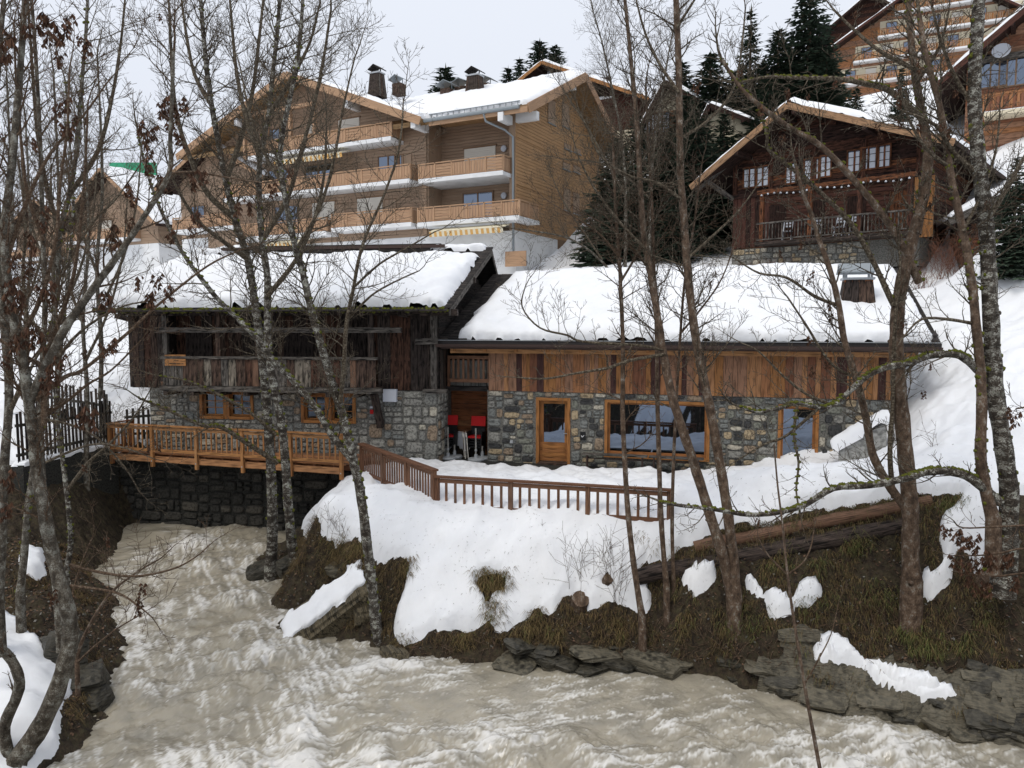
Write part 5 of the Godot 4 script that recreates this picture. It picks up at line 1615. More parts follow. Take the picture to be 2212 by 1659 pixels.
func apartment() -> void:
	var fr := Transform3D(Basis(Vector3.UP, deg_to_rad(-28.0)), Vector3(0.2, 0, -47.0))
	var t := thing("apartment_building", "tan timber apartment block with white balconies, two gables and a snowy roof", "apartment building", "", fr)
	var I := Transform3D.IDENTITY
	var R := Transform3D(Basis(Vector3.UP, PI / 2), Vector3.ZERO)
	var tones := ["tan_board", "tan_board_b", "tan_board"]
	var XL := -26.5
	var gc := -16.5
	# body
	var body := MB.new()
	body.box(Vector3(-16.4, 13.9, -7.2), Vector3(20.2, 7.2, 14.3))
	body.box(Vector3(-3.15, 13.9, -8.0), Vector3(6.3, 7.2, 12.7))
	body.prism(PackedVector2Array([Vector2(XL + 0.1, 17.4), Vector2(gc, 21.3), Vector2(-6.5, 17.4)]), -8.0, -0.05)
	obj(t, "wall", body, M.tan_board)
	var gm := MB.new()
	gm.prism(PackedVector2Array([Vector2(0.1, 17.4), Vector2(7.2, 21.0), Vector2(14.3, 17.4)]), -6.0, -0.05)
	var go := obj(t, "wall", gm, M.tan_warm_light)
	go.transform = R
	var wb := MB.new()
	wb.box(Vector3(-13.2, 8.2, -7.2), Vector3(26.5, 4.2, 14.4))
	obj(t, "ground_floor", wb, M.white_paint)
	# siding
	siding(t, I, XL, -6.4, 10.3, 21.2, 0.2, tones, Vector2(gc, 21.4), 17.3)
	siding(t, Transform3D(Basis.IDENTITY, Vector3(0, 0, -1.6)), -6.3, -0.25, 10.3, 17.4, 0.2, ["tan_board_b", "tan_board"])
	siding(t, R, 0.0, 14.4, 10.3, 20.9, 0.2, ["tan_warm_light", "tan_warm_light", "tan_warm_light_b"], Vector2(7.2, 21.1), 17.2)  # same paint as the front; this wall's warm light is painted into its boards
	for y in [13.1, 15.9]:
		pt(t, R, "floor_band", Vector3(7.2, y, 0.06), Vector3(14.4, 0.14, 0.04), M.tan_warm_light)
	piece(t, "corner_pier", Vector3(-0.2, 13.9, -0.35), Vector3(0.42, 7.2, 0.7), M.tan_board)
	piece(t, "inner_wall", Vector3(-6.34, 13.9, -0.8), Vector3(0.12, 7.2, 1.5), M.tan_board)
	# roof
	var oh := 1.3
	var ea := Vector3(XL - 1.0, 17.2, oh)
	var eb := Vector3(1.5, 17.2, oh)
	var rc := Vector3(1.5, 21.3, -7.2)
	var rd := Vector3(XL - 1.0, 21.3, -7.2)
	slab(t, "roof", ea, eb, rc, rd, 0.3, M.soffit)
	slab(t, "roof", rd, rc, Vector3(1.5, 17.2, -15.8), Vector3(XL - 1.0, 17.2, -15.8), 0.3, M.soffit)
	var gA := Vector3(XL - 1.0, 17.2, 1.8)
	var gB := Vector3(gc, 21.55, 1.8)
	var gC := Vector3(-5.6, 17.2, 1.8)
	var gr := Vector3(gc, 21.55, -7.2)
	slab(t, "roof", Vector3(gA.x, gA.y, 1.0), gA, gB, gr, 0.28, M.soffit)
	slab(t, "roof", gC, Vector3(gC.x, gC.y, 1.0), gr, gB, 0.28, M.soffit)
	for e in [[gA, gB], [gC, gB]]:
		beam(t, "verge_board", e[0] + Vector3(0, -0.18, 0.05), e[1] + Vector3(0, -0.18, 0.05), 0.06, 0.5, M.tan_rail)
	beam(t, "verge_board", eb + Vector3(0.04, -0.2, 0), rc + Vector3(0.04, -0.2, 0), 0.06, 0.55, M.tan_rail)
	beam(t, "verge_board", rc + Vector3(0.04, -0.2, 0), Vector3(1.54, 17.0, -15.8), 0.06, 0.55, M.tan_rail_b)
	piece(t, "eaves_board", Vector3(-1.9, 16.95, oh + 0.04), Vector3(6.8, 0.35, 0.05), M.tan_rail)
	roof_snow(t, Vector3(-6.5, 17.22, oh - 0.15), Vector3(1.4, 17.22, oh - 0.15), Vector3(1.4, 21.3, -7.3), Vector3(-15.5, 21.3, -7.3), 0.38, 60, 24, 311, 0.5, false)
	roof_snow(t, gC + Vector3(-0.15, 0, 0), Vector3(gC.x, gC.y, 0.2), gr, gB + Vector3(0, 0, -0.2), 0.34, 20, 30, 312, 0.4, false)
	roof_snow(t, Vector3(gA.x, gA.y, 0.2), gA + Vector3(0.15, 0, 0), gB + Vector3(0, 0, -0.2), gr, 0.34, 20, 30, 313, 0.4, false)
	# gutter, snow guard, downpipe
	var gu := MB.new()
	gu.tube(PackedVector3Array([Vector3(-5.6, 17.12, oh + 0.12), Vector3(1.0, 17.12, oh + 0.12)]), PackedFloat32Array([0.12, 0.12]), 8, 0.0, true)
	obj(t, "gutter", gu, M.zinc)
	for i in 16: piece(t, "snow_guard", Vector3(-5.2 + i * 0.4, 17.42, oh - 0.08), Vector3(0.04, 0.22, 0.04), M.grey_metal)
	piece(t, "snow_guard_rail", Vector3(-2.2, 17.5, oh - 0.06), Vector3(6.3, 0.05, 0.05), M.zinc)
	var dp := MB.new()
	dp.tube(PackedVector3Array([Vector3(-1.4, 17.1, oh + 0.1), Vector3(-1.3, 16.6, oh), Vector3(-0.5, 16.2, 0.4), Vector3(-0.1, 15.8, 0.12), Vector3(-0.08, 8.2, 0.12)]), PackedFloat32Array([0.07, 0.07, 0.07, 0.07, 0.07]), 8)
	obj(t, "downpipe", dp, M.zinc)
	# white beam ends under the eaves
	for q in [[Vector3(-0.2, 16.7, 0.9), Vector3(0.35, 0.5, 1.2)], [Vector3(-6.2, 16.95, 1.0), Vector3(0.35, 0.5, 1.5)], [Vector3(gc - 5, 18.9, 1.0), Vector3(0.3, 0.5, 1.3)], [Vector3(gc + 5, 18.9, 1.0), Vector3(0.3, 0.5, 1.3)], [Vector3(0.75, 20.1, -5.6), Vector3(1.4, 0.5, 0.35)], [Vector3(0.75, 17.0, -13.6), Vector3(1.4, 0.6, 0.35)], [Vector3(0.75, 16.9, -0.1), Vector3(1.4, 0.5, 0.35)]]:
		piece(t, "beam_end", q[0], q[1], M.white_paint)
	# balconies
	var rt := ["tan_rail", "tan_rail_b"]
	balcony(t, Transform3D(Basis.IDENTITY, Vector3(0, 0, -1.5)), -6.3, -0.25, 13.55, 2.6, rt, M.white_paint, 0)
	balcony(t, Transform3D(Basis.IDENTITY, Vector3(0, 0, -1.5)), -6.3, 0.9, 10.85, 2.75, rt, M.white_paint, 0)
	var b1 := loc(fr, 846, 300, 1.3).x
	var b2 := loc(fr, 886, 390, 1.3).x
	var b3 := loc(fr, 890, 490, 1.3).x
	balcony(t, I, b1 - 12.5, b1, 16.35, 1.4, rt, M.white_paint, 0)
	balcony(t, I, b2 - 16.5, b2, 13.6, 1.4, rt, M.white_paint, 0)
	balcony(t, I, b3 - 6.5, b3, 10.9, 1.4, rt, M.white_paint, 0)
	balcony(t, I, b3 - 15.5, b3 - 7.0, 10.75, 1.3, rt, M.white_paint, 0)
	# openings: right loggia
	var lt := Transform3D(Basis.IDENTITY, Vector3(0, 0, -1.56))
	shutter_window(t, lt, Rect2(-4.5, 13.7, 2.3, 2.15), "roller")
	shutter_window(t, lt, Rect2(-4.6, 10.95, 2.2, 2.1), "glass")
	var lampm := MB.new()
	lampm.lathe(Vector3.ZERO, [Vector2(0.2, 0), Vector2(0.2, 0.06), Vector2(0.14, 0.1), Vector2(0.0, 0.11)], 14)
	for q in [Vector3(-1.6, 15.6, -1.5), Vector3(-1.6, 12.7, -1.5)]:
		var lo := obj(t, "wall_lamp", lampm, M.curtain)
		lo.transform = Transform3D(Basis(Vector3.RIGHT, PI / 2), q)
	# left facade openings
	for q in [[loc(fr, 840, 340).x, 13.75, 1.6, 1.9, "glass"], [loc(fr, 880, 340).x, 14.2, 0.75, 1.4, "shutter"], [loc(fr, 864, 342).x, 14.1, 0.7, 1.5, "glass"], [loc(fr, 690, 350).x, 13.75, 2.4, 1.9, "glass"], [loc(fr, 800, 440).x, 11.05, 2.1, 2.0, "roller"], [loc(fr, 845, 440).x, 11.3, 0.9, 1.5, "shutter"], [loc(fr, 700, 440).x, 11.05, 2.0, 2.0, "roller"], [loc(fr, 735, 440).x, 11.3, 0.9, 1.5, "shutter"], [loc(fr, 620, 450).x, 11.05, 2.2, 2.0, "glass"], [loc(fr, 755, 260).x, 16.5, 1.8, 1.9, "roller"], [loc(fr, 600, 350).x, 13.75, 2.4, 1.9, "glass"]]:
		shutter_window(t, Transform3D(Basis.IDENTITY, Vector3(0, 0, 0.02)), Rect2(q[0] - q[2] / 2, q[1], q[2], q[3]), q[4])
	# top loggia under the gable
	var r := Rect2(gc - 4.6, 16.5, 6.5, 2.6)
	piece(t, "loggia_back", Vector3(r.get_center().x, r.get_center().y, 0.05), Vector3(r.size.x, r.size.y, 0.04), M.tan_board_b)
	for i in 4: piece(t, "loggia_post", Vector3(r.position.x + i * r.size.x / 3.0, 17.9, 1.2), Vector3(0.22, 3.1, 0.22), M.tan_rail)
	piece(t, "loggia_beam", Vector3(r.get_center().x, 19.4, 1.2), Vector3(r.size.x + 0.3, 0.25, 0.22), M.tan_rail)
	shutter_window(t, Transform3D(Basis.IDENTITY, Vector3(0, 0, 0.06)), Rect2(gc - 3.8, 16.5, 1.5, 2.0), "glass")
	shutter_window(t, Transform3D(Basis.IDENTITY, Vector3(0, 0, 0.06)), Rect2(gc + 0.2, 16.5, 0.9, 2.0), "roller")
	# right wall shutters
	for q in [[1190, 242, 1.1, 1.5], [1220, 250, 1.1, 1.5], [1225, 318, 1.2, 0.3], [1245, 326, 1.2, 0.3], [1223, 432, 1.1, 1.4], [1243, 440, 1.1, 1.4], [1222, 360, 1.2, 0.4], [1244, 366, 1.2, 0.4]]:
		var p := loc(fr * R, q[0], q[1])
		shutter_window(t, R, Rect2(p.x - q[2] / 2, p.y - q[3] / 2, q[2], q[3]), "shutter")
	for q in [[1213, 548, 0.95, 2.0], [1248, 548, 0.95, 2.0]]:
		var p := loc(fr * R, q[0], q[1])
		pt(t, R, "ground_door", Vector3(p.x, p.y, 0.05), Vector3(q[2] * 1.6, q[3] * 0.9, 0.06), M.tan_dark)
	# striped awnings
	for q in [[-5.2, 10.5, 5.2], [gc - 1.5, 16.05, 6.0], [gc - 3.0, 10.45, 4.0]]:
		var aw := piece(t, "awning", Vector3(q[0] + q[2] / 2, q[1] - 0.05, 1.15), Vector3(q[2], 0.06, 0.9), M.awning_cream, Basis(Vector3.RIGHT, 0.3))
		var n := int(q[2] / 0.18)
		for i in n: piece(aw, "valance_stripe", Vector3(-q[2] / 2 + (i + 0.5) * q[2] / n, -0.16, 0.47), Vector3(q[2] / n, 0.3, 0.02), M.awning_orange if i % 2 == 0 else M.awning_cream)
	# garden screen at the foot
	piece(t, "garden_screen", loc(fr, 1114, 559, 0.6), Vector3(1.4, 0.9, 0.08), M.tan_rail)
	# chimneys
	for q in [[815, 212, 56.5, 0.52, 1.65], [1026, 222, 55.0, 0.58, 1.75]]:
		timber_chimney(t, fr.affine_inverse() * P(q[0], q[1], q[2]), q[3], q[4])
	for q in [[862, 205, 56.5, 0.7], [967, 216, 57.5, 0.8], [1000, 212, 58.5, 0.9], [1050, 205, 58.0, 0.8]]:
		cowl(t, fr.affine_inverse() * P(q[0], q[1], q[2]), q[3])
	print("apartment ", Time.get_ticks_msec())

# a gabled house seen on its gable: origin at the foot of its left corner, x along the gable front
func gable_house(t: Node, w: float, depth: float, base: float, eave: float, ridge: float, apex_x: float, over: float, wall_m: Array, base_h: float, base_m: Material, verge: Material, snow_seed: int, row := 0.22) -> void:
	var body := MB.new()
	body.prism(PackedVector2Array([Vector2(0.05, base), Vector2(0.05, eave), Vector2(apex_x, ridge - 0.2), Vector2(w - 0.05, eave), Vector2(w - 0.05, base)]), -depth, -0.03)
	obj(t, "wall", body, M[wall_m[0]])
	siding(t, Transform3D.IDENTITY, 0.0, w, base + base_h, ridge - 0.25, row, wall_m, Vector2(apex_x, ridge - 0.1), eave, "wall_board")
	siding(t, Transform3D(Basis(Vector3.UP, PI / 2), Vector3(w, 0, 0)), 0.0, depth, base + base_h, eave, row, wall_m, Vector2.ZERO, 0.0, "wall_board")
	if base_h > 0.05:
		piece(t, "plinth", Vector3(w / 2, base + base_h / 2, -depth / 2), Vector3(w + 0.04, base_h, depth + 0.08), base_m)
	var sl := (ridge - eave) / apex_x
	var sr := (ridge - eave) / (w - apex_x)
	var A := Vector3(-over, eave - over * sl, over)
	var B := Vector3(apex_x, ridge, over)
	var C := Vector3(w + over, eave - over * sr, over)
	var A2 := Vector3(A.x, A.y, -depth - 0.8)
	var B2 := Vector3(B.x, B.y, -depth - 0.8)
	var C2 := Vector3(C.x, C.y, -depth - 0.8)
	slab(t, "roof", A, B, B2, A2, 0.16, M.chalet_dark)
	slab(t, "roof", B, C, C2, B2, 0.16, M.chalet_dark)
	roof_snow(t, A2 + Vector3(0.1, 0, 0), A + Vector3(0.1, 0, -0.1), B + Vector3(0, 0, -0.1), B2, 0.34, 20, 18, snow_seed, 0.4, false)
	roof_snow(t, C + Vector3(-0.1, 0, -0.1), C2 + Vector3(-0.1, 0, 0), B2, B + Vector3(0, 0, -0.1), 0.34, 20, 18, snow_seed + 1, 0.4, false)
	for e in [[A, B], [C, B]]:
		beam(t, "verge_board", e[0] + Vector3(0, -0.14, 0.03), e[1] + Vector3(0, -0.14, 0.03), 0.05, 0.3, verge)
	for k in [0.05, 0.5, 0.95]:
		piece(t, "purlin", Vector3(lerpf(A.x, B.x, k), lerpf(A.y, B.y, k) - 0.32, over / 2), Vector3(0.22, 0.24, over + 0.1), M.chalet_dark)
		piece(t, "purlin", Vector3(lerpf(C.x, B.x, k), lerpf(C.y, B.y, k) - 0.32, over / 2), Vector3(0.22, 0.24, over + 0.1), M.chalet_dark)
func turned(deg: float, at: Vector3) -> Transform3D:
	return Transform3D(Basis(Vector3.UP, deg_to_rad(deg)), Vector3(at.x, 0, at.z))

func old_chalet() -> void:
	var fr := turned(-42.0, P(1583, 540, 40.0))
	var t := thing("old_chalet", "old dark red-brown log chalet with a long balcony and wide snowy roof", "chalet", "", fr)
	var W := loc(fr, 1988, 450).x
	var ax := loc(fr, 1705, 300).x + 0.5
	var base := 7.2
	gable_house(t, W, 14.0, base, 12.75, 14.9, ax, 1.6, ["chalet_dark", "chalet_mid", "chalet_warm", "chalet_mid", "chalet_dark"], 1.25, M.mortar, M.verge_wood, 321, 0.25)
	stones(t, Transform3D(Basis.IDENTITY, Vector3(0, 0, 0.05)), [Rect2(0, base, W * 0.75, 1.25)], [], 0.09, ["stone_old", "stone_light", "stone_tan", "stone_old_b"], 100, 0.02, 0.05)
	# left lower wall of upright boards
	var lx := loc(fr, 1660, 500).x
	var x := 0.0
	while x < lx:
		piece(t, "upright_board", Vector3(x + 0.12, 9.75, 0.07), Vector3(0.22, 2.5, 0.04), M[pick(["chalet_red", "chalet_dark", "chalet_red"])])
		x += 0.24
	# balcony recess: darker wall, posts, rail
	siding(t, Transform3D(Basis.IDENTITY, Vector3(0, 0, 0.045)), lx, W, 8.7, 11.0, 0.23, ["chalet_red", "chalet_mid", "chalet_red"], Vector2.ZERO, 0.0, "balcony_back_board")
	for i in 4:
		var px := lerpf(lx + 0.5, W - 0.8, i / 3.0)
		piece(t, "balcony_door", Vector3(px, 9.6, 0.09), Vector3(0.85, 1.8, 0.04), M[pick(["chalet_warm", "chalet_dark"])])
	piece(t, "balcony_floor", Vector3((lx + W) / 2, 8.55, 0.6), Vector3(W - lx + 0.3, 0.14, 1.3), M.old_dark)
	piece(t, "balcony_beam", Vector3((lx + W) / 2, 11.0, 1.1), Vector3(W - lx + 0.2, 0.2, 0.2), M.chalet_warm)
	piece(t, "balcony_rail", Vector3((lx + W) / 2, 9.5, 1.15), Vector3(W - lx + 0.2, 0.08, 0.1), M.old_grey)
	piece(t, "balcony_rail", Vector3((lx + W) / 2, 8.72, 1.15), Vector3(W - lx + 0.2, 0.06, 0.08), M.old_grey)
	var n := 44
	for i in n: piece(t, "baluster", Vector3(lerpf(lx, W, (i + 0.5) / n), 9.1, 1.15), Vector3(0.05, 0.75, 0.05), M[pick(["old_dark", "old_grey"])])
	for k in [0.02, 0.36, 0.68, 0.98]: piece(t, "balcony_post", Vector3(lerpf(lx, W, k), 9.8, 1.1), Vector3(0.18, 2.4, 0.18), M[pick(["chalet_mid", "chalet_warm"])])
	# upper storey posts and window band
	for k in [0.0, 0.22, 0.47, 0.73, 1.0]: piece(t, "wall_post", Vector3(lerpf(0.1, W - 0.1, k), 12.0, 0.09), Vector3(0.2, 2.0, 0.1), M.chalet_mid)
	piece(t, "wall_plate", Vector3(W / 2, 11.1, 0.1), Vector3(W, 0.22, 0.14), M.chalet_dark)
	for q in [[1619, 384, 0.62], [1648, 381, 0.62], [1709, 374, 0.5], [1753, 366, 0.7], [1784, 359, 0.5], [1846, 348, 0.62], [1876, 342, 0.7], [1911, 337, 0.5]]:
		var p := loc(fr, q[0], q[1], 0.1)
		shutter_window(t, Transform3D(Basis.IDENTITY, Vector3(0, 0, 0.06)), Rect2(p.x - q[2] / 2, p.y - 0.5, q[2], 1.0), "curtain")
	# big brackets under the left eave, raw orange boards at the right corner
	beam(t, "bracket", Vector3(0.0, 11.0, 0.1), Vector3(-1.2, 12.1, 1.3), 0.2, 0.2, M.old_grey)
	beam(t, "bracket", Vector3(ax - 2.6, 13.4, 0.1), Vector3(-1.4, 11.4, 1.4), 0.16, 0.16, M.old_grey)
	for i in 4: piece(t, "new_board", Vector3(W - 0.1 + i * 0.2, 9.7, 0.25), Vector3(0.19, 2.6, 0.05), M[pick(["pine_new", "pine_new_b"])])
	# string of pale bulbs under the balcony beam
	for i in 22:
		var p := Vector3(lerpf(lx, W, (i + 0.5) / 22.0), 10.82 + 0.05 * sin(i * 0.9), 1.24)
		var b := MB.new()
		b.lathe(p, [Vector2(0.0, -0.06), Vector2(0.05, -0.02), Vector2(0.05, 0.03), Vector2(0.0, 0.07)], 6)
		obj(t, "unlit_bulb", b, M.curtain)
	# white folding chairs on the balcony
	var spots := [[1700, "first"], [1762, "second"], [1812, "third"], [1846, "fourth"]]
	for q in spots:
		var p := loc(fr, q[0], 505, 0.6)
		var c := thing("balcony_chair", "%s white folding chair counted from the log chalet's plank wall" % q[1], "chair", "white chairs on the log chalet's balcony", fr * Transform3D(Basis(Vector3.UP, rf(-0.5, 0.5)), Vector3(p.x, 8.63, 0.55)))
		for s in [-0.2, 0.2]:
			beam(c, "leg", Vector3(s, 0, -0.2), Vector3(s, 0.5, 0.2), 0.04, 0.03, M.curtain)
			beam(c, "leg", Vector3(s, 0, 0.2), Vector3(s, 0.95, -0.22), 0.04, 0.03, M.curtain)
		for k in 3: piece(c, "seat_slat", Vector3(0, 0.46, -0.1 + k * 0.11), Vector3(0.42, 0.03, 0.09), M.curtain)
		for k in 2: piece(c, "back_slat", Vector3(0, 0.72 + k * 0.14, -0.16), Vector3(0.42, 0.09, 0.03), M.curtain)
	print("chalet ", Time.get_ticks_msec())

func far_houses() -> void:
	# dark chalet above the flats
	var fr := turned(-30.0, P(1046, 250, 76.0))
	var t := thing("dark_chalet", "dark brown chalet with orange verge boards on the hill behind the apartment block", "chalet", "", fr)
	gable_house(t, 15.5, 12.0, 16.0, 24.4, 28.2, 7.2, 1.8, ["chalet_red", "chalet_red", "chalet_mid", "chalet_red"], 5.6, M.cream, M.pine_new, 331, 0.3)
	piece(t, "balcony", Vector3(5.6, 23.6, 0.8), Vector3(8.5, 0.2, 1.5), M.chalet_dark)
	piece(t, "top_rail", Vector3(5.6, 24.9, 1.5), Vector3(8.5, 0.08, 0.08), M.old_grey)
	for i in 26: piece(t, "baluster", Vector3(1.5 + i * 0.325, 24.3, 1.5), Vector3(0.18, 1.1, 0.04), M.chalet_dark)
	for q in [[1165, 176, "curtain"], [1192, 170, "curtain"]]:
		var p := loc(fr, q[0], q[1])
		shutter_window(t, Transform3D.IDENTITY, Rect2(p.x - 0.7, p.y - 0.7, 1.4, 1.5), q[2])
	for q in [[1307, 189], [1290, 190]]:
		var p := loc(fr, q[0], q[1])
		piece(t, "shutter", Vector3(p.x, p.y, 0.08), Vector3(1.2, 1.7, 0.08), M.chalet_dark)
		piece(t, "sill", Vector3(p.x, p.y - 0.95, 0.12), Vector3(1.5, 0.12, 0.2), M.snow)
	# cream house
	fr = turned(-24.0, P(1398, 300, 62.0))
	t = thing("cream_house", "cream rendered house with an orange timber balcony front, half hidden by spruces", "house", "", fr)
	gable_house(t, 5.6, 9.0, 12.0, 20.6, 23.3, 1.6, 1.0, ["cream", "cream"], 0.0, M.cream, M.chalet_dark, 333, 1.4)
	piece(t, "timber_front", Vector3(2.1, 20.3, 0.08), Vector3(3.4, 1.8, 0.1), M.chalet_orange)
	for q in [1408, 1432]:
		var p := loc(fr, q, 231)
		shutter_window(t, Transform3D(Basis.IDENTITY, Vector3(0, 0, 0.14)), Rect2(p.x - 0.6, 19.5, 1.2, 1.6), "curtain")
	piece(t, "balcony", Vector3(2.3, 18.3, 0.7), Vector3(4.2, 0.2, 1.4), M.chalet_dark)
	for i in 18: piece(t, "baluster", Vector3(0.35 + i * 0.23, 18.9, 1.35), Vector3(0.14, 1.2, 0.04), M.old_dark)
	fr = turned(-24.0, P(1505, 290, 58.0))
	t = thing("cream_annex", "small cream wall with a snow edged roof among the spruces above the log chalet", "house", "", fr)
	gable_house(t, 5.0, 7.0, 13.0, 18.6, 20.6, 1.0, 0.7, ["cream", "cream"], 0.0, M.cream, M.chalet_dark, 335, 1.4)
	# big timber chalet flats, upper right
	fr = turned(-26.0, P(1792, 200, 112.0))
	t = thing("hillside_flats", "large timber flats with orange slatted balconies high on the hill", "apartment building", "", fr)
	gable_house(t, 25.0, 14.0, 30.0, 43.0, 51.0, 13.0, 2.2, ["larch_c", "larch_c", "larch_b"], 1.0, M.cream, M.chalet_red, 337, 0.35)
	for q in [[1.0, 14.0, 38.0], [3.0, 22.0, 40.9], [6.0, 23.0, 43.8], [8.0, 20.0, 46.7]]:
		balcony(t, Transform3D.IDENTITY, q[0], q[1], q[2], 1.3, ["pine_new_b", "larch_a"], M.white_paint, 1)
		piece(t, "render_band", Vector3((q[0] + q[1]) / 2, q[2] + 1.3, 0.06), Vector3(q[1] - q[0] - 0.4, 2.2, 0.03), M.cream)
		var k := 0
		var xx: float = q[0] + 1.0
		while xx < q[1] - 1.0:
			shutter_window(t, Transform3D(Basis.IDENTITY, Vector3(0, 0, 0.07)), Rect2(xx, q[2] + 0.3, 1.3, 1.8), "glass" if k % 2 == 0 else "roller")
			xx += 2.6
			k += 1
	fr = turned(-26.0, P(1790, 130, 132.0))
	t = thing("slate_chalet", "dark roofed chalet with orange corner boards behind the hillside flats", "chalet", "", fr)
	gable_house(t, 12.0, 10.0, 38.0, 53.5, 58.0, 6.0, 1.6, ["chalet_dark", "chalet_mid"], 0.0, M.cream, M.chalet_dark, 339, 0.5)
	for i2 in 5: piece(t, "orange_board", Vector3(3.4, 48.6 + i2 * 0.5, 0.1), Vector3(4.6, 0.34, 0.08), M.pine_new)
	piece(t, "corner_post", Vector3(0.2, 48.0, 0.4), Vector3(0.3, 8.0, 0.3), M.pine_new)
	# orange chalet at the right edge
	fr = turned(-34.0, P(2085, 240, 46.0))
	t = thing("orange_chalet", "orange timber chalet with a satellite dish and snowy verge on the hillside", "chalet", "", fr)
	gable_house(t, 12.0, 9.0, 13.5, 19.6, 24.4, 6.0, 1.6, ["larch_c", "larch_d", "larch_b"], 0.8, M.cream, M.chalet_red, 341, 0.3)
	var dp := loc(fr, 2163, 112, 0.6)
	var dish := MB.new()
	dish.lathe(Vector3.ZERO, [Vector2(0.0, 0.0), Vector2(0.25, 0.03), Vector2(0.45, 0.12), Vector2(0.47, 0.13), Vector2(0.25, 0.05), Vector2(0.0, 0.02)], 18)
	var dob := obj(t, "satellite_dish", dish, M.curtain)
	dob.transform = Transform3D(Basis(Vector3.RIGHT, deg_to_rad(70)) , dp)
	piece(t, "dish_arm", dp + Vector3(0, -0.1, -0.3), Vector3(0.05, 0.05, 0.6), M.grey_metal)
	balcony(t, Transform3D.IDENTITY, 1.0, 9.0, 16.4, 1.4, ["larch_b", "larch_d"], M.cream, 1)
	for q in [[2140, 155, 1.6], [2195, 150, 1.6]]:
		var p := loc(fr, q[0], q[1])
		shutter_window(t, Transform3D.IDENTITY, Rect2(p.x - q[2] / 2, p.y - 0.9, q[2], 1.9), "glass")
	piece(t, "awning_box", Vector3(loc(fr, 2190, 118).x, loc(fr, 2190, 122).y, 0.2), Vector3(3.0, 0.3, 0.25), M.old_grey)
	# shed at right edge behind the trunks
	fr = turned(-20.0, P(2085, 560, 33.0))
	t = thing("timber_shed", "weathered timber shed with a snowy roof beside the log chalet", "shed", "", fr)
	gable_house(t, 5.0, 4.0, 6.5, 9.4, 10.6, 2.5, 0.8, ["old_brown", "chalet_warm", "old_dark"], 0.0, M.mortar, M.old_grey, 343, 0.3)
	# far left blocks of flats
	for q in [[165, 560, 78.0, 12.5, "nearer tan apartment block with white balconies beyond the barn's snowy roof", 14.0, 345, 3.6, 4.6], [395, 545, 62.0, 9.0, "narrow tan apartment wing between the barn roof and the larger block", 20.0, 347, 5.6, 2.4], [40, 590, 92.0, 12.0, "distant tan apartment block with snowy roof far beyond the paling fence", 15.0, 349, 5.0, 3.0]]:
		fr = turned(-28.0, P(q[0], q[1], q[2]))
		var b0 := P(q[0], q[1], q[2]).y
		t = thing("distant_flats", q[4], "apartment building", "tan flats down the valley", fr)
		var w: float = q[3]
		var eave: float = b0 + q[7]
		gable_house(t, w, 12.0, b0 - 4.0, eave, eave + q[8], w / 2, 1.4, ["tan_board", "tan_board_b"], 5.0, M.white_paint, M.tan_rail, q[6], 0.3)
		var y := b0 + 1.4
		while y < eave - 1.5:
			balcony(t, Transform3D.IDENTITY, 0.6, w * 0.8, y, 1.4, ["tan_rail", "tan_rail_b"], M.white_paint, 0)
			for k in 3: shutter_window(t, Transform3D.IDENTITY, Rect2(1.2 + k * w * 0.25, y + 0.2, 1.5, 1.9), ["glass", "roller", "shutter"][k])
			y += 2.8
	# building site sheeting in the distance
	t = thing("site_sheeting", "pale green scaffold sheeting on a far building site beyond the flats", "scaffold sheeting")
	var sm := MB.new()
	var a := P(288, 372, 110.0)
	sm.box(a, Vector3(6.5, 2.6, 0.3))
	obj(t, "sheet", sm, M.green_mesh)
	piece(t, "scaffold_deck", a + Vector3(0, -2.2, -0.2), Vector3(8.5, 1.8, 3.0), M.cream)
	print("houses ", Time.get_ticks_msec())

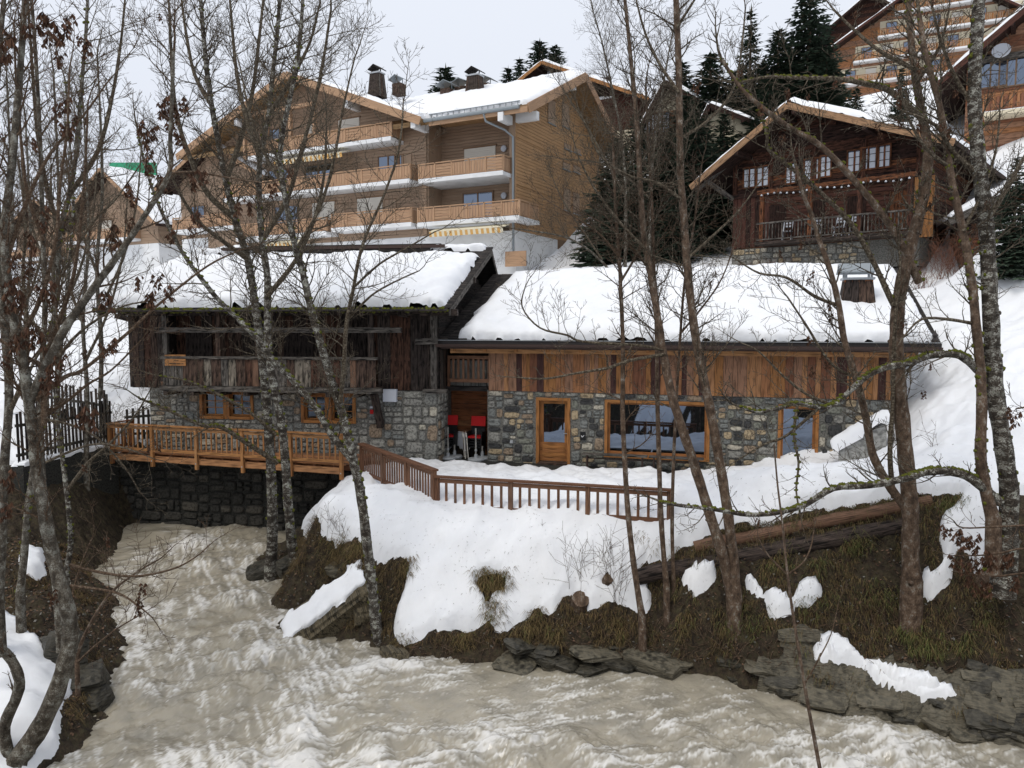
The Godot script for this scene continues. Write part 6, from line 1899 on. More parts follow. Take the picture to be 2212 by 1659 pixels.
# ================= conifers =================
func spruce_mesh(seed_: int, wide: float, sparse: float) -> Array:
	var r := RandomNumberGenerator.new()
	r.seed = seed_
	var trunk := MB.new()
	trunk.tube(PackedVector3Array([Vector3(0, -0.5, 0), Vector3(0.03, 3, 0), Vector3(0, 7, 0.03), Vector3(0, 12, 0)]), PackedFloat32Array([0.2, 0.16, 0.09, 0.015]), 7)
	var g := MB.new()
	var h := 0.7
	while h < 11.8:
		var f := h / 12.0
		var R := wide * pow(1.0 - f, 0.8) * (0.75 + 0.25 * minf(1.0, f * 6.0)) + 0.1
		var nb := 7 + int(5.0 * (1.0 - f))
		var ph := r.randf() * TAU
		for k in nb:
			if r.randf() < sparse: continue
			var a := ph + TAU * (k + r.randf_range(-0.3, 0.3)) / nb
			var len_ := R * r.randf_range(0.62, 1.12)
			var dir := Vector3(cos(a), 0, sin(a))
			var side := Vector3(-sin(a), 0, cos(a))
			var droop := r.randf_range(0.3, 0.55) * (1.1 - 0.9 * f)
			var segs := maxi(3, int(len_ * 4.5))
			var tint := r.randf_range(0.6, 1.25)
			var y0 := h + r.randf_range(-0.1, 0.1)
			for s in segs:
				var u := (s + 0.6) / segs
				var base := dir * (len_ * u) + Vector3(0, y0 - droop * len_ * (u - 0.45 * u * u * u), 0)
				var wl := (0.16 + 0.3 * (1.0 - absf(u - 0.45) * 1.2)) * clampf(len_, 0.3, 1.3)
				for sg in [-1.0, 1.0]:
					for rep in 2:
						var tip: Vector3 = base + side * (sg * wl * r.randf_range(0.6, 1.1)) + dir * (wl * r.randf_range(0.25, 0.9)) + Vector3(0, -wl * r.randf_range(0.1, 0.75), 0)
						var e := r.randf_range(0.7, 1.3) * tint
						g.col = Color(0.050 * e, 0.074 * e, 0.050 * e)
						if r.randf() < 0.06: g.col = Color(0.05, 0.045, 0.03)
						var wd := 0.075 + 0.05 * r.randf()
						var md: Vector3 = (base + tip) * 0.5 + Vector3(0, -wd * 0.7, 0)
						g.tri(base, md + dir * wd, tip)
						g.tri(base, tip, md - dir * wd)
				if s == segs - 1:
					g.tri(base - side * 0.07, base + dir * 0.32 + Vector3(0, -0.06, 0), base + side * 0.07)
		h += 0.26 + 0.1 * r.randf()
	g.tri(Vector3(-0.08, 11.3, 0), Vector3(0, 12.3, 0), Vector3(0.08, 11.3, 0))
	return [trunk.mesh(), g.mesh()]
func conifers() -> void:
	var kinds := [spruce_mesh(5, 2.1, 0.06), spruce_mesh(6, 1.75, 0.12), spruce_mesh(7, 1.45, 0.25)]
	# base pixel x, top pixel y, distance, kind, girth, where it stands
	var list := [[1330, 290, 46.0, 0, 1.5, "broad dark spruce against the right wall of the apartment block"], [1372, 240, 50.0, 0, 1.15, "spruce rising between the apartment block and cream house"], [1440, 285, 44.0, 0, 1.5, "thick low spruce in front of the cream house"], [1500, 230, 46.0, 0, 1.5, "spruce next to the old log chalet's left eave"], [1550, 330, 45.0, 1, 1.3, "short spruce tucked beside the old log chalet"], [1400, 420, 42.0, 0, 1.2, "small bushy spruce above the stone chalet's roof"], [1300, 430, 44.0, 1, 1.1, "young spruce by the apartment block's ground floor"], [1468, 130, 62.0, 0, 1.5, "tall spruce above the cream house"], [1528, 110, 60.0, 0, 1.6, "big spruce behind the log chalet's roof ridge"], [1612, 10, 62.0, 2, 1.0, "tall slender spruce with a bare pointed tip above the log chalet"], [1580, 150, 60.0, 0, 1.6, "bushy spruce below the slender pointed one"], [1672, 60, 60.0, 0, 1.5, "dense spruce between the pointed one and the tallest spruce"], [1735, -60, 62.0, 0, 1.35, "tallest dark spruce left of the hillside flats"], [1655, 160, 56.0, 0, 1.6, "low dark spruce right behind the log chalet's ridge"], [1775, 110, 58.0, 0, 1.5, "spruce in front of the hillside flats' left verge"], [1840, 185, 50.0, 1, 1.1, "light young spruce before the hillside flats"], [1935, 140, 52.0, 1, 1.0, "small spruce under the hillside flats' balconies"], [965, 140, 80.0, 0, 2.0, "lone spruce rising behind the flats' chimneys"], [1165, 85, 92.0, 0, 1.8, "big spruce behind the dark chalet's roof"], [1198, 95, 96.0, 0, 1.7, "spruce partly hidden behind the dark chalet's ridge"], [1098, 142, 96.0, 1, 1.4, "thin spruce left of the dark chalet"], [1122, 122, 100.0, 1, 1.4, "thin spruce nearest the dark chalet's left verge"], [1410, 190, 78.0, 1, 1.1, "spruce behind the cream house's ridge"], [2190, 330, 27.0, 0, 1.0, "green spruce standing before the timber shed"], [2225, 60, 60.0, 0, 1.1, "dark spruce behind the orange chalet"], [1350, 380, 43.0, 0, 1.5, "bushy spruce low beside the flats' golden side wall"], [1460, 400, 41.0, 0, 1.5, "bushy spruce over the stone chalet's ridge"], [1525, 440, 42.0, 1, 1.5, "lowest bushy spruce by the log chalet's corner"], [1415, 330, 48.0, 0, 1.4, "dense spruce under the cream house's balcony"], [1310, 350, 47.0, 1, 1.3, "spruce half covering the flats' right eave"], [1480, 200, 54.0, 0, 1.3, "full spruce before the small cream wall"], [1560, 240, 54.0, 0, 1.3, "full spruce before the log chalet's left verge"], [1700, 120, 64.0, 0, 1.3, "dark spruce filling the gap left of the tallest spruce"], [1640, 130, 66.0, 1, 1.3, "spruce behind the bushy one below the pointed tip"], [1625, 250, 52.0, 1, 1.25, "spruce touching the log chalet's left verge"]]
	for q in list:
		var d: float = q[2]
		var p := P(q[0], 500, d)
		var g := G(p.x, d)
		var top := P(q[0], q[1], d).y
		var hgt := maxf(4.0, top - g)
		var k: float = hgt / 12.0
		var wd: float = k * q[4] * 1.15 * clampf(14.0 / hgt, 0.75, 1.3)
		var s := Vector3(wd, k, wd)
		var t := thing("spruce_tree", q[5], "spruce", "spruces on the hillside", Transform3D(Basis(Vector3.UP, rf(0, TAU)).scaled_local(s), Vector3(p.x, g - 0.1, -d)))
		part(t, "trunk", kinds[q[3]][0], M.bark_brown)
		part(t, "crown", kinds[q[3]][1], M.needles)
	print("conifers ", Time.get_ticks_msec())

# ================= bare trees =================
func catmull(p: PackedVector3Array, per: int) -> PackedVector3Array:
	var out := PackedVector3Array()
	for i in p.size() - 1:
		var a := p[maxi(i - 1, 0)]
		var d := p[mini(i + 2, p.size() - 1)]
		for k in per: out.append(p[i].cubic_interpolate(p[i + 1], a, d, float(k) / per))
	out.append(p[p.size() - 1])
	return out
var seed_spots := PackedVector3Array()
var seed_chance := 0.0
var tri_count := 0
# a twig that bends upward, with shorter twigs in pairs along it
func sprout(g: MB, p: Vector3, dir: Vector3, len_: float, r: float, level: int, rise: float) -> void:
	var n := 5 if level < 2 else (3 if level == 2 else 2)
	var pts := PackedVector3Array([p])
	var rad := PackedFloat32Array([r])
	var q := p
	var d := dir
	var wob := 0.16 + 0.05 * level
	for i in n:
		d = (d + Vector3(rf(-wob, wob), rf(-wob, wob) + rise * 0.5, rf(-wob, wob))).normalized()
		q += d * (len_ / n)
		pts.append(q)
		rad.append(maxf(0.0036, r * (1.0 - 0.85 * (i + 1.0) / n)))
	g.tube(pts, rad, 4 if level < 1 else 3)
	if level >= 3 or len_ < 0.16:
		if seed_chance > 0.0 and rng.randf() < seed_chance: seed_spots.append(q)
		return
	var kids := clampi(int(len_ / (0.15 + 0.02 * level)), 2, 10)
	for k in kids:
		var u := 0.22 + 0.76 * (k + rf(0.0, 0.8)) / kids
		var s := clampf(u, 0.0, 0.999) * n
		var i := int(s)
		var at := pts[i].lerp(pts[i + 1], s - i)
		var t := (pts[i + 1] - pts[i]).normalized()
		var side := t.cross(Vector3(rf(-1, 1), rf(-1, 1), rf(-1, 1))).normalized()
		var both := 2 if (level < 2 and rng.randf() < 0.45) else 1
		for b in both:
			var sg := 1.0 if b == 0 else -1.0
			var cd := (t * rf(0.45, 0.9) + side * sg * rf(0.6, 1.0) + Vector3(0, 0.15, 0)).normalized()
			sprout(g, at, cd, len_ * rf(0.28, 0.58) * (1.15 - 0.5 * u), maxf(0.0042, rad[i] * 0.62), level + 1, rise)
# limb: [w0, w1 (widths in the picture), twigs per metre, twig length, depth change, [px, py, ...]]
func bare_tree(label: String, d0: float, bark: Material, twig: Material, limbs: Array, mossy: Array, group: String, seeds := 0.0, called := "ash_tree") -> Node3D:
	var first: Array = limbs[0][5]
	var root := P(first[0], first[1], d0)
	var t := thing(called, label, "tree", group, Transform3D(Basis.IDENTITY, root))
	var trunk := MB.new()
	var br := MB.new()
	var ms := MB.new()
	seed_spots = PackedVector3Array()
	seed_chance = seeds
	for li in limbs.size():
		var L: Array = limbs[li]
		var raw := PackedVector3Array()
		var c: Array = L[5]
		var m := c.size() / 2
		for i in m:
			var f := float(i) / (m - 1)
			raw.append(P(c[i * 2], c[i * 2 + 1], d0 + L[4] * f + (0.06 * sin(i * 2.1 + li) if i > 0 else 0.0)) - root)
		var pts := catmull(raw, 4)
		var rad := PackedFloat32Array()
		var n := pts.size()
		for i in n:
			var f := float(i) / (n - 1)
			var w := lerpf(L[0], L[1], f) * 0.42 / F * d0
			if li == 0: w *= 1.0 + 0.4 * exp(-f * 30.0)
			rad.append(maxf(0.004, w * (1.0 + 0.05 * sin(i * 1.7 + li))))
		if li == 0: pts[0].y -= 0.9
		(trunk if L[0] >= 20 or li == 0 else br).tube(pts, rad, 12 if L[0] >= 20 else 7, 0.06 if L[0] >= 12 else 0.03)
		# knots
		for k in int(n * 0.5):
			var i := rng.randi() % n
			if rad[i] > 0.03 and rng.randf() < 0.6:
				var dd := Vector3(rf(-1, 1), rf(-0.4, 0.4), rf(-1, 1)).normalized()
				var kn := PackedVector3Array([pts[i] + dd * rad[i] * 0.6, pts[i] + dd * rad[i] * 1.12, pts[i] + dd * rad[i] * 1.22])
				trunk.tube(kn, PackedFloat32Array([rad[i] * 0.34, rad[i] * 0.26, rad[i] * 0.02]), 6)
		# twigs
		if L[2] > 0.0:
			var total := 0.0
			for i in n - 1: total += pts[i].distance_to(pts[i + 1])
			var count := int(total * L[2] * 2.6)
			var skip := 0.34 if li == 0 or L[0] >= 26 else 0.06
			for k in count:
				var u := skip + (1.0 - skip) * (k + rng.randf()) / count
				if li == 0 and u < 0.5 and rng.randf() < 0.55: continue
				var s := clampf(u, 0.0, 0.999) * (n - 1)
				var i := int(s)
				var tt := (pts[mini(i + 1, n - 1)] - pts[i]).normalized()
				var side := tt.cross(Vector3(rf(-1, 1), rf(-0.6, 0.6), rf(-1, 1))).normalized()
				var dir := (tt * rf(0.2, 0.9) + side * rf(0.5, 1.1) + Vector3(0, 0.1, 0)).normalized()
				sprout(br, pts[i].lerp(pts[mini(i + 1, n - 1)], s - i), dir, L[3] * rf(0.5, 1.25), clampf(rad[i] * 0.4, 0.006, 0.022), 1, 0.17)
			# the leading shoot goes on
			sprout(br, pts[n - 1], (pts[n - 1] - pts[n - 2]).normalized(), L[3] * 1.1, maxf(0.006, rad[n - 1]), 0 if L[3] > 0.9 else 1, 0.12)
		if li in mossy:
			for k in int(n * 34):
				var i := rng.randi() % n
				if rng.randf() < 0.45 + 0.5 * sin(i * 0.7 + li): continue
				var a := rf(-1.1, 1.1)
				var off := Vector3(sin(a) * 0.9, cos(a), rf(-0.5, 0.5)).normalized() * rad[i] * 0.95
				moss_tuft(ms, pts[i] + off + Vector3(rf(-0.03, 0.03), 0, 0), rf(0.006, 0.022) + rad[i] * rf(0.06, 0.30))
	tri_count += (trunk.idx.size() + br.idx.size() + ms.idx.size()) / 3
	obj(t, "trunk", trunk, bark)
	obj(t, "crown", br, twig)
	if ms.v.size() > 0:
		var mo := obj(t, "moss", ms, M.moss)
		mo.set_meta("kind", "stuff")
	for p in seed_spots: bunch(t, p, rf(0.7, 1.2))
	return t
var bunches: Array = []
func bunch(t: Node, p: Vector3, s: float) -> void:
	if bunches.is_empty():
		for k in 4:
			var b := MB.new()
			var stalk := PackedVector3Array([Vector3.ZERO])
			var sr := PackedFloat32Array([0.003])
			for i in 9:
				stalk.append(Vector3(rf(-0.045, 0.045), -0.018 * (i + 1), rf(-0.045, 0.045)))
				sr.append(0.002)
			b.col = Color(0.06, 0.04, 0.03)
			b.tube(stalk, sr, 3)
			for i in 90:
				var st := stalk[1 + i % 9]
				var dn := Vector3(rf(-0.6, 0.6), -1, rf(-0.6, 0.6)).normalized()
				var l := rf(0.045, 0.07)
				var e := st + dn * l
				var sd := dn.cross(Vector3(rf(-1, 1), rf(-1, 1), rf(-1, 1))).normalized() * rf(0.006, 0.01)
				var v := rf(0.45, 1.5)
				b.col = Color(0.092 * v, 0.048 * v, 0.030 * v)
				b.tri(st, st.lerp(e, 0.65) + sd, e)
				b.tri(st, e, st.lerp(e, 0.65) - sd)
			bunches.append(b.mesh())
	part(t, "seed_bunch", pick(bunches), M.seed, Transform3D(Basis(Vector3.UP, rf(0, TAU)).scaled(Vector3.ONE * s), p))
func bunches_at(t: Node3D, d: float, list: Array) -> void:
	for q in list: bunch(t, P(q[0], q[1], d + rf(-0.15, 0.15)) - t.position, rf(1.2, 1.6) * (q[2] if q.size() > 2 else 1.0))

func bare_trees() -> void:
	var near := "bare ash trees on the near bank"
	var mid := "bare trees on the headland"
	var right := "bare trees on the right bank"
	# ---- headland, middle left
	bare_tree("stout grey lichen covered trunk at the water's edge, forking high up", 21.3, M.bark_lichen, M.twig_grey, [
		[28, 9, 1.9, 1.3, 0.0, [584, 1245, 588, 1150, 587, 1050, 582, 950, 574, 850, 562, 740, 550, 650, 535, 560, 510, 480, 490, 400, 470, 300, 450, 180, 440, 80, 432, -20]],
		[16, 6, 2.1, 1.2, -1.2, [505, 470, 450, 420, 410, 340, 380, 240, 370, 120, 366, 20]],
		[15, 6, 2.1, 1.2, 1.0, [488, 390, 520, 300, 545, 200, 560, 80, 570, -10]],
		[12, 5, 1.9, 1.1, 1.5, [458, 230, 420, 160, 400, 60, 390, -20]],
		[13, 5, 1.8, 1.1, -1.5, [535, 560, 480, 520, 430, 480, 395, 430, 370, 380]],
		[11, 4, 1.8, 0.8, -1.3, [597, 940, 540, 891, 458, 846, 400, 822, 347, 813]],
		[15, 5, 1.8, 0.8, -2.0, [600, 1000, 545, 965, 478, 923, 437, 919, 356, 883, 300, 860]]], [0, 5, 6], mid)
	bare_tree("mossy footed grey trunk leaning beside the stout lichen covered one", 20.8, M.bark_lichen, M.twig_grey, [
		[26, 8, 1.9, 1.3, 0.0, [650, 1255, 632, 1190, 622, 1080, 617, 1000, 606, 900, 585, 800, 578, 700, 578, 600, 566, 520, 560, 430, 562, 340, 580, 250, 590, 150, 600, 60, 605, -20]],
		[14, 5, 2.0, 1.2, -1.5, [566, 520, 620, 430, 650, 330, 680, 220, 700, 120, 715, 20]],
		[13, 5, 2.0, 1.2, 1.2, [562, 340, 530, 250, 510, 150, 500, 40, 495, -20]],
		[12, 4, 2.0, 1.1, -0.8, [580, 250, 630, 170, 670, 90, 690, 10]],
		[13, 5, 1.8, 1.1, -1.4, [578, 640, 640, 560, 680, 470, 700, 380, 705, 300]]], [0], mid)
	bare_tree("slender white lichened tree on the headland tip, forking at fence height", 17.2, M.bark_lichen, M.twig_grey, [
		[29, 8, 1.8, 1.2, 0.0, [826, 1450, 812, 1350, 803, 1260, 790, 1150, 778, 1060, 762, 990, 746, 920, 724, 846, 687, 723, 668, 650, 654, 588, 634, 519, 615, 420, 605, 330, 620, 240, 640, 150, 650, 60, 655, -20]],
		[20, 6, 1.6, 1.1, 0.5, [760, 992, 720, 944, 683, 883, 640, 830, 593, 780, 552, 727, 510, 685, 470, 645, 421, 584, 388, 535, 350, 460, 320, 380, 300, 300]],
		[13, 4, 1.7, 1.2, -0.8, [735, 868, 742, 800, 748, 700, 762, 630, 775, 560, 792, 505, 830, 420, 860, 330, 870, 250]],
		[7, 3, 1.2, 0.9, -1.2, [752, 690, 800, 640, 850, 610, 905, 585]],
		[7, 3, 1.2, 0.9, -1.0, [765, 620, 820, 570, 880, 535, 940, 500]],
		[10, 4, 2.0, 1.2, 0.9, [612, 400, 570, 330, 540, 250, 520, 150]],
		[10, 4, 2.0, 1.2, -0.9, [640, 540, 690, 450, 720, 350, 740, 240, 760, 150]]], [0, 1], mid)
	# ---- near left bank
	var t := bare_tree("big smooth barked ash curving up from the near snowy bank", 12.3, M.bark_grey, M.twig_brown, [
		[48, 12, 1.6, 0.95, 0.0, [28, 1652, 75, 1590, 115, 1510, 142, 1430, 152, 1370, 145, 1310, 125, 1240, 110, 1180, 95, 1100, 80, 1020, 72, 940, 60, 850, 45, 760, 20, 640, 10, 500, 25, 360, 40, 200, 50, 60, 55, -20]],
		[24, 7, 1.4, 0.8, -1.0, [62, 870, 100, 790, 139, 712, 175, 660, 211, 610, 245, 565, 273, 526, 310, 470, 365, 375, 368, 300, 372, 200, 375, 110]],
		[7, 3, 2.0, 0.5, -0.4, [365, 375, 420, 372, 500, 385, 570, 395]],
		[13, 4, 1.5, 0.7, 0.8, [80, 860, 141, 814, 179, 799, 273, 722, 342, 658, 446, 576, 520, 540]],
		[16, 10, 2.0, 0.7, 0.5, [95, 920, 92, 804, 62, 774, 0, 735]],
		[30, 22, 0.5, 0.5, -0.5, [20, 1640, 10, 1570, 38, 1500, 40, 1460, 20, 1420, -12, 1390]],
		[9, 3, 1.6, 0.55, 0.8, [150, 1220, 210, 1235, 290, 1245, 370, 1230, 420, 1205, 455, 1175]],
		[8, 3, 1.5, 0.5, -0.3, [152, 1265, 250, 1280, 300, 1310, 330, 1335]],
		[12, 4, 1.6, 0.8, -0.6, [40, 740, 90, 640, 120, 520, 130, 400, 145, 280, 150, 150]],
		[12, 4, 1.6, 0.8, 0.6, [15, 560, 60, 430, 110, 330, 180, 250, 230, 180]]], [], near, 0.004)
	bunches_at(t, 11.9, [[90, 15, 1.6], [120, 30, 1.6], [60, 40], [20, 60], [8, 75, 1.5], [100, 60], [150, 25], [130, 105], [180, 75], [190, 85], [362, 200, 1.3], [378, 212], [350, 215], [405, 205], [366, 235, 1.2], [330, 265], [300, 255], [310, 275], [385, 280], [325, 310], [320, 345], [345, 370], [420, 360, 1.2], [440, 365], [142, 205, 1.2], [120, 220], [150, 265], [135, 255], [275, 390], [285, 405], [250, 480, 1.4], [280, 465], [100, 440], [90, 470], [75, 500, 1.3], [420, 450], [370, 490], [535, 425], [515, 430], [590, 390], [228, 620, 1.5], [330, 620, 1.2], [360, 610], [340, 585], [300, 590], [325, 630], [110, 600, 1.4], [90, 610, 1.3], [25, 590, 1.5], [40, 620, 1.3], [15, 630, 1.3], [80, 700, 1.3], [60, 720], [240, 725], [225, 735], [110, 780, 1.4], [95, 810, 1.2], [130, 760], [45, 700, 1.3], [30, 730], [190, 870, 1.7], [175, 880], [20, 1010, 1.4], [15, 1080, 1.3], [307, 1255, 0.9], [300, 1285, 0.8], [298, 1305, 0.7], [115, 1270, 1.0], [30, 540, 1.3], [60, 560, 1.2]])
	bare_tree("straight twin stem close behind the curving ash, pale and smooth", 13.2, M.bark_grey, M.twig_brown, [
		[19, 7, 1.4, 0.9, 0.0, [128, 1300, 112, 1200, 98, 1100, 90, 1000, 86, 900, 92, 780, 97, 650, 92, 500, 88, 350, 82, 200, 72, 50, 66, -20]],
		[12, 4, 1.6, 0.8, -0.6, [92, 780, 130, 690, 160, 590, 175, 470, 185, 350, 190, 220]],
		[10, 4, 1.5, 0.7, 0.6, [88, 900, 140, 870, 190, 830, 240, 800, 300, 740]],
		[10, 4, 1.6, 0.8, -0.4, [94, 520, 60, 420, 45, 300, 35, 180, 30, 50]]], [], near, 0.004)
	t = bare_tree("grey ash set back on the near bank, its fork full of dry seed bunches", 15.2, M.bark_grey, M.twig_grey, [
		[19, 7, 1.6, 1.1, 0.0, [42, 1300, 52, 1200, 60, 1100, 75, 1000, 95, 900, 105, 800, 115, 700, 125, 600, 130, 500, 150, 420, 165, 330, 175, 200, 185, 80, 190, -20]],
		[13, 5, 1.6, 1.0, -0.8, [130, 500, 100, 400, 80, 280, 70, 150, 60, 0]],
		[13, 5, 1.6, 1.0, 0.8, [150, 420, 210, 330, 240, 220, 260, 100, 270, 0]],
		[9, 3, 1.5, 0.8, -0.6, [105, 800, 160, 730, 210, 690, 270, 660, 330, 650]],
		[9, 3, 1.5, 0.8, 0.6, [110, 740, 60, 680, 20, 600, -10, 540]],
		[8, 3, 2.0, 0.7, -0.5, [75, 1010, 140, 980, 200, 960, 260, 965, 330, 990]],
		[8, 3, 1.4, 0.7, 0.3, [95, 905, 160, 920, 215, 950, 270, 1010, 300, 1060]]], [0], near, 0.006)
	bare_tree("thin mossy stem bending over the river wall", 17.5, M.bark_lichen, M.twig_grey, [
		[14, 5, 1.5, 0.9, 0.0, [140, 1255, 152, 1180, 150, 1120, 140, 1030, 130, 950, 122, 880, 128, 790, 142, 650, 152, 540, 158, 430, 150, 300, 142, 180]],
		[10, 3, 1.4, 0.8, -0.8, [145, 1060, 190, 1000, 235, 960, 290, 900, 320, 850]],
		[9, 3, 1.4, 0.8, 0.4, [150, 560, 200, 480, 250, 430, 300, 360]]], [0], near, 0.005)
	bare_tree("thick trunk cut by the photograph's edge on the near bank", 14.2, M.bark_grey, M.twig_grey, [
		[25, 10, 1.5, 1.0, 0.0, [-6, 1320, 2, 1200, 10, 1000, 20, 850, 8, 700, 0, 560, -8, 400, -10, 250, 0, 100, 10, -20]],
		[14, 5, 1.5, 0.9, -0.5, [15, 900, 50, 820, 60, 720, 50, 600, 55, 480, 40, 350]]], [], near, 0.006)
	bare_tree("low arching shrub of dark stems overhanging the near water", 14.3, M.bark_brown, M.twig_brown, [
		[11, 4, 1.4, 0.8, 0.0, [165, 1440, 175, 1390, 205, 1330, 240, 1280, 290, 1240, 340, 1210]],
		[7, 3, 1.4, 0.7, -0.5, [168, 1430, 200, 1400, 250, 1360, 300, 1330]],
		[6, 3, 1.4, 0.7, 0.4, [165, 1435, 150, 1360, 155, 1290, 175, 1220, 200, 1160]]], [], near, 0.0, "river_shrub")
	# ---- thin scrub trees along the river wall, seen through the near ones
	for q in [[185, 1010, 25.0, "slim leaning tree growing beside the river wall's paling"], [60, 1040, 24.0, "bushy bare tree on the wall top behind the near ash"], [215, 900, 30.0, "bare tree on the snowy track beyond the palings"], [20, 960, 27.0, "bare tree farther along the snowy track"], [120, 930, 29.0, "young bare tree between the palings and the track"]]:
		var x: float = q[0]
		var y: float = q[1]
		bare_tree(q[3], q[2], M.bark_grey, M.twig_grey, [
			[13, 4, 0.9, 1.2, 0.0, [x, y, x + 4, y - 150, x - 6, y - 320, x + 6, y - 480, x + 2, y - 640, x - 5, y - 780]],
			[8, 3, 1.0, 1.2, -1.0, [x, y - 230, x + 50, y - 340, x + 80, y - 460, x + 90, y - 580]],
			[8, 3, 1.0, 1.2, 1.0, [x - 2, y - 300, x - 45, y - 420, x - 70, y - 540, x - 75, y - 660]]], [], "bare trees by the river wall", 0.004)
	# ---- right bank
	bare_tree("thin brown sapling rising bare in front of the long window's edge", 16.4, M.bark_brown, M.twig_brown, [
		[17, 7, 1.2, 0.9, 0.0, [1390, 1345, 1372, 1240, 1358, 1120, 1350, 1000, 1345, 880, 1346, 760, 1342, 640, 1338, 560, 1330, 450, 1325, 330]],
		[7, 3, 1.6, 0.8, -0.4, [1342, 560, 1300, 510, 1260, 480, 1210, 450]],
		[7, 3, 1.8, 0.8, 0.5, [1340, 610, 1380, 540, 1400, 470, 1410, 390]]], [], right)
	bare_tree("blackish straight sapling before the long window", 16.7, M.bark_brown, M.twig_brown, [
		[15, 5, 1.4, 0.9, 0.0, [1442, 1285, 1430, 1150, 1424, 1000, 1420, 850, 1418, 700, 1412, 560, 1408, 430, 1400, 300, 1395, 180]],
		[6, 3, 1.8, 0.8, -0.5, [1415, 600, 1370, 540, 1330, 500, 1280, 470]]], [], right)
	bare_tree("thinnest straight sapling beside the blackish one", 16.9, M.bark_brown, M.twig_brown, [
		[11, 4, 1.6, 0.9, 0.0, [1457, 1280, 1452, 1150, 1455, 1000, 1462, 850, 1470, 720, 1480, 600, 1500, 480, 1512, 380]],
		[6, 3, 1.6, 0.8, 0.5, [1470, 720, 1520, 660, 1560, 600, 1590, 520]]], [], right)
	bare_tree("twin stemmed tree with warm brown bark growing below the log revetment", 16.2, M.bark_brown, M.twig_grey, [
		[31, 8, 1.3, 1.2, 0.0, [1588, 1315, 1572, 1240, 1555, 1180, 1530, 1100, 1505, 1020, 1475, 930, 1450, 850, 1432, 760, 1420, 680, 1405, 590, 1390, 500, 1383, 400, 1378, 300, 1370, 200, 1360, 100, 1350, 0]],
		[28, 14, 1.3, 1.2, 0.1, [1592, 1300, 1583, 1200, 1572, 1110, 1558, 1020, 1543, 930, 1527, 850, 1508, 760, 1493, 660, 1484, 570, 1478, 480, 1470, 380, 1468, 280, 1466, 150, 1462, 40, 1460, -20]],
		[10, 4, 1.8, 0.7, -0.6, [1437, 765, 1364, 778, 1312, 795, 1242, 807, 1180, 818, 1121, 816]],
		[8, 3, 2.0, 0.8, -0.5, [1433, 757, 1381, 746, 1260, 738, 1225, 724, 1166, 708, 1128, 663, 1135, 618]],
		[9, 4, 1.8, 1.0, 0.8, [1468, 300, 1530, 260, 1580, 200, 1600, 120, 1610, 20]],
		[9, 4, 1.8, 1.0, -0.8, [1470, 430, 1420, 395, 1360, 380, 1300, 340, 1270, 280]],
		[9, 4, 1.8, 1.0, 0.5, [1466, 200, 1420, 130, 1390, 60, 1370, -20]],
		[9, 4, 1.8, 1.0, -0.5, [1395, 540, 1330, 470, 1280, 400, 1250, 340]],
		[8, 3, 1.6, 0.9, 0.6, [1484, 560, 1550, 500, 1600, 450, 1650, 380]],
		[8, 3, 1.6, 1.0, -0.5, [1462, 60, 1500, 0, 1520, -30]]], [], right)
	bare_tree("thickest dark trunk on the right bank, with mossy limbs sweeping up and left", 15.4, M.bark_brown, M.twig_grey, [
		[44, 30, 0.3, 1.0, 0.0, [1970, 1270, 1966, 1180, 1966, 1100, 1958, 1000, 1948, 900, 1940, 820, 1936, 740, 1940, 660, 1955, 580, 1975, 500]],
		[30, 12, 1.5, 1.0, 0.2, [1975, 505, 1995, 420, 2005, 330, 1990, 240, 1975, 150, 1965, 50, 1960, -20]],
		[23, 8, 1.5, 0.9, -0.6, [1958, 1100, 1915, 1040, 1885, 980, 1870, 900, 1850, 820, 1825, 740, 1812, 660, 1795, 590, 1770, 520, 1755, 470, 1735, 420, 1720, 360]],
		[14, 7, 1.0, 0.8, -0.3, [1930, 1075, 1922, 980, 1928, 880, 1930, 780, 1935, 680, 1945, 560]],
		[21, 8, 1.5, 0.9, -0.8, [1985, 610, 1948, 530, 1916, 478, 1855, 401, 1774, 316, 1705, 275, 1640, 227, 1600, 190, 1560, 130]],
		[15, 6, 1.6, 0.9, -0.5, [1930, 660, 1891, 575, 1843, 490, 1782, 425, 1721, 372, 1661, 324, 1657, 291, 1640, 240]],
		[17, 6, 1.6, 0.8, -0.7, [1995, 260, 1924, 198, 1875, 182, 1802, 170, 1721, 168, 1661, 166, 1596, 178]],
		[10, 4, 1.8, 0.8, 0.4, [1812, 660, 1760, 640, 1700, 600, 1640, 590, 1590, 560]],
		[9, 4, 2.0, 0.8, -0.4, [1870, 820, 1800, 790, 1740, 700, 1700, 640]],
		[12, 5, 1.8, 0.9, 0.6, [1975, 150, 1900, 110, 1840, 60, 1800, 20]],
		[10, 4, 1.8, 0.9, -0.6, [1980, 180, 2030, 100, 2050, 20]]], [4, 5, 6, 1], right, 0.012)
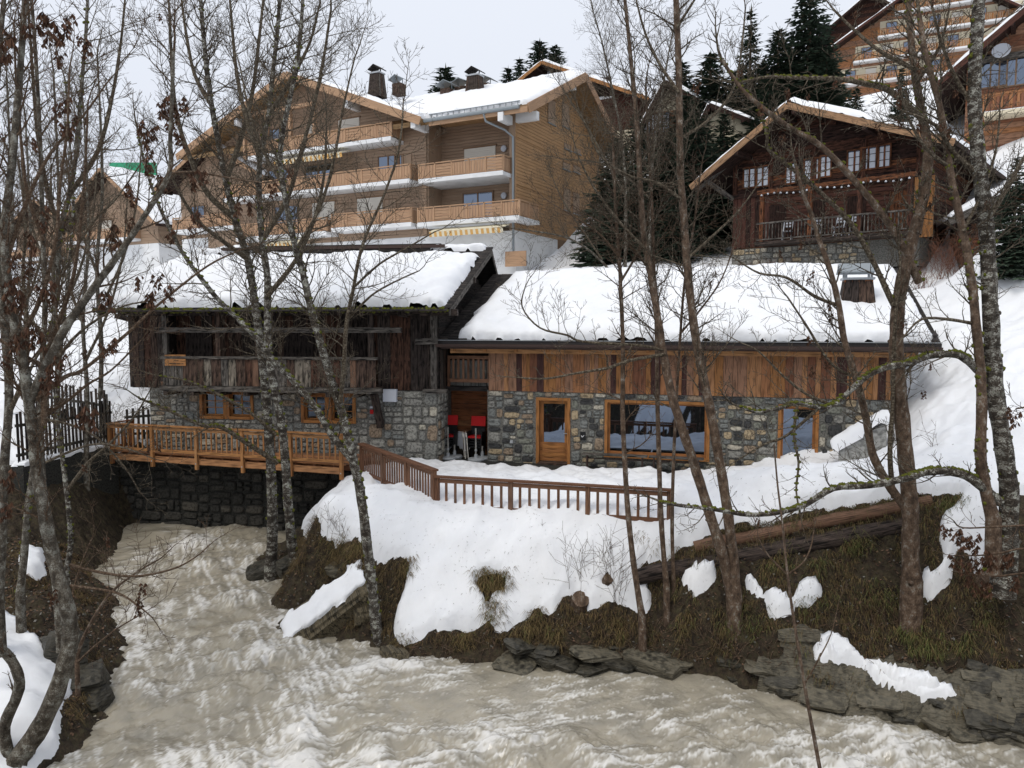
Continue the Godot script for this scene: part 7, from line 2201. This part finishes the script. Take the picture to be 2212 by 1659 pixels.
	t = bare_tree("tall lichen white trunk with a smooth brown stem joined at its foot", 14.6, M.bark_lichen, M.twig_grey, [
		[46, 28, 0.9, 1.0, 0.0, [2170, 1190, 2180, 1080, 2170, 980, 2155, 880, 2145, 780, 2140, 680, 2135, 580, 2130, 480, 2118, 380, 2108, 280, 2105, 180, 2110, 80, 2115, -20]],
		[21, 7, 1.5, 0.8, -0.6, [2112, 800, 2085, 775, 2060, 765, 2010, 768, 1960, 785, 1910, 795, 1870, 815, 1830, 850, 1800, 875, 1770, 880, 1720, 872, 1690, 880, 1640, 890, 1600, 880]],
		[25, 7, 1.2, 0.7, -0.5, [2160, 1085, 2100, 1035, 2050, 1018, 2000, 1020, 1950, 1035, 1880, 1048, 1800, 1055, 1740, 1090, 1690, 1105, 1620, 1112, 1540, 1100, 1470, 1092, 1430, 1085]],
		[8, 4, 2.2, 0.5, -0.3, [1722, 878, 1715, 940, 1725, 1000, 1720, 1060, 1730, 1115]],
		[9, 3, 2.0, 0.7, 0.2, [1800, 876, 1740, 850, 1690, 810, 1640, 760, 1600, 740]],
		[9, 4, 2.0, 0.7, -0.2, [1770, 880, 1700, 940, 1650, 960, 1600, 990]],
		[14, 5, 1.6, 0.8, 0.4, [2130, 480, 2180, 400, 2212, 340, 2250, 280]],
		[14, 5, 1.6, 0.8, -0.5, [2118, 380, 2060, 330, 2020, 270, 1950, 240]],
		[12, 5, 1.6, 0.8, 0.5, [2108, 240, 2060, 160, 2030, 80, 2010, 0]]], [0, 1, 2, 3], right, 0.01)
	bunches_at(t, 14.2, [[2195, 885, 1.3], [2185, 875]])
	bare_tree("smooth brown stem rising close against the lichen white trunk", 14.5, M.bark_brown, M.twig_grey, [
		[30, 12, 1.4, 1.0, 0.0, [2150, 1140, 2125, 1040, 2118, 980, 2121, 880, 2118, 800, 2108, 700, 2098, 600, 2080, 500, 2060, 410, 2045, 320, 2030, 230, 2000, 120, 1985, 30]],
		[10, 4, 1.6, 0.8, -0.6, [2108, 700, 2050, 690, 1990, 690, 1950, 730]],
		[10, 4, 1.8, 0.8, 0.5, [2080, 500, 2120, 420, 2150, 330, 2160, 240]],
		[10, 4, 1.8, 0.8, -0.5, [2050, 360, 2000, 320, 1960, 250, 1940, 170]]], [0], right, 0.01)
	t = bare_tree("ash beyond the picture's edge reaching seed hung twigs across the bank", 11.2, M.bark_brown, M.twig_brown, [
		[40, 16, 0.0, 0.8, 0.0, [2330, 1640, 2320, 1400, 2310, 1100, 2300, 800, 2290, 400]],
		[7, 3, 2.0, 0.35, 0.0, [2310, 1130, 2212, 1135, 2150, 1138, 2080, 1140, 2060, 1125]],
		[7, 3, 2.0, 0.35, 0.1, [2312, 1190, 2212, 1185, 2160, 1195, 2110, 1200, 2060, 1200]],
		[7, 3, 2.0, 0.35, -0.1, [2312, 1230, 2212, 1238, 2150, 1245, 2100, 1240]],
		[6, 3, 2.0, 0.4, 0.2, [2305, 860, 2212, 880, 2195, 882]]], [], right)
	bunches_at(t, 11.2, [[2040, 1130, 0.8], [2075, 1145], [2090, 1150], [2110, 1150], [2065, 1135], [2060, 1195], [2085, 1205], [2105, 1200], [2130, 1190], [2140, 1185], [2175, 1195, 1.1], [2095, 1235], [2110, 1245], [2135, 1250], [2200, 1235, 1.2], [2180, 1185]])
	bare_tree("single whip of a sapling standing in front of the foaming river", 9.6, M.bark_brown, M.twig_brown, [
		[11, 4, 0.0, 0.3, 0.0, [1782, 1720, 1760, 1600, 1745, 1520, 1728, 1420, 1712, 1320, 1700, 1230, 1690, 1130, 1680, 1050, 1672, 960]],
		[5, 3, 0.8, 0.3, 0.1, [1700, 1240, 1660, 1200, 1640, 1165]],
		[5, 3, 0.8, 0.3, -0.1, [1700, 1242, 1735, 1215, 1752, 1180, 1758, 1145]],
		[5, 2, 0.5, 0.25, 0.1, [1738, 1478, 1765, 1430, 1795, 1370, 1812, 1300]],
		[4, 2, 0.5, 0.25, 0.0, [1690, 1130, 1670, 1110]]], [], right, 0.0, "sapling")
	# two thin birches before the flats' side wall, and scrub in front of the conifers
	for q in [[1348, 575, 36.0, "pale thin tree above the stone chalet's roof, beside the spruces", [9, 3, 1.6, 1.6, 0.0, [1350, 600, 1352, 480, 1350, 380, 1340, 280, 1320, 180, 1300, 90, 1280, 20]], [6, 3, 1.8, 1.6, 1.0, [1350, 420, 1300, 330, 1260, 260, 1220, 200]]],
			[1400, 575, 37.0, "pale bare tree leaning over the dark spruces", [9, 3, 1.6, 1.6, 0.0, [1402, 600, 1405, 470, 1410, 350, 1425, 240, 1440, 140, 1455, 60]], [6, 3, 1.8, 1.6, -1.0, [1406, 430, 1350, 380, 1290, 350, 1230, 345]]],
			[1240, 575, 35.0, "low spreading bare tree in front of the flats' white base", [7, 3, 1.6, 1.6, 0.0, [1330, 600, 1290, 555, 1240, 520, 1190, 505, 1120, 495]], [6, 3, 1.6, 1.4, 0.5, [1300, 560, 1260, 500, 1220, 440, 1200, 400]]]]:
		bare_tree(q[3], q[2], M.bark_grey, M.twig_grey, [q[4], q[5]], [], "bare trees above the roofs")
	print("trees tris ", tri_count, " ", Time.get_ticks_msec())

# ================= bank: rocks, logs, grass, litter =================
func rock_mesh(s: Vector3, seed_: int, flat: float, nu := 14, nv := 9) -> MB:
	# a blocky, layered boulder
	var f := noise(1.6, seed_, 4)
	var g := MB.new()
	var pts := PackedVector3Array()
	for j in nv + 1:
		var e := PI * j / nv
		for i in nu + 1:
			var a := TAU * (i % nu) / nu
			var d := Vector3(sin(e) * cos(a), cos(e), sin(e) * sin(a))
			var q := Vector3(signf(d.x) * pow(absf(d.x), flat), signf(d.y) * pow(absf(d.y), flat), signf(d.z) * pow(absf(d.z), flat))
			var k := 1.0 + 0.26 * f.get_noise_3dv(d * 1.4)
			var lay := floorf((q.y + f.get_noise_3dv(d) * 0.3) * 4.0)
			k *= 1.0 + 0.05 * sin(lay * 12.9)
			pts.append(q * s * 0.5 * k)
	for j in nv:
		for i in nu:
			var k := j * (nu + 1) + i
			g.tri(pts[k], pts[k + nu + 2], pts[k + 1])
			g.tri(pts[k], pts[k + nu + 1], pts[k + nu + 2])
	return g
func boulder(label: String, at: Vector3, s: Vector3, turn: Vector3, seed_: int, m: Material, group := "rocks at the water's edge", flat := 0.5) -> Node3D:
	var t := thing("boulder", label, "rock", group, Transform3D(Basis.from_euler(turn), at))
	obj(t, "rock", rock_mesh(s, seed_, flat), m)
	return t
func blade(b: MB, at: Vector3, l: float, lean: Vector3, c: Color, w := 0.006) -> void:
	b.col = c
	var p1 := at + Vector3(0, l * 0.55, 0) + lean * l * 0.45
	var p2 := at + Vector3(0, l * 0.45, 0) + lean * l * 1.15
	var s := lean.cross(Vector3.UP).normalized() * w
	b.quad(at - s, p1 - s * 0.8, p1 + s * 0.8, at + s)
	b.tri(p1 - s * 0.8, p2, p1 + s * 0.8)
func bank_details() -> void:
	# tilted slab with snow on it, and its companions
	var a := P(640, 1352, 18.1)
	var b := P(800, 1240, 18.4)
	var dir := (b - a).normalized()
	var up := Vector3(0.05, 1, 0.35).normalized()
	var side := dir.cross(up).normalized()
	up = side.cross(dir)
	var t := thing("slab_boulder", "long tilted tan slab of rock carrying a strip of snow at the headland", "rock", "rocks at the water's edge", Transform3D(Basis(dir, up, side), (a + b) * 0.5 + Vector3(0, -0.42, 0)))
	obj(t, "rock", rock_mesh(Vector3(2.9, 0.95, 1.15), 401, 0.32, 22, 12), M.rock_tan)
	roof_snow(t, Vector3(-1.2, 0.43, 0.42), Vector3(1.2, 0.45, 0.34), Vector3(1.3, 0.45, -0.55), Vector3(-1.15, 0.42, -0.5), 0.17, 34, 18, 402, 0.2, true, 0.14)
	for q in [[575, 1240, 21.6, 1.0, 0.7, 0.8, 0.2, "dark wet boulder at the foot of the stout lichened trunk", "rock_wet"], [700, 1262, 19.6, 0.7, 0.5, 0.5, 0.5, "grey angular block wedged under the grassy bank edge", "rock"], [735, 1225, 19.4, 0.8, 0.3, 0.5, 1.1, "thin grey slab leaning between tree foot and bank", "rock"], [790, 1330, 17.8, 0.6, 0.45, 0.5, 0.3, "rounded brown boulder beside the tilted slab", "rock_tan"], [660, 1268, 19.9, 0.9, 0.35, 0.6, 0.1, "flat dark rock lying at the water's edge before the mossy trunk", "rock_wet"], [770, 1290, 18.2, 0.9, 0.5, 0.5, 0.6, "dark broken rock behind the tilted slab", "rock_wet"], [625, 1225, 20.9, 0.7, 0.5, 0.5, 0.9, "black wet stone between the two grey trunks", "rock_wet"], [180, 1490, 14.9, 0.9, 0.8, 0.9, 0.4, "grey boulder at the near bank below the curving ash", "rock_wet"], [200, 1520, 14.6, 0.6, 0.5, 0.7, 1.4, "smaller grey boulder lapped by foam near the curving ash", "rock_wet"], [140, 1420, 15.2, 0.8, 1.0, 0.8, 0.8, "dark rock face under the near bank's turf", "rock_wet"], [850, 1420, 16.6, 0.6, 0.4, 0.5, 0.5, "reddish brown stone at the foot of the slender lichened tree", "rock_tan"]]:
		boulder(q[7], P(q[0], q[1], q[2]), Vector3(q[3], q[4], q[5]), Vector3(rf(-0.3, 0.3), q[6], rf(-0.3, 0.3)), 410 + int(q[0]), M[q[8]])
	# ledges of slaty rock along the right bank
	var ledges := MB.new()
	var k := 0
	var lt := thing("rock_ledge", "grey slaty rock ledge running along the right bank's water line", "rock")
	for i in 40:
		var f := i / 39.0
		var px := lerpf(1120.0, 2260.0, f) + rf(-22, 22)
		var py := 1432.0 + 4.0 * sin(f * 9.0)
		if px > 1560.0: py = lerpf(1455.0, 1600.0, clampf((px - 1560.0) / 650.0, 0, 1))
		var rx := ray(px, py)
		var d := (-2.9 - 0.56 - EYE) / (rx.y - 0.04)
		for rep in (1 if rng.randf() < 0.6 else 2):
			var at := Vector3(rx.x * d + rf(-0.2, 0.2), water_y(d) + rf(-0.08, 0.1) + rep * rf(0.12, 0.3), -d - rep * rf(0.15, 0.4))
			var big := rf(0.5, 1.5)
			var s := Vector3(rf(0.5, 1.0) * big, rf(0.10, 0.24) * big, rf(0.4, 0.8) * big)
			var m := obj(lt, "slab", rock_mesh(s, 500 + k, 0.42, 11, 7), M["rock_wet" if rng.randf() < 0.6 else "rock"])
			m.transform = Transform3D(Basis.from_euler(Vector3(rf(-0.12, 0.2), rf(-0.7, 0.7), rf(-0.28, 0.05))), at)
			k += 1
	# the big sloping rock face at the right
	var face := PackedVector2Array()
	for q in [[1630, 1500], [1690, 1430], [1700, 1380], [1760, 1365], [1850, 1420], [1950, 1445], [2050, 1460], [2260, 1440], [2260, 1660], [2050, 1600], [1850, 1570]]:
		var h := hit(q[0], q[1])
		face.append(Vector2(h.x, -h.z))
	var box := Rect2(face[0], Vector2.ZERO)
	for q in face: box = box.expand(q)
	var fg := MB.new()
	var st := noise(1.0, 431, 4)
	var nx := int(box.size.x / 0.06)
	var nz := int(box.size.y / 0.05)
	for j in nz + 1:
		for i in nx + 1:
			var x := box.position.x + box.size.x * i / nx
			var d := box.position.y + box.size.y * j / nz
			var w := st.get_noise_2d(x * 1.3, d * 1.3)
			var u := x * 0.42 + d * 1.1 + w * 0.35
			var steps := (u * 6.0 - floorf(u * 6.0))
			var hh := G(x, d) + 0.08 + 0.15 * pow(1.0 - steps, 1.6) * (0.6 + 0.7 * w) + 0.05 * st.get_noise_2d(x * 5.0, d * 5.0)
			var inside := Geometry2D.is_point_in_polygon(Vector2(x + 0.25 * st.get_noise_2d(d * 3.0, x), d), face)
			fg.v.append(Vector3(x, hh if inside else G(x, d) - 0.15, -d))
			fg.c.append(Color.WHITE); fg.uv.append(Vector2(x, d)); fg.n.append(Vector3.UP)
	for j in nz + 1:
		for i in nx + 1:
			var w2 := nx + 1
			var t1 := fg.v[j * w2 + mini(i + 1, nx)] - fg.v[j * w2 + maxi(i - 1, 0)]
			var t2 := fg.v[mini(j + 1, nz) * w2 + i] - fg.v[maxi(j - 1, 0) * w2 + i]
			fg.n[j * w2 + i] = t1.cross(t2).normalized()
	for j in nz:
		for i in nx:
			var q := j * (nx + 1) + i
			for e in [q, q + nx + 1, q + nx + 2, q, q + nx + 2, q + 1]: fg.idx.append(e)
	var ro := struct("rock_slope", fg, M.rock)
	ro.set_meta("label", "sloping grey slate rock at the foot of the right bank")
	ro.set_meta("category", "rock")
	# snow lying on that rock
	var sp := thing("snow_patch", "thin tongue of snow lying on the sloping slate rock", "snow patch")
	var tongue := PackedVector2Array()
	for q in [[1781, 1402], [1800, 1392], [1821, 1395], [1856, 1427], [1886, 1440], [1926, 1465], [1960, 1466], [1996, 1470], [2025, 1490], [2046, 1513], [2005, 1516], [1966, 1516], [1935, 1500], [1900, 1480], [1866, 1455], [1850, 1448], [1826, 1450], [1805, 1456], [1788, 1440]]:
		var h := hit(q[0], q[1])
		tongue.append(Vector2(h.x, -h.z))
	var lift := PackedFloat32Array()
	for q in fg.v:
		var o := Vector2(q.x + 0.10 * st.get_noise_2d(q.z * 6.0, q.x * 6.0), -q.z + 0.08 * st.get_noise_2d(q.x * 7.0 + 9.0, q.z * 7.0))
		lift.append(1.0 if Geometry2D.is_point_in_polygon(o, tongue) else 0.0)
	for pass_ in 3:
		var l2 := lift.duplicate()
		for j in range(1, nz):
			for i in range(1, nx):
				var q := j * (nx + 1) + i
				l2[q] = (lift[q] * 2.0 + lift[q - 1] + lift[q + 1] + lift[q - nx - 1] + lift[q + nx + 1]) / 6.0
		lift = l2
	var sg := MB.new()
	for j in nz + 1:
		for i in nx + 1:
			var q := j * (nx + 1) + i
			sg.v.append(fg.v[q] + Vector3(0, lerpf(-0.10, 0.14, smoothstep(0.2, 0.85, lift[q])) + 0.02 * st.get_noise_2d(fg.v[q].x * 4.0, fg.v[q].z * 4.0), 0))
			sg.c.append(Color.WHITE); sg.uv.append(Vector2.ZERO); sg.n.append(Vector3.UP)
	for j in nz + 1:
		for i in nx + 1:
			var w2 := nx + 1
			var t1 := sg.v[j * w2 + mini(i + 1, nx)] - sg.v[j * w2 + maxi(i - 1, 0)]
			var t2 := sg.v[mini(j + 1, nz) * w2 + i] - sg.v[maxi(j - 1, 0) * w2 + i]
			sg.n[j * w2 + i] = t1.cross(t2).normalized()
	for j in nz:
		for i in nx:
			var q := j * (nx + 1) + i
			if maxf(maxf(lift[q], lift[q + 1]), maxf(lift[q + nx + 1], lift[q + nx + 2])) > 0.02:
				for e in [q, q + nx + 1, q + nx + 2, q, q + nx + 2, q + 1]: sg.idx.append(e)
	obj(sp, "snow", sg, M.snow)
	# slates lying on the slope, all dipping the same way
	var put := 0
	while put < 64:
		var x := rf(box.position.x, box.end.x)
		var d := rf(box.position.y, box.end.y)
		if not Geometry2D.is_point_in_polygon(Vector2(x, d), face): continue
		var near_snow := false
		for q in tongue:
			if q.distance_to(Vector2(x, d)) < 0.45: near_snow = true
		if near_snow or Geometry2D.is_point_in_polygon(Vector2(x, d), tongue): continue
		var nrm := Vector3(-(G(x + 0.3, d) - G(x - 0.3, d)) / 0.6, 1, (G(x, d + 0.3) - G(x, d - 0.3)) / 0.6).normalized()
		var xa := Vector3(1, -0.25, 0.2).slide(nrm).normalized()
		var s := Vector3(rf(0.3, 0.85), rf(0.05, 0.13), rf(0.18, 0.42))
		var m := obj(lt, "slab", rock_mesh(s, 700 + put, 0.38, 11, 6), M["rock_wet" if rng.randf() < 0.45 else "rock"])
		m.transform = Transform3D(Basis(xa, nrm, xa.cross(nrm)) * Basis.from_euler(Vector3(rf(-0.12, 0.3), rf(-0.35, 0.35), rf(-0.1, 0.1))), Vector3(x, G(x, d) + rf(0.02, 0.12), -d))
		put += 1
	# logs of the revetment
	for q in [["log", "upper weathered log of the revetment on the right bank", 1500, 1182, 17.25, 2010, 1082, 16.75, 0.145, "log_brown"], ["log", "lower dark wet log of the revetment on the right bank", 1378, 1246, 17.2, 1990, 1128, 16.55, 0.19, "old_dark"]]:
		var A := P(q[2], q[3], q[4])
		var B := P(q[5], q[6], q[7])
		var lg := thing("revetment_log", q[1], "log", "revetment logs", Transform3D(Basis.IDENTITY, A))
		var pts := PackedVector3Array()
		var rad := PackedFloat32Array()
		for i in 15:
			pts.append((B - A) * (i / 14.0) + Vector3(0, rf(-0.015, 0.015), rf(-0.015, 0.015)))
			rad.append(q[8] * rf(0.94, 1.06))
		var lm := MB.new()
		lm.tube(pts, rad, 14, 0.03, true)
		obj(lg, "log", lm, M[q[9]])
	var up_log := P(1700, 1140, 17.1)
	# stumps
	for q in [[2130, 1255, 14.9, 0.22, "round cut stump face in the dark bank under the lichen white trunk"], [1252, 1300, 17.1, 0.2, "small mossy stump poking through the snow edge"], [1312, 1255, 17.3, 0.12, "little broken root stub in the snow"]]:
		var h := hit(q[0], q[1])
		var sm := MB.new()
		sm.tube(PackedVector3Array([Vector3(0, -0.25, -0.3), Vector3(0, 0.0, 0.0), Vector3(0.02, 0.05, q[3] * 0.8)]), PackedFloat32Array([q[3] * 1.3, q[3] * 1.1, q[3]]), 12, 0.08, true)
		var s := thing("tree_stump", q[4], "stump", "", Transform3D(Basis(Vector3.RIGHT, -0.5), h))
		obj(s, "stump", sm, M.bark_brown)
	# grass: hanging dead blades on bare bank, greener tufts in places
	var gr := MB.new()
	var den := noise(0.8, 441, 3)
	var tries := 0
	var made := 0
	while tries < 110000 and made < 26000:
		tries += 1
		var x := rf(-13.5, 10.5)
		var d := rf(13.4, 22.0)
		if grid_at(gt, x, d) > -0.02: continue
		var h := G(x, d)
		if h < water_y(d) + 0.22 or h > 1.4: continue
		var nv := den.get_noise_2d(x, d)
		# more along the edge of the snow
		var e := maxf(maxf(grid_at(gt, x, d + 0.35), grid_at(gt, x + 0.3, d)), grid_at(gt, x - 0.3, d))
		if nv < 0.12 - (0.5 if e > 0.0 else 0.0): continue
		var sx := G(x + 0.15, d) - G(x - 0.15, d)
		var sz := G(x, d + 0.15) - G(x, d - 0.15)
		var down := Vector3(-sx, -0.5, sz)
		for r in 3:
			var v := rf(0.6, 1.35)
			var c := Color(0.135 * v, 0.098 * v, 0.045 * v)
			if rng.randf() < 0.35: c = Color(0.085 * v, 0.055 * v, 0.032 * v)
			if rng.randf() < 0.16 and x > 3.0: c = Color(0.105 * v, 0.105 * v, 0.04 * v)
			blade(gr, Vector3(x + rf(-0.05, 0.05), h - 0.01, -d + rf(-0.05, 0.05)), rf(0.10, 0.30), (down.normalized() * 0.9 + Vector3(rf(-0.6, 0.6), 0, rf(-0.6, 0.6))).normalized(), c, rf(0.003, 0.007))
			made += 1
	for q in [[1385, 1170, 120], [1425, 1180, 60], [2065, 1090, 200], [2040, 1095, 160], [2090, 1100, 120], [1840, 1180, 260], [1870, 1175, 90], [1700, 1215, 110], [1660, 1230, 80], [1890, 1290, 110], [1930, 1300, 100], [1980, 1390, 220], [2020, 1410, 220], [1950, 1380, 180], [2080, 1400, 200], [2120, 1340, 90], [1600, 1340, 110], [1640, 1360, 110], [1570, 1345, 80], [1740, 1320, 80], [1790, 1310, 60], [1760, 1235, 90], [1060, 1262, 320], [1035, 1262, 200], [1090, 1262, 200], [1060, 1320, 180], [1075, 1332, 140], [1160, 1345, 160], [1130, 1375, 150], [880, 1228, 180], [760, 1200, 260], [730, 1195, 200], [700, 1200, 120], [785, 1190, 120], [870, 1390, 140], [1200, 1380, 140], [1330, 1370, 140], [1480, 1360, 140], [1000, 1390, 140]]:
		var h := hit(q[0], q[1])
		var green: float = 0.6 if q[0] > 1550 else 0.12
		for i in q[2]:
			var v := rf(0.6, 1.4)
			var c := Color(0.15 * v, 0.11 * v, 0.05 * v) if rng.randf() > green else Color(0.095 * v, 0.105 * v, 0.036 * v)
			var ox := rf(-0.2, 0.2)
			var oz := rf(-0.14, 0.14)
			blade(gr, Vector3(h.x + ox, G(h.x + ox, -h.z - oz) + 0.02, h.z + oz), rf(0.12, 0.34), Vector3(rf(-0.7, 0.7), -0.35, rf(0.15, 0.9)).normalized(), c, rf(0.003, 0.007))
	# turf on top of the upper log
	for i in 1500:
		var f := rng.randf()
		var p := P(lerpf(1560, 1990, f), lerpf(1152, 1075, f), lerpf(17.3, 16.85, f))
		var v := rf(0.5, 1.2)
		blade(gr, p + Vector3(rf(-0.05, 0.05), rf(-0.06, 0.05), rf(-0.1, 0.1)), rf(0.08, 0.2), Vector3(rf(-0.7, 0.7), -0.2, rf(0.2, 0.9)).normalized(), Color(0.11 * v, 0.10 * v, 0.04 * v) if rng.randf() < 0.6 else Color(0.10 * v, 0.065 * v, 0.035 * v), 0.005)
	var go := obj(self, "bank_grass", gr, M.grass)
	go.set_meta("kind", "stuff")
	go.set_meta("label", "dead and green grass hanging over the bare river bank")
	go.set_meta("category", "grass")
	# leaf litter, stones and roots on the bare bank
	var ll := MB.new()
	var made2 := 0
	tries = 0
	while tries < 40000 and made2 < 12000:
		tries += 1
		var x := rf(-13.5, 10.5)
		var d := rf(13.2, 22.0)
		if grid_at(gt, x, d) > -0.02: continue
		var h := G(x, d)
		if h < water_y(d) + 0.12 or h > 1.4: continue
		var s := rf(0.015, 0.045)
		var v := rf(0.4, 1.5)
		ll.col = Color(0.12 * v, 0.075 * v, 0.05 * v) if rng.randf() < 0.75 else Color(0.16 * v, 0.155 * v, 0.14 * v)
		var bs := Basis.from_euler(Vector3(rf(-0.9, 0.9), rf(0, TAU), rf(-0.9, 0.9)))
		var p := Vector3(x, h + rf(0.005, 0.04), -d)
		ll.quad(p + bs * Vector3(-s, 0, 0), p + bs * Vector3(0, 0.01, -s * 0.6), p + bs * Vector3(s, 0.012, 0), p + bs * Vector3(0, 0, s * 0.6))
		made2 += 1
	var lo := obj(self, "leaf_litter", ll, M.grass)
	lo.set_meta("kind", "stuff")
	lo.set_meta("label", "brown dead leaves and stone chips on the bare bank")
	lo.set_meta("category", "litter")
	var rt := MB.new()
	for i in 900:
		var px := rf(850, 2200)
		var py := rf(1330, 1425) if px < 1600 else rf(1300, 1450)
		var h := hit(px, py)
		if grid_at(gt, h.x, -h.z) > 0.0: continue
		var pts := PackedVector3Array()
		var rad := PackedFloat32Array()
		var p := h + Vector3(0, 0.02, 0)
		var dv := Vector3(rf(-1, 1), rf(-0.5, 0.3), rf(0.0, 0.8)).normalized()
		for kk in 5:
			pts.append(p)
			rad.append(lerpf(rf(0.004, 0.014), 0.002, kk / 4.0))
			dv = (dv + Vector3(rf(-0.5, 0.5), rf(-0.5, 0.3), rf(-0.3, 0.3))).normalized()
			p += dv * rf(0.05, 0.14)
			p.y = maxf(p.y, G(p.x, -p.z) - 0.01)
		rt.tube(pts, rad, 4)
	var ro2 := obj(self, "exposed_roots", rt, M.twig_brown)
	ro2.set_meta("kind", "stuff")
	ro2.set_meta("label", "thin exposed roots and fallen twigs along the eroded bank edge")
	ro2.set_meta("category", "roots")
	# flecks of bark and seed on the snow
	var fl := MB.new()
	for i in 2000:
		var px := rf(640, 2200)
		var py := rf(1000, 1390)
		var h := hit(px, py)
		if grid_at(gt, h.x, -h.z) < 0.08: continue
		var y := S(h.x, -h.z) + 0.006
		var s := rf(0.006, 0.02)
		var aa := rf(-0.7, 0.7) + (PI if rng.randf() < 0.5 else 0.0)
		fl.col = Color(0.06, 0.045, 0.035) * rf(0.6, 2.2)
		var c := Vector3(cos(aa), 0, sin(aa)) * s
		var w := Vector3(-sin(aa), 0, cos(aa)) * 0.004
		var sl := Vector3(0, (S(h.x + 0.05, -h.z) - S(h.x - 0.05, -h.z)) * 10.0 * c.x + (S(h.x, -h.z - 0.05) - S(h.x, -h.z + 0.05)) * 10.0 * c.z, 0)
		var p := Vector3(h.x, y, h.z)
		fl.quad(p - c - sl - w, p - c - sl + w + Vector3(0, 0.004, 0), p + c + sl + w, p + c + sl - w + Vector3(0, 0.004, 0))
	var fo := obj(self, "snow_flecks", fl, M.grass)
	fo.set_meta("kind", "stuff")
	fo.set_meta("label", "small dark flecks of bark and seed scattered over the bank's snow")
	fo.set_meta("category", "litter")
	# small shrubs and whips
	var shrubs := [[700, 1165, 0.9, 9, "twig_brown", "thin brown whips growing at the snow's left edge beside the two trunks"], [735, 1170, 0.8, 7, "twig_brown", "sparse whips in the snow behind the slender lichened tree"], [1250, 1290, 1.3, 8, "twig_brown", "bundle of whips rising from the small mossy stump"], [1310, 1250, 1.2, 6, "twig_brown", "few tall whips on the snow before the low fence"], [1340, 1310, 1.3, 8, "twig_brown", "whips at the snow's edge beside the thin brown sapling"], [1170, 1150, 0.5, 2, "twig_brown", "two short whips alone on the smooth snow slope"], [1640, 556, 0.9, 40, "shrub_red", "reddish hedge before the log chalet's stone base"], [1600, 556, 0.8, 30, "shrub_red", "reddish bush at the log chalet's left corner"], [2050, 600, 1.6, 46, "shrub_red", "russet bush on the snow beyond the stone chalet's gable"], [1990, 605, 1.0, 26, "shrub_red", "small russet bush behind the dark trunk on the slope"], [2190, 605, 1.3, 30, "shrub_red", "russet bush near the timber shed"], [1690, 552, 0.8, 26, "shrub_red", "reddish hedge end by the log chalet's cellar door"], [2020, 985, 0.8, 4, "twig_brown", "fine whip alone on the slope right of the snow capped wing wall"], [1150, 590, 1.2, 12, "twig_brown", "twiggy shrub behind the stone chalet's roof"]]
	for q in shrubs:
		var h := hit(q[0], q[1])
		if q[1] < 700: h = Vector3(0, 0, 0) + P(q[0], q[1], 37.5 if q[0] < 1900 else 30.5)
		if q[1] < 700: h.y = S(h.x, -h.z)
		var g := MB.new()
		var n: int = q[3]
		for i in n:
			var dv := Vector3(rf(-0.45, 0.45), 1.0, rf(-0.35, 0.35)).normalized()
			var o := Vector3(rf(-0.25, 0.25), -0.05, rf(-0.12, 0.12)) * (0.5 + n * 0.04)
			sprout(g, o, dv, q[2] * rf(0.6, 1.2), 0.006 if n < 20 else 0.009, 2, 0.05)
		var s := thing("shrub", q[5], "shrub", "shrubs and whips", Transform3D(Basis.IDENTITY, h))
		obj(s, "stems", g, M[q[4]])
	print("bank ", Time.get_ticks_msec())
